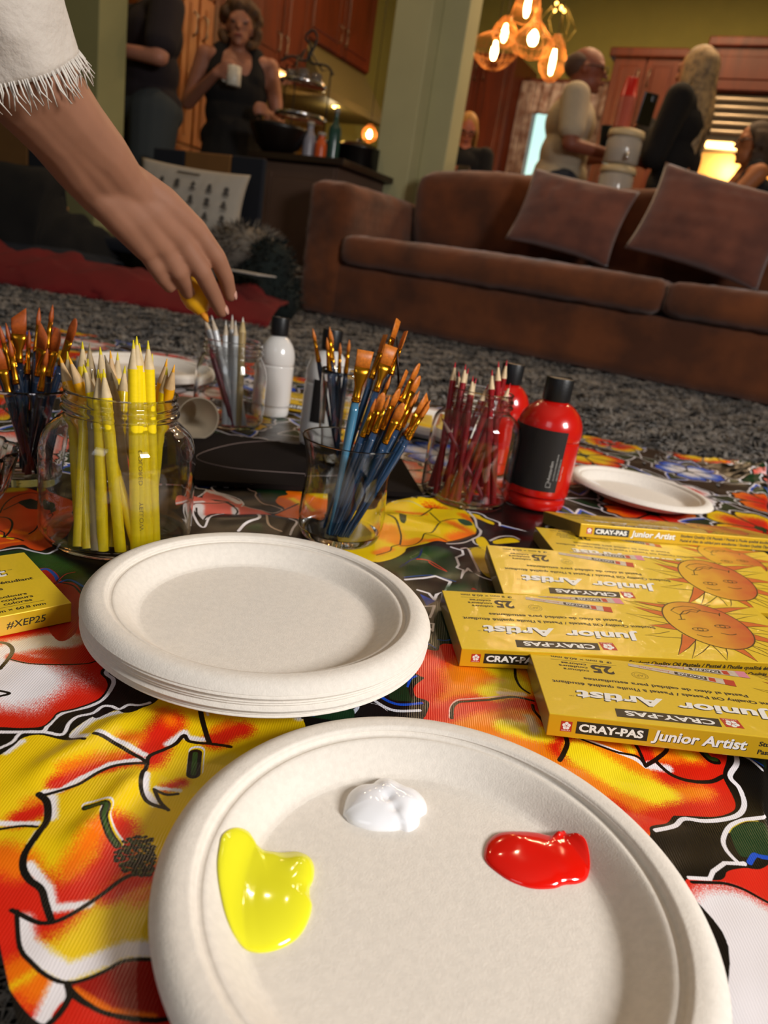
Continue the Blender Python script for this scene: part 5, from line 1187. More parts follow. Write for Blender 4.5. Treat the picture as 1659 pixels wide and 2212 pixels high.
# ------------------------------------------------------------------ pendant lamps
def pendant(px, py, Y, kind, R, label, br=.022, bh=.055):
    c = D(px, py, Y); t = empty('pendant_lamp', c, label, 'pendant lamp', None)
    mw = mat('copper_wire', '#B07238', rough=.35, metal=.6)
    def K(o): o.parent = t; return o
    K(tube('cord', [(0, 0, R*1.2), (0, 0, 2.915-c.z)], .003, M_DARK, None, 6))
    P = {'globe': [(.02, R*1.15), (R*.45, R*.95), (R*.9, R*.35), (R, -.1*R), (R*.8, -.6*R), (R*.35, -.95*R)], 'bowl': [(.02, R*.9), (R*.55, R*.75), (R*1.25, R*.28), (R*1.0, -.35*R), (R*.45, -.80*R), (.01, -.88*R)],
         'onion': [(.02, R*1.3), (.03, R*.8), (R*.95, .05*R), (R*1.15, -.3*R), (R*.9, -.7*R), (R*.3, -.95*R)], 'drop': [(.02, R*1.3), (R*.5, R*.8), (R*.75, .1*R), (R*.72, -.4*R), (R*.35, -.95*R), (.01, -1.1*R)],
         'cone': [(.02, R*1.0), (R*.5, R*.9), (R*.7, R*.1), (R*.85, -.6*R), (R*.8, -.72*R)]}[kind]
    P = smooth_prof(P, 5); ds = []; n = 22
    for k in range(n):
        a = 2*PI*k/n; ds.append(tube_data([(r*math.cos(a), r*math.sin(a), z) for r, z in P], .0016, 5))
    for r, z in (P[0], P[-1], P[len(P)//2]): ds.append(tube_data([(r*math.cos(a), r*math.sin(a), z) for a in np.linspace(0, 2*PI, 25)[:-1]], .0022, 5, True))
    K(multi('wire_shade', ds, mw))
    K(lathe('socket', [(.003, R*.75), (.016, R*.75), (.016, R*.4+.02), (.003, R*.4+.02)], mat('brass_socket', '#8A5A28', rough=.3, metal=.8), None, 20, True, True))
    V, F = lathe_data([(.0005, -bh), (br*.6, -bh*.9), (br, -bh*.4), (br, bh*.2), (br*.6, bh*.7), (.010, bh)], 20, True, True)
    K(mesh_np('bulb', V, F, mat('glowing_bulb', '#FFD890', emit='#FFC470', estr=46)))
    l = point('pendant_glow', (0, 0, 0), 5.0, (1, .62, .28), .03); l.parent = t
    return t
pendant(1152, 82, 5.6, 'onion', .125, 'biggest, central wire pendant lamp of the cluster, onion shaped', .034, .045)
pendant(1090, 72, 5.75, 'globe', .085, 'small wire pendant lamp left of the central one')
pendant(1068, 110, 5.45, 'bowl', .125, 'lowest left wire pendant lamp, wide and bowl shaped')
pendant(1194, 132, 5.5, 'drop', .115, 'drop-shaped wire pendant lamp lowest on the right of the cluster', .018, .085)
pendant(1140, 12, 5.6, 'cone', .115, 'topmost wire pendant lamp of the cluster, cut by the picture edge', .02, .07)
pendant(798, 290, 6.4, 'globe', .06, 'single small lit wire lamp seen left of the centre post', .022, .03)
# small open-frame lamp with tiny bulbs
c = D(1208, 22, 5.9); t = empty('frame_chandelier', c, 'open angular frame lamp with tiny bulbs at the top of the picture', 'pendant lamp')
ds = []
for k in range(6):
    a = k*PI/3; p1 = (.05*math.cos(a), .05*math.sin(a), .02); p2 = (.14*math.cos(a), .14*math.sin(a), -.10); p3 = (.08*math.cos(a+.5), .08*math.sin(a+.5), -.22); ds += [tube_data([p1, p2], .004, 5), tube_data([p2, p3], .004, 5)]
multi('frame', ds, mat('dull_brass', '#8A7A3C', rough=.4, metal=.7), t); tube('cord', [(0, 0, 0), (0, 0, 2.9-c.z)], .003, M_DARK, t, 6)
for k in range(5):
    a = k*1.256; V, F = ell_data((.035*math.cos(a), .035*math.sin(a), .0+.03*(k % 2)), (.011, .011, .011), seg=10, rings=8); mesh_np('tiny_bulb', V, F, mat('tiny_glow', '#FFD080', emit='#FFB050', estr=12), t)

# ------------------------------------------------------------------ rug
t = empty('shag_rug', (0, 2, FZ), 'grey-brown shaggy rug under the oilcloth and in front of the sofa', 'rug')
_near = nrg.uniform(0, 1, (60000, 2))
bm = bmesh.new(); bmesh.ops.create_grid(bm, x_segments=160, y_segments=200, size=1)
for v in bm.verts: v.co = Vector((v.co.x*2.6, v.co.y*2.15, 0)); 
for v in bm.verts: v.co.z = .012+.006*math.sin(v.co.x*23+1.3*math.sin(v.co.y*17))*math.cos(v.co.y*21)
from_bm('rug_backing', bm, mat('rug_base', '#1D1A18', rough=1), t, True)
Nst = 110000
X = nrg.uniform(-2.55, 2.3, Nst); Y = nrg.uniform(-2.1, 2.1, Nst)+2.0
X = np.r_[X, -.35+1.35*_near[:, 0]]; Y = np.r_[Y, .05+1.1*_near[:, 1]]; keep = (X > -2.2*(.35+Y*.35)) & (X < (.42+Y*.62)) & (Y > .05) & ~((Y > .35) & (Y < 1.40) & (X > -.5) & (X < .12+.40*(Y-.2)))
X = X[keep]; Y = Y[keep]; n = len(X)
cl = np.floor(X*38)+91*np.floor(Y*38); ph = (np.sin(cl*12.9898)*43758.5) % (2*PI)
ang = ph+nrg.normal(0, .7, n); ln = nrg.uniform(.026, .050, n); wd = nrg.uniform(.0022, .0046, n)*np.clip(Y*.75, .22, 2.0)
dx = np.cos(ang); dy = np.sin(ang); lean = nrg.uniform(.4, 1.5, n)
zb = FZ+.010-FZ*0; pts = []
for k, (f, ww) in enumerate(((0, 1), (.5, .9), (1.0, .15))):
    cx_ = X+dx*ln*lean*f*f*.8; cy_ = Y+dy*ln*lean*f*f*.8-2.0; cz = .010+ln*f*(1-.42*f*lean*.6)
    cz = np.minimum(cz, .020+.014*(np.sin(cl*7.31)*.5+.5)*(Y > 1.3))
    for sg in (-1, 1): pts.append(np.stack([cx_-dy*wd*ww*sg, cy_+dx*wd*ww*sg, cz], 1))
Vv = np.stack(pts, 1).reshape(-1, 3); b6 = np.arange(n)*6
Fq = np.concatenate([np.stack([b6, b6+1, b6+3, b6+2], 1), np.stack([b6+2, b6+3, b6+5, b6+4], 1)])
me = bpy.data.meshes.new('pile'); me.vertices.add(len(Vv)); me.vertices.foreach_set('co', Vv.ravel().astype(np.float32))
me.loops.add(len(Fq)*4); me.loops.foreach_set('vertex_index', Fq.ravel().astype(np.int32)); me.polygons.add(len(Fq)); me.polygons.foreach_set('loop_start', (np.arange(len(Fq))*4).astype(np.int32))
me.update(calc_edges=True); me.validate()
pile = link('pile', me, mat('shag_yarn', '#2E2A26', rough=.85, col2='#7E766D', vscale=15, sheen=.2), t); pile['kind'] = 'stuff'

# ------------------------------------------------------------------ sofa
ZB = -.005
A_ = G(640, 672, ZB); B_ = G(1659, 880, ZB); PS = Plane(A_, (B_-A_).normalized())
M_SUEDE = mat('brown_suede', '#703A18', rough=.95, col2='#4C2610', vscale=5, sheen=.25, bump=.25, bscale=25, bdist=.01)
M_PILL = mat('mauve_brown_velvet', '#74402E', rough=.9, col2='#5A3024', vscale=9, sheen=.6, bump=.2, bscale=14, bdist=.01)
def soft_box(name, M, sx, sy, sz, m, parent=None, puff=.02, n=22, round_=.05, seed=0, label=None, wr=.004):
    """upholstered block: rounded, puffed, slightly wrinkled; local origin at its centre"""
    V = []; idx = {}; F = []
    N_ = (n, max(6, int(n*sy/sx)) if sy < sx else n, max(5, int(n*sz/sx*1.2)))
    def vert(i, j, k):
        key = (i, j, k)
        if key in idx: return idx[key]
        p = Vector((i/N_[0]*2-1, j/N_[1]*2-1, k/N_[2]*2-1)); q = Vector((p.x*sx/2, p.y*sy/2, p.z*sz/2))
        c = Vector((max(-sx/2+round_, min(sx/2-round_, q.x)), max(-sy/2+round_, min(sy/2-round_, q.y)), max(-sz/2+round_, min(sz/2-round_, q.z))))
        d = q-c
        if d.length > round_: q = c+d.normalized()*round_
        nx = q.x/(sx/2); ny = q.y/(sy/2); nz = q.z/(sz/2)
        q.z += puff*(1-nx*nx)*(1-ny*ny)*(1 if nz > 0 else -.3)*abs(nz); q.y += puff*.6*(1-nx*nx)*(1-nz*nz)*ny; q.x += puff*.4*(1-ny*ny)*(1-nz*nz)*nx
        w_ = wr*float(noise2(q.x*1.0+seed, q.y+q.z*1.7, .16, seed+1)+.6*noise2(q.x+q.z, q.y*1.3-q.z, .07, seed+2)); q += d.normalized()*w_ if d.length > 0 else Vector((0, 0, w_))
        idx[key] = len(V); V.append(tuple(M @ q)); return idx[key]
    for ax in range(3):
        o1, o2 = [a for a in range(3) if a != ax]
        for side in (0, N_[ax]):
            for a in range(N_[o1]):
                for b in range(N_[o2]):
                    def mk(x, y):
                        k = [0, 0, 0]; k[ax] = side; k[o1] = x; k[o2] = y; return vert(*k)
                    f = (mk(a, b), mk(a+1, b), mk(a+1, b+1), mk(a, b+1)); flip = (side > 0) ^ (ax == 1)
                    F.append(f if flip else f[::-1])
    return mesh_np(name, V, F, m, parent, True, label)
sofa = empty('sofa', (0, 0, 0), 'wide brown suede sofa behind the rug', 'sofa')
MS = PS.M()
def sp(name, s0, s1, y0, y1, z0, z1, m=M_SUEDE, **k):
    return soft_box(name, MS @ Matrix.Translation(((s0+s1)/2, (y0+y1)/2, (z0+z1)/2)), s1-s0, y1-y0, z1-z0, m, sofa, **k)
sp('base', .0, 3.55, .02, .98, ZB, .265, puff=0, round_=.03, n=60, wr=.003)
sp('armrest', -.01, .225, -.01, .98, ZB, .64, puff=.012, round_=.055, seed=3, n=16)
sp('armrest', 3.36, 3.60, -.01, .98, ZB, .64, puff=.012, round_=.055, seed=4, n=16)
sp('seat_cushion', .228, 1.788, -.03, .80, .262, .405, puff=.022, round_=.05, seed=5, n=40, wr=.006)
sp('seat_cushion', 1.792, 3.352, -.03, .80, .262, .405, puff=.022, round_=.05, seed=6, n=40, wr=.006)
sp('back_frame', .20, 3.38, .80, 1.0, ZB, .70, puff=0, round_=.04, n=40, wr=.003)
for q, (s0, s1) in enumerate(((.25, 1.27), (1.28, 2.3), (2.31, 3.33))):
    soft_box('back_cushion', MS @ Matrix.Translation(((s0+s1)/2, .74, .60)) @ Matrix.Rotation(R_(10), 4, 'X'), s1-s0, .24, .42, M_SUEDE, sofa, puff=.035, round_=.08, seed=10+q, n=26, wr=.007)
def pillow(name, M, w, h, d, m, label, seed=0, cat='cushion', parent=None):
    n = 30; V = []; F = []
    for sgn in (1, -1):
        for i in range(n+1):
            for j in range(n+1):
                u = i/n*2-1; v = j/n*2-1; e = max(0, (1-u*u))**.45*max(0, (1-v*v))**.45
                pin = 1-.07*(1-abs(u)**2)*(abs(v)**3)-.0; pin2 = 1-.07*(1-abs(v)**2)*(abs(u)**3)
                wr = .006*noise2(np.array(u*w+seed), np.array(v*h), .17, seed)+.0025*noise2(np.array(u*w), np.array(v*h+seed), .09, seed+3)
                V.append(tuple(M @ Vector((u*w/2*pin2, sgn*(d/2*e+float(wr)*e), v*h/2*pin))))
    B = (n+1)**2
    for i in range(n):
        for j in range(n):
            a = i*(n+1)+j; F.append((a, a+n+1, a+n+2, a+1)); F.append((B+a, B+a+1, B+a+n+2, B+a+n+1))
    o = mesh_np(name, V, F, m, parent); bm = bmesh.new(); bm.from_mesh(o.data); bmesh.ops.remove_doubles(bm, verts=bm.verts, dist=.0005); bmesh.ops.recalc_face_normals(bm, faces=bm.faces); bm.to_mesh(o.data); bm.free()
    if label: setprops(o, label, cat)
    return o
pillow('throw_cushion', MS @ Matrix.Translation((1.20, .44, .640)) @ Matrix.Rotation(R_(7), 4, 'Y') @ Matrix.Rotation(R_(-16), 4, 'X'), .53, .36, .17, M_PILL, 'mauve-brown throw cushion, the left of two on the sofa', 21)
pillow('throw_cushion', MS @ Matrix.Translation((1.83, .42, .665)) @ Matrix.Rotation(R_(10), 4, 'Y') @ Matrix.Rotation(R_(-14), 4, 'X'), .60, .40, .18, M_PILL, 'mauve-brown throw cushion, the right and larger of two on the sofa', 33)
# ------------------------------------------------------------------ left: folding chairs, blankets, pillow
M_NAVY = mat('navy_canvas', '#10141E', rough=.9, bump=.2, bscale=200); M_TAN = mat('tan_canvas', '#6E4A22', rough=.9, var=.06, vscale=12); M_POLE = mat('pale_wood', '#A9753C', rough=.5)
def canvas_chair(pxl, pyl, pxr, pyr, Y, zb, label, split=(.30, .72)):
    a = D(pxl, pyl, Y); pl = Plane(a, U); s1 = pl.at(pxr, pyr)[0]; zt = a.z; w_ = s1; t = empty('canvas_chair', (a.x, a.y, FZ), label, 'chair')
    def K(o): o.parent = t; o.matrix_parent_inverse = Matrix.Translation(-t.location); return o
    for s0, s2, m_, nm in ((0, w_*split[0], M_NAVY, 'back_panel'), (w_*split[0], w_*split[1], M_TAN, 'centre_panel'), (w_*split[1], w_, M_NAVY, 'back_panel')):
        K(pbox(nm, pl, s0+.001, s2-.001, zb, zt, 0, .03, m_, bev=.008))
    K(pbox('seat', pl, 0, w_, .16, .22, -.45, .0, M_NAVY, bev=.02))
    for s0 in (0.01, w_-.04):
        K(pbox('leg', pl, s0, s0+.03, FZ+.001, zb+.02, .03, .06, M_POLE)); K(pbox('leg', pl, s0, s0+.03, FZ+.001, .17, -.44, -.41, M_POLE))
    return t
canvas_chair(331, 318, 570, 350, 3.95, .24, 'navy and tan canvas chair behind the printed pillow')
canvas_chair(-190, 228, 130, 250, 4.05, .30, 'navy and tan canvas chair at the left edge, half under black cloth', (.25, .80))
def heap(name, pts, Y0, Y1, m, label, cat, amp=.02, seed=0, n=44, mats=None):
    """cloth heap: outline of its top edge in photo pixels, draped forward to the floor"""
    top = catmull([D(x, y, Y1) for x, y in pts], 10); V = []; F = []; K = 16; n = len(top)
    for j in range(K+1):
        t = j/K
        for i, p in enumerate(top):
            y = Y1+(Y0-Y1)*(t**.8); z = (p.z-ZB)*(1-t**2.4)+ZB; x = p.x*(y/Y1) if False else p.x
            w_ = amp*float(noise2(np.array(x+seed), np.array(y+z), .30, seed)+.5*noise2(np.array(x), np.array(z*2+y), .12, seed+1))*(1 if j < K else 0)
            V.append((x, y+w_, z+w_*.5*(j > 0)))
    for j in range(K):
        for i in range(n-1): a = j*n+i; F.append((a, a+1, a+n+1, a+n))
    b = len(V)
    for p in top: V.append((p.x, Y1+.12, ZB))
    for i in range(n-1): F.append((i, b+i, b+i+1, i+1))
    o = mesh_np(name, V, F, m); sd = o.modifiers.new('s', 'SOLIDIFY'); sd.thickness = .012; sd.offset = 0
    return setprops(o, label, cat)
heap('red_blanket', [(-60, 500), (0, 520), (30, 545), (80, 548), (160, 560), (240, 575), (330, 590), (420, 612), (520, 622), (622, 655)], 2.86, 3.25, mat('red_fleece', '#62080B', rough=.98, var=.15, vscale=4), 'red blanket spread along the far edge of the rug', 'blanket', .075, 2)
heap('navy_mat', [(-60, 505), (0, 508), (100, 525), (200, 545), (265, 570)], 3.15, 3.42, mat('navy_fabric', '#0E1420', rough=.9), 'navy fabric edge lying between the red blanket and the black cloth', 'mat', .006, 4)
heap('black_cloth', [(-120, 330), (0, 352), (70, 362), (130, 380), (136, 430), (150, 462), (182, 466), (200, 488), (232, 505), (262, 560)], 3.25, 3.55, mat('black_fleece', '#0B0908', rough=.98, var=.3, vscale=5), 'black cloth thrown over the chair at the left edge', 'blanket', .02, 7)
# printed pillow
pc = (D(292, 365, 3.6)+D(520, 402, 3.6)+D(500, 505, 3.6)+D(330, 480, 3.6))/4
Mp = Matrix.Translation(pc) @ Matrix.Rotation(-TH*.35, 4, 'Z') @ Matrix.Rotation(R_(1), 4, 'Y') @ Matrix.Rotation(R_(-10), 4, 'X')
t = empty('printed_pillow', pc, 'white rectangular pillow printed with rows of small dark figures', 'pillow')
Mi = Matrix.Translation(-pc) @ Mp
o = pillow('pillow', Mi, .54, .33, .12, mat('white_linen', '#9E968A', rough=.9), None, 5, parent=t)
p = Print(); mi = mat('grey_print', '#3C3834', rough=.8)
p.line([(-.055, .115), (.055, .115)], .008, mi)
for r in range(4):
    for k in range(6):
        cx = -.20+k*.078; cy = .065-r*.062
        p.line([(cx, cy+.018), (cx, cy-.010)], .009+.004*((r+k) % 3), mi); p.line([(cx-.015, cy-.013+.003*((k*r) % 3)), (cx+.015, cy-.013)], .006, mi); p.line([(cx-.010, cy+.004), (cx+.011, cy+.006*((k+r) % 2))], .008, mi); p.line([(cx-.014, cy-.024), (cx+.014, cy-.024)], .0025, mi)
V = []
for v in p.V:
    u_ = v[0]/.27; w_ = v[1]/.165; e = max(0, (1-u_*u_))**.45*max(0, (1-w_*w_))**.45; V.append(tuple(Mi @ Vector((v[0], -(.06*e+.012), v[1]))))
p.V = V; print_mesh(p, 'printed_figures', t, Matrix.Identity(4))
# furry throw and knitted heap beside the sofa
def tuft(name, cs, m, label, cat, seed, n=900, ln=.05):
    r = random.Random(seed); ds = [ell_data(c, rd, seg=14, rings=10) for c, rd in cs]
    t = empty(name, cs[0][0], label, cat); off = Matrix.Translation(-Vector(cs[0][0]))
    o = blob('bulk', ds, .02, m, None, 3); o.parent = t; o.matrix_parent_inverse = off
    V = []; F = []
    for i in range(n):
        c, rd = cs[r.randrange(len(cs))]; a = r.uniform(0, 2*PI); b = r.uniform(-.2, 1.3); nn = Vector((math.cos(a)*math.cos(b), math.sin(a)*math.cos(b), math.sin(b)))
        p = Vector((c[0]+rd[0]*nn.x, c[1]+rd[1]*nn.y, c[2]+rd[2]*nn.z)); s = nn.cross(Vector((r.uniform(-1, 1), r.uniform(-1, 1), r.uniform(-1, 1)))).normalized()*.006
        e = p+(nn+Vector((r.uniform(-.6, .6), r.uniform(-.6, .6), r.uniform(-.8, .3)))).normalized()*ln; k = len(V); V += [tuple(p-s), tuple(p+s), tuple(e)]; F.append((k, k+1, k+2))
    o = mesh_np('fur', V, F, m); o.parent = t; o.matrix_parent_inverse = off; o['kind'] = 'stuff'; return t
a = D(535, 540, 3.45); tuft('fluffy_throw', [((a.x, a.y, a.z), (.16, .12, .10)), ((a.x-.12, a.y, a.z-.06), (.12, .10, .10)), ((a.x+.10, a.y+.02, a.z-.10), (.12, .1, .12))], mat('grey_fur', '#6A6258', rough=.95, var=.3, vscale=20), 'fluffy grey-white throw heaped below the printed pillow', 'throw', 3)
a = D(588, 585, 3.35); tuft('dark_knit_heap', [((a.x, a.y, a.z), (.10, .10, .13)), ((a.x-.06, a.y-.03, a.z-.10), (.13, .10, .10)), ((a.x+.05, a.y, a.z-.12), (.09, .1, .1))], mat('dark_green_yarn', '#121A18', rough=.95, var=.5, vscale=18), 'dark green-black yarn heap beside the left arm of the sofa', 'yarn', 5, 700, .035)
o = pbox('paper_sheet', Plane(D(530, 588, 3.1), U), -.08, .10, D(530, 588, 3.1).z-.004, D(530, 588, 3.1).z+.002, -.05, .08, mat('white_paper', '#A8A6A4', rough=.8)); setprops(o, 'small white paper lying on the heap left of the sofa', 'paper')
# ------------------------------------------------------------------ island with its things
PI_ = Plane(D(580, 340, 4.35), U); w_ = PI_.at(735, 380)[0]; zt = PI_.at(640, 338)[1]
cabinet('kitchen_island', PI_, -.02, w_-.02, FZ+.005, zt-.03, 0, .6, mat('grey_brown_panel', '#5A4438', rough=.5, var=.05, vscale=5), 'grey-brown island panel between the canvas chair and the sofa', 1, handle=False, cat='kitchen island')
o = pbox('island_top', PI_, -.10, w_+.04, zt-.028, zt+.004, -.05, .65, mat('dark_stone', '#2A1C14', rough=.3)); setprops(o, 'dark top of the kitchen island carrying the tiered stand', 'worktop')
zt += .0045
def on(px, py, Y): d = D(px, py, Y); return Vector((d.x, d.y, zt))
# tiered stand
b0 = on(640, 330, 4.6); t = empty('tiered_stand', b0, 'three-tier wire stand with silver trays on the island', 'tiered stand')
zz = [D(625, 300, 4.6).z-zt, D(618, 255, 4.6).z-zt, D(635, 185, 4.6).z-zt]; ztop = D(643, 60, 4.6).z-zt
for k, (z, r) in enumerate(((max(.02, zz[0]), .17), (zz[1], .15), (zz[2], .13))):
    lathe('tray', [(.001, z), (r*.9, z), (r, z+.006), (r*1.03, z+.022), (r*1.0, z+.022), (r*.97, z+.010), (.001, z+.008)], M_CHROME, t, 40, True, True)
for k in range(3):
    a = k*2*PI/3+.4; tube('post', [(.15*math.cos(a), .15*math.sin(a), 0), (.15*math.cos(a), .15*math.sin(a), zz[2]+.12), (.10*math.cos(a), .10*math.sin(a), ztop-.18), (.02*math.cos(a), .02*math.sin(a), ztop-.10)], .005, M_DARK, t, 6)
tube('scroll_handle', catmull([(-.14, 0, ztop-.17), (-.08, 0, ztop-.14), (0, 0, ztop-.15), (.02, 0, ztop-.08), (-.015, 0, ztop-.04), (.02, 0, ztop), (.05, 0, ztop-.04), (.02, 0, ztop-.15), (.12, 0, ztop-.16), (.16, 0, ztop-.2)], 6), .007, M_DARK, t, 8)
for k in range(4):
    g = b0+Vector((.07*math.cos(k*1.6), .07*math.sin(k*1.6), zz[2]+.0085)); V, F = lathe_data([(.001, 0), (.030, 0), (.034, .03), (.031, .065), (.028, .065), (.028, .03), (.02, .006), (.001, .006)], 24, True, True)
    o = mesh_np('glass_cup', [tuple(g+Vector(v)) for v in V], F, mat('smoky_glass', '#8A8078', rough=.08, trans=.6)); setprops(o, 'small glass cup on the top tray of the tiered stand', 'cup', 'glass cups on the tiered stand')
# dark bowl
g = on(600, 320, 4.45); o = lathe('dark_bowl', [(.001, 0), (.07, 0), (.12, .05), (.16, .13), (.165, .15), (.155, .15), (.11, .06), (.06, .015), (.001, .012)], mat('dark_pottery', '#120C0A', rough=.35), None, 40, True, True); o.location = g+Vector((0, 0, .001)); setprops(o, 'large dark bowl on the island in front of the tiered stand', 'bowl')
def flask(name, px, py, Y, R, H, col, label, neck=.35, rough=.3, trans=0.0):
    g = on(px, py, Y); t = empty(name, g, label, 'bottle')
    lathe('bottle_body', smooth_prof([(.002, 0), (R*.95, .002), (R, .02), (R, H*.55), (R*.8, H*.68), (R*neck, H*.78), (R*neck, H*.92)], 3)+[(.002, H*.92)], mat('flask_'+col[1:], col, rough=rough, trans=trans), t, 28, True, True)
    lathe('cap', [(.001, H*.9), (R*neck*1.15, H*.9), (R*neck*1.15, H), (.001, H)], mat('cap_grey', '#9A948C', rough=.4), t, 20, True, True); return t
flask('white_bottle', 665, 335, 4.45, .035, .20, '#8A8790', 'pale lilac-white bottle on the island', .5)
flask('orange_bottle', 690, 345, 4.42, .032, .15, '#C2501C', 'small orange bottle on the island next to the pale one', .6)
flask('green_bottle', 716, 350, 4.5, .036, .30, '#2E5248', 'tall green bottle on the island', .35, .15, .3)
g = on(770, 360, 4.7); t = empty('black_pot', g, 'black cooking pot right of the green bottle, left of the centre post', 'pot'); lathe('pot_body', [(.001, 0), (.13, 0), (.145, .02), (.145, .13), (.15, .135), (.14, .135), (.135, .02), (.001, .012)], mat('black_enamel', '#0C0B0B', rough=.25, coat=.4), t, 40, True, True)
lathe('lid', [(.148, .136), (.10, .160), (.03, .172), (.015, .172), (.015, .19), (.001, .192)], mat('black_enamel', '#0C0B0B'), t, 40, False, True)
# ------------------------------------------------------------------ bar counter behind the sofa
PB = Plane(D(1320, 395, 4.38), U); sL = PB.at(1078, 395)[0]; zt = .80
cabinet('bar_counter', PB, sL, 2.6, FZ+.005, zt-.03, .03, .26, M_CHER, 'cherry bar counter behind the sofa', 4, handle=False, cat='counter')
o = pbox('counter_top', PB, sL-.03, 2.65, zt-.028, zt, .0, .29, mat('dark_stone', '#2A1C14', rough=.3)); setprops(o, 'dark counter top behind the sofa carrying the drink dispensers', 'worktop')
zt += .0006
def dispenser(z, R, H, label, lid=True):
    g = D(1328, 400, 4.52); t = empty('drink_dispenser', (g.x, g.y, z), label, 'drink dispenser')
    lathe('glass_drum', [(.002, 0), (R*.92, 0), (R, .01), (R, H-.02), (R*.92, H), (R*.88, H), (R*.95, H-.02), (R*.95, .012), (.002, .010)], mat('dispenser_glass', '#EDE4D6', rough=.12, trans=.6), t, 40, True, True)
    lathe('lid', [(.001, H+.001), (R*1.04, H+.001), (R*1.06, H+.012), (R*1.0, H+.035), (R*.6, H+.045), (.001, H+.046)], mat('cream_lid', '#C9B48C', rough=.4), t, 40, True, True)
    lathe('drink', [(.001, .013), (R*.9, .013), (R*.9, H*.55), (.001, H*.55)], mat('purple_drink', '#3C2C34', rough=.2), t, 32, True, True)
    tube('tap', [(0, -R*.95, .04), (0, -R-.03, .04), (0, -R-.035, .01)], .008, M_CHROME, t, 8); return t
dispenser(zt, .095, .165, 'lower glass drink dispenser with cream lid, behind the sofa'); dispenser(zt+.212, .095, .135, 'upper glass drink dispenser with cream lid, carrying the red cups')
g = D(1345, 262, 4.52); zc = zt+.212+.135+.047; gx = Vector((g.x, g.y, zc)); ntop = 14
for k in range(ntop):
    V, F = lathe_data([(.001, .095), (.030, .095), (.031, .092), (.043, .004), (.045, .002), (.045, 0), (.042, .0), (.040, .004), (.029, .089), (.001, .091)], 28, True, True)
    o = mesh_np('red_cup', V, F, mat('red_plastic', '#C01810', rough=.3) if k == ntop-1 else mat('pale_red_plastic', '#B85A48', rough=.35)); o.location = gx+Vector((.0010*k*0, 0, .0115*k)); 
    setprops(o, 'bright red upside-down cup topping the stack of cups' if k == ntop-1 else 'pale red upside-down cup nested inside the stack below the bright red one', 'cup', 'stack of red plastic cups on the dispenser')
for (px, Y, R, col, lb) in ((1118, 4.74, .09, '#A8742C', 'amber glass bowl on the counter left of the man'), (1160, 4.70, .07, '#8A5A24', 'small golden bowl on the counter behind the amber one'), (1256, 4.58, .06, '#C09020', 'yellow pot on the counter between the man and the dispensers')):
    g = D(px, 385, Y); o = lathe('bowl', [(.001, 0), (R*.5, 0), (R*.8, R*.3), (R, R*.8), (R*.95, R*.8), (R*.72, R*.32), (.001, R*.1)], mat('bowl_'+col[1:], col, rough=.3, coat=.3), None, 32, True, True); o.location = (g.x, g.y, zt); setprops(o, lb, 'bowl')
# ------------------------------------------------------------------ people
def skin(n, c): return mat('skin_'+n, c, rough=.55, sss=.12, var=.05, vscale=20)
def hand_data(wr, d, n, s=1.0, curl=.5, thumb=1):
    """palm, four unequal bent fingers and a thumb; wr wrist, d pointing direction, n back-of-hand normal"""
    d = Vector(d).normalized(); n = Vector(n); n = (n-d*n.dot(d)).normalized(); w_ = d.cross(n)*thumb; out = []
    pc = wr+d*.045*s
    for q in (-.028, -.010, .010, .028): out.append(capsule_data(wr+w_*q*.55*s, wr+d*.082*s+w_*q*s, .015*s, .0125*s))
    for q, L in ((-.030, .058), (-.010, .072), (.010, .078), (.030, .070)):
        p0 = wr+d*.085*s+w_*q*s; ang = 0; P = [p0]; 
        for k, f in enumerate((.45, .32, .23)):
            ang += curl*(.6, .9, .7)[k]; P.append(P[-1]+(d*math.cos(ang)-n*math.sin(ang))*L*f*s)
        out += chain(P, [.0102*s, .0092*s, .0082*s, .0072*s])
    t0 = wr+d*.020*s+w_*.026*s; t1 = t0+(d*.6+w_*.7-n*.25).normalized()*.042*s; t2 = t1+(d*.85+w_*.1-n*.55).normalized()*.030*s; t3 = t2+(d*.8-w_*.25-n*.5).normalized()*.024*s
    out += chain([t0, t1, t2, t3], [.014*s, .0115*s, .0098*s, .0085*s]); return out
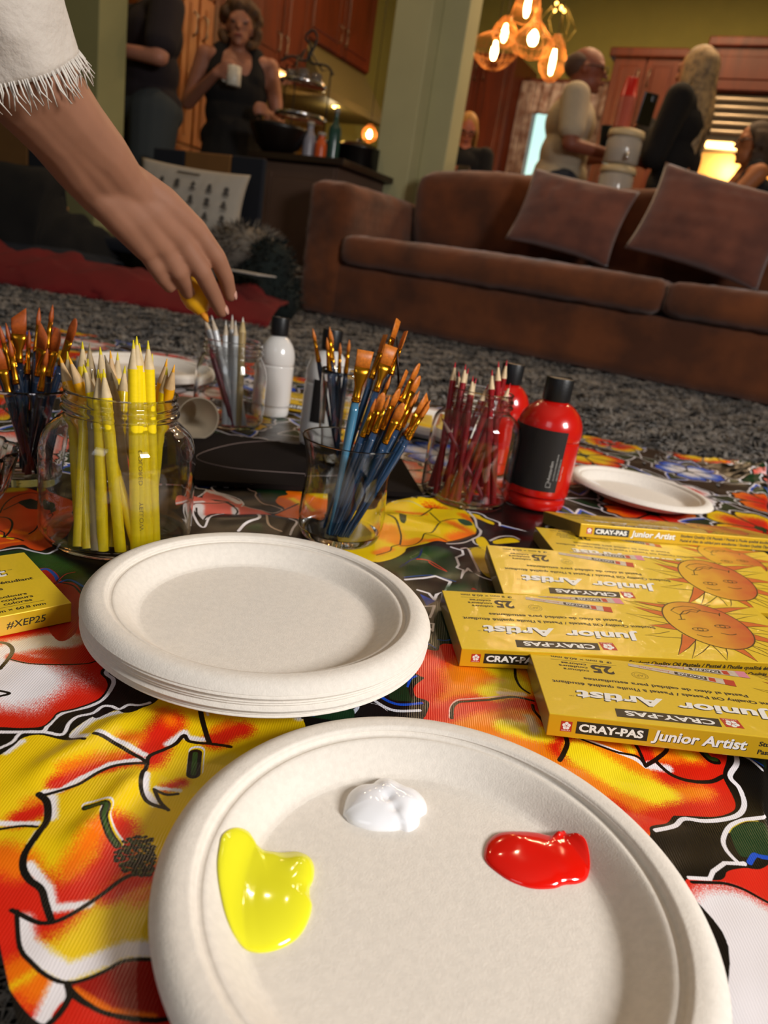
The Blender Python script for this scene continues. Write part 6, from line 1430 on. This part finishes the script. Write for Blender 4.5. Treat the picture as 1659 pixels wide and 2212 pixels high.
def person(loc, face, H, label, skin_m, arms, clothes, hair, head_turn=0.0, nod=0.0, glasses=False, seated=False, curlL=.6, curlR=.6, wide=1.0):
    """arms: {'L': (elbow, wrist, hand dir, back normal)} in the local frame, x to the person's right, y forward"""
    s = H/1.70; t = empty('person', (loc[0], loc[1], FZ), label, 'person'); t.rotation_euler.z = face
    sh = {'R': Vector((.185, 0, 1.40)), 'L': Vector((-.185, 0, 1.40))}; dz = -.25 if seated else 0; t.scale = (wide, wide, 1)
    def S(v): v = Vector(v); return (v+Vector((0, 0, dz)))*s
    Hr = Matrix.Rotation(head_turn, 3, 'Z') @ Matrix.Rotation(nod, 3, 'X'); hc = S((0, .02, 1.575))
    def HP(x, y, z): return hc+Hr @ (Vector((x, y, z))*s)
    B = [ell_data(S((0, .0, 1.30)), (.17*s, .105*s, .16*s)), ell_data(S((0, .0, 1.12)), (.145*s, .10*s, .16*s)), ell_data(S((0, -.01, .95)), (.165*s, .115*s, .13*s)),
         capsule_data(S((-.13, 0, 1.395)), S((.13, 0, 1.395)), .062*s, .062*s), capsule_data(S((0, -.005, 1.38)), S((0, .01, 1.52)), .060*s, .052*s)]
    rotH = Hr
    B += [ell_data(HP(0, 0, .02), (.074*s, .092*s, .102*s), rotH), ell_data(HP(0, .025, -.055), (.052*s, .062*s, .060*s), rotH), capsule_data(HP(0, .085, .010), HP(0, .104, -.022), .010*s, .014*s), ell_data(HP(0, .083, -.060), (.024*s, .012*s, .010*s), rotH),
          ell_data(HP(0, .070, -.098), (.022*s, .018*s, .016*s), rotH), ell_data(HP(.076, -.005, -.005), (.010*s, .018*s, .030*s), rotH), ell_data(HP(-.076, -.005, -.005), (.010*s, .018*s, .030*s), rotH), capsule_data(HP(-.045, .074, .026), HP(.045, .074, .026), .014*s, .014*s)]
    A = {}
    for k, (e, w_, hd, hn) in arms.items():
        e = S(e); w_ = S(w_); A[k] = (e, w_); B += chain([S(sh[k]), e, w_], [.054*s, .040*s, .027*s]); B += hand_data(w_, hd, hn, s*1.0, curlL if k == 'L' else curlR, 1 if k == 'R' else -1)
    hip = [S((sx*.09, 0, .93)) for sx in (-1, 1)]
    if seated: kn = [S((sx*.11, .42, .88)) for sx in (-1, 1)]; an = [Vector((sx*.11*s, .40*s, .09)) for sx in (-1, 1)]
    else: kn = [S((sx*.10, .02, .50)) for sx in (-1, 1)]; an = [S((sx*.10, -.01, .09)) for sx in (-1, 1)]
    for k in (0, 1): B += chain([hip[k], kn[k], an[k]], [.088*s, .056*s, .038*s]); B += chain([an[k]+Vector((0, 0, -.02)), an[k]+Vector((0, .16*s, -.055))], [.040*s, .030*s])
    blob('body', B, .0085, skin_m, t, 4)
    # face details
    me_ = mat('eye_dark', '#1A1210', rough=.3)
    for sx in (-1, 1):
        v, f = ell_data(HP(sx*.032, .083, .008), (.013*s, .006*s, .006*s), rotH, 12, 8); mesh_np('eye', v, f, me_, t)
    v, f = ell_data(HP(0, .0945, -.060), (.024*s, .006*s, .006*s), rotH, 12, 8); mesh_np('mouth', v, f, mat('lips', '#7A3028', rough=.5), t)
    if glasses:
        ds = []
        for sx in (-1, 1): ds.append(tube_data([HP(sx*.034+.026*math.cos(a), .104, .004+.018*math.sin(a)) for a in np.linspace(0, 2*PI, 17)[:-1]], .0028*s, 5, True)); ds.append(tube_data([HP(sx*.058, .100, .010), HP(sx*.080, .04, .012), HP(sx*.080, -.02, .008)], .0026*s, 5))
        ds.append(tube_data([HP(-.010, .106, .006), HP(.010, .106, .006)], .0026*s, 5)); multi('glasses', ds, M_DARK, t)
    # clothes
    for c in clothes:
        k = c['kind']; g = .012*s+c.get('loose', 0)
        if k == 'top':
            Q = [ell_data(S((0, 0, 1.29)), (.172*s+g, .108*s+g, .155*s), None), ell_data(S((0, 0, 1.12)), (.150*s+g, .105*s+g, .16*s)), ell_data(S((0, -.01, .97)), (.165*s+g, .115*s+g, .10*s)), capsule_data(S((-.135, 0, 1.385)), S((.135, 0, 1.385)), .062*s+g*.6, .062*s+g*.6),
                 capsule_data(S((0, 0, 1.0)), S((0, 0, .90)), .14*s, .13*s) if c.get('long') else ell_data(S((0, 0, 1.0)), (.1, .1, .1))]
            fr = c.get('sleeve', .55)
            for kk, (e, w_) in A.items():
                a = S(sh[kk])
                if fr <= 1: 
                    if fr > 0: Q += chain([a, a+(e-a)*fr], [.050*s+g, .046*s+g])
                else: Q += chain([a, e, e+(w_-e)*(fr-1)], [.055*s+g, .044*s+g, .032*s+g])
            blob(c['name'], Q, .010, c['mat'], t, 4)
        elif k == 'tank':
            Q = [ell_data(S((0, 0, 1.22)), (.165*s+g, .112*s+g, .15*s)), ell_data(S((0, 0, 1.10)), (.150*s+g, .105*s+g, .16*s)), ell_data(S((0, -.01, .95)), (.170*s+g, .12*s+g, .13*s)), capsule_data(S((-.10, .035, 1.30)), S((-.10, .0, 1.44)), .048*s+g, .030*s+g), capsule_data(S((.10, .035, 1.30)), S((.10, .0, 1.44)), .048*s+g, .030*s+g), capsule_data(S((-.08, -.03, 1.30)), S((.08, -.03, 1.30)), .085*s+g, .085*s+g)]
            if c.get('skirt'): Q += [capsule_data(S((0, 0, .95)), S((0, 0, .62)), .17*s, .20*s)]
            blob(c['name'], Q, .010, c['mat'], t, 4)
        elif k == 'trousers':
            Q = [ell_data(S((0, -.01, .93)), (.172*s+g, .122*s+g, .12*s))]
            for q in (0, 1): Q += chain([hip[q], kn[q], an[q]+Vector((0, 0, .03))], [.092*s+g, .064*s+g, .052*s+g])
            blob(c['name'], Q, .010, c['mat'], t, 4)
        elif k == 'shoes':
            for q in (0, 1): blob('shoe', chain([an[q]+Vector((0, -.03, -.045)), an[q]+Vector((0, .08*s, -.045)), an[q]+Vector((0, .18*s, -.050))], [.044, .045, .036]), .012, c['mat'], t, 3)
    # hair
    hk, hm, L = hair; r = random.Random(int(H*1000)+len(label)); ds = [ell_data(HP(0, -.016, .040), (.083*s, .096*s, .094*s), rotH)]
    if hk == 'short': ds = [ell_data(HP(0, -.030, .022), (.0785*s, .080*s, .075*s), rotH)]
    if hk == 'crop': ds = [ell_data(HP(0, -.020, .036), (.081*s, .092*s, .090*s), rotH)]
    if hk == 'curly':
        for i in range(150):
            a = r.uniform(0, 2*PI); b = r.uniform(-.9, 1.3); p = (.104*math.cos(a)*math.cos(b), -.02+.105*math.sin(a)*math.cos(b), .03+.115*math.sin(b)-(.04 if b < 0 else 0))
            if p[1] > .03 and p[2] < .085: continue
            ds.append(ell_data(HP(*p), (.030*s, .030*s, .032*s), seg=10, rings=6))
        blob('hair', ds, .009, hm, t, 2)
    elif hk == 'long':
        ds += [capsule_data(HP(0, -.05, .03), HP(0, -.09, -L*.6), .080*s, .062*s)]
        for i in range(46):
            a = r.uniform(PI*.93, PI*2.07) if i > 8 else r.choice([PI*.88, PI*2.12]); p = [HP(.078*math.cos(a)*.9, .085*math.sin(a)*.9-.01, .06), HP(.094*math.cos(a), .100*math.sin(a)-.02, -.04), HP(.098*math.cos(a)+r.uniform(-.02, .02), .105*math.sin(a)-.045, -L*.55), HP(.07*math.cos(a)+r.uniform(-.03, .03), .08*math.sin(a)-.06, -L*r.uniform(.8, 1.05))]
            P = catmull(p, 4); ds.append(tube_data(P, [.013*s*(1-.55*k/len(P)) for k in range(len(P))], 7))
        blob('hair', ds, .009, hm, t, 1)
    elif hk == 'bob':
        for i in range(34):
            a = r.uniform(PI*.9, PI*2.1); p = [HP(.075*math.cos(a), .085*math.sin(a)-.01, .06), HP(.096*math.cos(a), .104*math.sin(a)-.015, -.02), HP(.094*math.cos(a), .10*math.sin(a)-.02, -L*r.uniform(.8, 1))]
            ds += [tube_data(catmull(p, 4), .016*s, 7)]
        blob('hair', ds, .009, hm, t, 2)
    else: blob('hair', ds, .008, hm, t, 2)
    return t
M_TEE = mat('dark_plum_tee', '#1E1519', rough=.9); M_GTR = mat('slate_trousers', '#34393A', rough=.9); M_BLACK = mat('black_cotton', '#0D0A0A', rough=.92); M_WTEE = mat('oatmeal_tee', '#A99C86', rough=.9, var=.06, vscale=10); M_JEAN = mat('dark_jeans', '#1A2230', rough=.9)
SHOE = {'kind': 'shoes', 'name': 'shoe', 'mat': M_DARK}
def face_to(dx, dy): return math.atan2(dy, dx)-PI/2
# man with crossed arms, cut by the top of the picture
g = D(318, 215, 4.35)
p1 = person((g.x, g.y), face_to(-.75, -.65), 1.66, 'person in dark tee and slate trousers, arms crossed, head cut by the picture edge', skin('a', '#A8715A'),
    {'L': ((-.27, .06, 1.14), (-.02, .24, 1.17), (.9, .1, .1), (0, 1, .3)), 'R': ((.27, .06, 1.14), (-.04, .25, 1.22), (-.9, -.05, .15), (0, 1, .3))},
    [{'kind': 'top', 'name': 'tee_shirt', 'mat': M_TEE, 'loose': .012, 'sleeve': .72, 'long': True}, {'kind': 'trousers', 'name': 'trousers', 'mat': M_GTR, 'loose': .012}, SHOE], ('short', mat('brown_hair', '#2E1C12', rough=.7), .1), wide=1.22)
# woman with mug
g = D(498, 200, 4.85)
p2 = person((g.x+.03, g.y), face_to(.18, -1), 1.60, 'person with curly hair in a black sleeveless dress, holding a white mug', skin('b', '#9A6650'),
    {'R': ((.27, -.03, 1.12), (.10, .19, 1.27), (-.5, .25, .35), (.3, .8, 0)), 'L': ((-.26, -.02, 1.10), (-.21, .20, 1.10), (.2, .6, .1), (-1, .2, .2))},
    [{'kind': 'tank', 'name': 'dress', 'mat': M_BLACK, 'loose': .008, 'skirt': True}, SHOE], ('curly', mat('curly_brown_hair', '#4A3018', rough=.7, var=.3, vscale=40), .1), curlR=1.0, curlL=1.0, wide=1.08)
m_ = D(505, 165, 4.64); t = empty('mug', (m_.x, m_.y, m_.z-.05), 'white mug printed with grey lettering, held by the woman in black', 'mug')
lathe('mug_body', [(.001, 0), (.038, 0), (.041, .004), (.041, .100), (.0385, .101), (.037, .098), (.037, .008), (.001, .006)], mat('white_ceramic', '#C6C0B2', rough=.3), t, 32, True, True)
tube('mug_handle', catmull([(-.040, 0, .082), (-.066, 0, .078), (-.070, 0, .045), (-.058, 0, .022), (-.040, 0, .020)], 5), .006, MATS['white_ceramic'], t, 8)
p = Print()
for k, L_ in enumerate((.04, .05, .035)): p.line([(-L_/2, .075-.024*k), (L_/2, .075-.024*k)], .010, mat('mug_print', '#3A3834', rough=.6))
p.V = [(.0415*math.sin(v[0]/.041), -.0415*math.cos(v[0]/.041), v[1]) for v in p.V]; print_mesh(p, 'mug_print', t, Matrix.Identity(4))
# man in the pale tee
g = D(1232, 300, 4.95); 
p4 = person((g.x-.02, g.y), face_to(1, -.15), 1.70, 'person with glasses in an oatmeal tee shirt, holding a dark cup', skin('c', '#7A4432'),
    {'R': ((.24, .02, 1.13), (.13, .28, 1.12), (-.1, .8, .0), (.9, .1, .2)), 'L': ((-.25, .02, 1.14), (-.12, .26, 1.16), (.2, .8, .1), (-1, 0, .1))},
    [{'kind': 'top', 'name': 'tee_shirt', 'mat': M_WTEE, 'loose': .006, 'sleeve': .7, 'long': True}, {'kind': 'trousers', 'name': 'trousers', 'mat': M_JEAN, 'loose': .008}, SHOE], ('short', mat('thin_grey_hair', '#4A342A', rough=.7), .05), glasses=True, wide=1.2)
m_ = D(1310, 298, 4.80); t = empty('cup', (m_.x, m_.y, m_.z-.05), 'dark teal cup held out by the man in the oatmeal tee', 'cup')
lathe('cup_body', [(.001, 0), (.033, 0), (.044, .105), (.046, .11), (.042, .108), (.031, .006), (.001, .005)], mat('teal_plastic', '#142A2C', rough=.3), t, 28, True, True)
# woman with long pale hair, phone held up
g = D(1476, 260, 4.80)
p5 = person((g.x+.02, g.y), face_to(-.80, .60), 1.75, 'person with long grey-blonde hair in a black top, holding up a phone', skin('d', '#A06A50'),
    {'L': ((-.24, .04, 1.10), (-.12, .19, 1.30), (.1, .3, .8), (-.6, .6, .2)), 'R': ((.25, .04, 1.10), (.06, .20, 1.22), (-.2, .6, .6), (.6, .6, .2))},
    [{'kind': 'top', 'name': 'black_top', 'mat': M_BLACK, 'loose': .012, 'sleeve': 1.85, 'long': True}, {'kind': 'trousers', 'name': 'trousers', 'mat': M_BLACK, 'loose': .004}, SHOE], ('long', mat('grey_blonde_hair', '#6E5A42', rough=.6, col2='#A88A5E', vscale=30), .46), head_turn=R_(-10))
m_ = D(1398, 236, 4.58); t = empty('smartphone', m_, 'black phone held up by the woman with long hair', 'phone'); t.rotation_euler = (R_(8), 0, R_(20))
bm = bmesh.new(); bbox_bm(bm, -.046, .046, -.005, .005, -.080, .080, bev=.004); from_bm('phone_body', bm, mat('black_glass', '#0C0C0E', rough=.12, coat=.5), t)
bm = bmesh.new(); bbox_bm(bm, .006, .032, -.007, -.0035, .038, .070, bev=.002); from_bm('camera_island', bm, mat('phone_camera', '#2A2A30', rough=.2), t)
# woman in navy, seated at the right
g = D(1610, 380, 4.75)
p6 = person((g.x+.02, g.y), face_to(-1, .10), 1.66, 'person with brown bobbed hair in a navy sleeveless top, seated at the right edge', skin('e', '#A8683E'),
    {'L': ((-.20, .18, 1.14), (-.10, .36, 1.28), (.1, .3, .9), (-.3, .8, .3)), 'R': ((.20, .18, 1.12), (.08, .38, 1.26), (-.1, .3, .9), (.3, .8, .3))},
    [{'kind': 'tank', 'name': 'navy_top', 'mat': mat('navy_cotton', '#0E1018', rough=.9), 'loose': .010}, {'kind': 'trousers', 'name': 'trousers', 'mat': M_JEAN, 'loose': .006}, SHOE], ('bob', mat('brown_grey_hair', '#3E2C1E', rough=.7, var=.2, vscale=30), .17), seated=True, glasses=True, curlL=.25, curlR=.25)
st = empty('bar_stool', (p6.location.x, p6.location.y, FZ), 'wooden stool under the woman in navy', 'stool'); lathe('seat', [(.001, .55), (.18, .55), (.185, .57), (.18, .585), (.001, .585)], M_POLE, st, 32, True, True)
for k in range(4):
    a = k*PI/2+.4; tube('leg', [(.13*math.cos(a), .13*math.sin(a), .55), (.18*math.cos(a), .18*math.sin(a), .0)], .016, M_POLE, st, 8)
# girl beside the post looking at her phone
g = D(1000, 330, 4.95)
p3 = person((g.x, g.y), face_to(.05, -1), 1.26, 'person with long blond hair and glasses beside the centre post, looking down at a phone', skin('f', '#B8684A'),
    {'L': ((-.20, .10, 1.13), (-.05, .24, 1.17), (.5, .3, .4), (-.2, .6, -.4)), 'R': ((.20, .10, 1.13), (.06, .24, 1.17), (-.5, .3, .4), (.2, .6, -.4))},
    [{'kind': 'top', 'name': 'dark_top', 'mat': M_BLACK, 'loose': .010, 'sleeve': 1.7}, {'kind': 'trousers', 'name': 'trousers', 'mat': M_BLACK}, SHOE], ('long', mat('blond_hair', '#B07C38', rough=.6, var=.15, vscale=30), .34), nod=R_(-24), glasses=True)
p3.location.z = FZ
m_ = p3.matrix_basis @ Vector((0, .26, .90)); t = empty('smartphone', (m_.x, m_.y, m_.z), 'black phone in the hands of the blond girl beside the post', 'phone'); t.rotation_euler = (R_(-50), 0, 0)
bm = bmesh.new(); bbox_bm(bm, -.036, .036, -.004, .004, -.07, .07, bev=.004); from_bm('phone_body', bm, mat('black_glass', '#0C0C0E'), t)

# ------------------------------------------------------------------ the arm reaching in from the left
t = empty('person', D(60, 200, .70), 'reaching person, only a bare forearm and hand with a white fringed sleeve in view', 'person'); off = Matrix.Translation(-t.location)
def Q(x, y, Y): return D(x, y, Y)
hand = []
fore = [(-95, -20, .655, .046), (0, 95, .675, .043), (75, 195, .70, .038), (140, 275, .73, .0335), (195, 345, .76, .0300), (240, 403, .79, .0262), (285, 447, .815, .0235)]
for (dx, dy) in ((-16, 12), (0, 0), (16, -12)):
    hand += chain([Q(x+dx*(1.5 if i > 3 else 1), y+dy*(1.5 if i > 3 else 1), Y) for i, (x, y, Y, r) in enumerate(fore)], [r*(.84 if i > 3 else .90) for i, (x, y, Y, r) in enumerate(fore)])
K4 = {'i': (424, 498, .862), 'm': (390, 519, .848), 'r': (352, 534, .836), 'p': (314, 538, .826)}
W4 = {'i': (276, 388, .80), 'm': (258, 402, .793), 'r': (240, 416, .787), 'p': (222, 428, .782)}
for k in 'imrp': hand += chain([Q(*W4[k]), Q((W4[k][0]+K4[k][0])/2+2, (W4[k][1]+K4[k][1])/2-3, (W4[k][2]+K4[k][2])/2), Q(*K4[k])], [.0190, .0190, .0135])
hand += [capsule_data(Q(300, 455, .83), Q(375, 515, .865), .020, .016)]
FG = {'i': ([(424, 498, .862), (468, 556, .882), (488, 600, .900), (497, 638, .915)], [.0130, .0112, .0098, .0082]), 'm': ([(390, 519, .848), (436, 587, .868), (460, 634, .888), (478, 672, .905)], [.0130, .0114, .0100, .0085]),
      'r': ([(352, 534, .836), (384, 586, .853), (397, 610, .870), (405, 632, .886)], [.0124, .0110, .0096, .0082]), 'p': ([(314, 538, .826), (336, 576, .838), (350, 600, .850), (366, 620, .864)], [.0112, .0098, .0086, .0074])}
for k, (P, rr) in FG.items(): hand += chain([Q(*p) for p in P], rr)
hand += chain([Q(330, 480, .84), Q(385, 545, .905), Q(425, 605, .935), Q(447, 650, .935)], [.020, .0150, .0120, .0098])
o = blob('body', hand, .0019, mat('skin_arm', '#94664E', rough=.6, sss=.12, var=.06, vscale=25, bump=.15, bscale=300, bdist=.0006), t, 18); o.matrix_parent_inverse = off
for k in ('i', 'm', 'r', 'p'):
    P = FG[k][0]; a = Q(*P[2]); b_ = Q(*P[3]); d = (b_-a).normalized(); up = Vector((.35, -.35, .55)); up = (up-d*up.dot(d)).normalized(); r = FG[k][1][3]
    M3 = Matrix(((up.cross(d).x, d.x, up.x), (up.cross(d).y, d.y, up.y), (up.cross(d).z, d.z, up.z)))
    v, f = ell_data(b_+up*r*.80-d*.001, (r*.62, r*.85, r*.26), M3, 14, 8); n_ = mesh_np('fingernail', v, f, mat('nail', '#C89888', rough=.3), t); n_.matrix_parent_inverse = off
# faint tattoo lines on the forearm
ds = []
for (x0, y0, x1, y1, w_) in ((112, 322, 150, 360, .0012), (140, 352, 172, 394, .0012)):
    pass
# sleeve
def frust(c0, c1, r0, r1, n=72, m=14, folds=.06, seed=1):
    a = Vector(c0); b = Vector(c1); M = axis_M(a, b); L = (b-a).length; V = []; F = []
    for j in range(m+1):
        tt = j/m; r = r0+(r1-r0)*tt
        for i in range(n):
            an = 2*PI*i/n; rr = r*(1+folds*math.sin(an*5+tt*2.5+seed)*(.4+.6*tt)+folds*.6*math.sin(an*3-tt*4)); V.append(tuple(M @ Vector((rr*math.cos(an), rr*math.sin(an), L*tt))))
    for j in range(m):
        for i in range(n): i2 = (i+1) % n; F.append((j*n+i, j*n+i2, (j+1)*n+i2, (j+1)*n+i))
    return V, F, M, L
c0 = Q(-60, -110, .655); c1 = Q(50, 150, .695); V, F, M, L = frust(c0, c1, .058, .0475, folds=.035)
o = mesh_np('white_sleeve', V, F, mat('white_woven_cotton', '#C9BFB4', rough=.95, bump=.7, bscale=45, bdist=.006), t); o.matrix_parent_inverse = off; sd = o.modifiers.new('s', 'SOLIDIFY'); sd.thickness = .0022
ds = []; r = random.Random(4)
for i in range(110):
    an = 2*PI*i/110+r.uniform(-.02, .02); rr = .0475*(1+.035*math.sin(an*5+2.5+1)+.021*math.sin(an*3-4)); p0 = Vector((rr*math.cos(an), rr*math.sin(an), L-.003)); ln = r.uniform(.012, .026); tw = r.uniform(-.0025, .0025)
    p1_ = p0+Vector((.003*math.cos(an)+tw, .003*math.sin(an)+tw, ln*.5)); p2_ = p0+Vector((.002*math.cos(an)+tw*2, .002*math.sin(an)-tw, ln)); ds.append(tube_data([M @ p0, M @ p1_, M @ p2_], [.0009, .0008, .0004], 5))
o = multi('frayed_fringe', ds, mat('white_thread', '#D2CAC0', rough=.95), t); o.matrix_parent_inverse = off
# yellow marker held between the fingers
a = Q(392, 584, .905); b_ = Q(449, 696, .905); L = (b_-a).length; q = (b_-a).to_track_quat('Z', 'Y'); t = empty('yellow_marker', a, 'stubby yellow-orange marker held by the reaching hand above the white pencils', 'marker'); t.rotation_euler = q.to_euler()
lathe('marker_barrel', [(.001, -.02), (.0095, -.02), (.0110, -.01), (.0165, L*.45), (.0150, L*.62), (.0070, L*.82), (.001, L*.82)], mat('yellow_plastic', '#F0B01C', rough=.35), t, 28, True, True)
lathe('marker_tip', [(.0055, L*.80), (.0036, L*.92), (.0012, L), (.0003, L)], mat('orange_felt', '#D88A1C', rough=.8), t, 20, True, True)
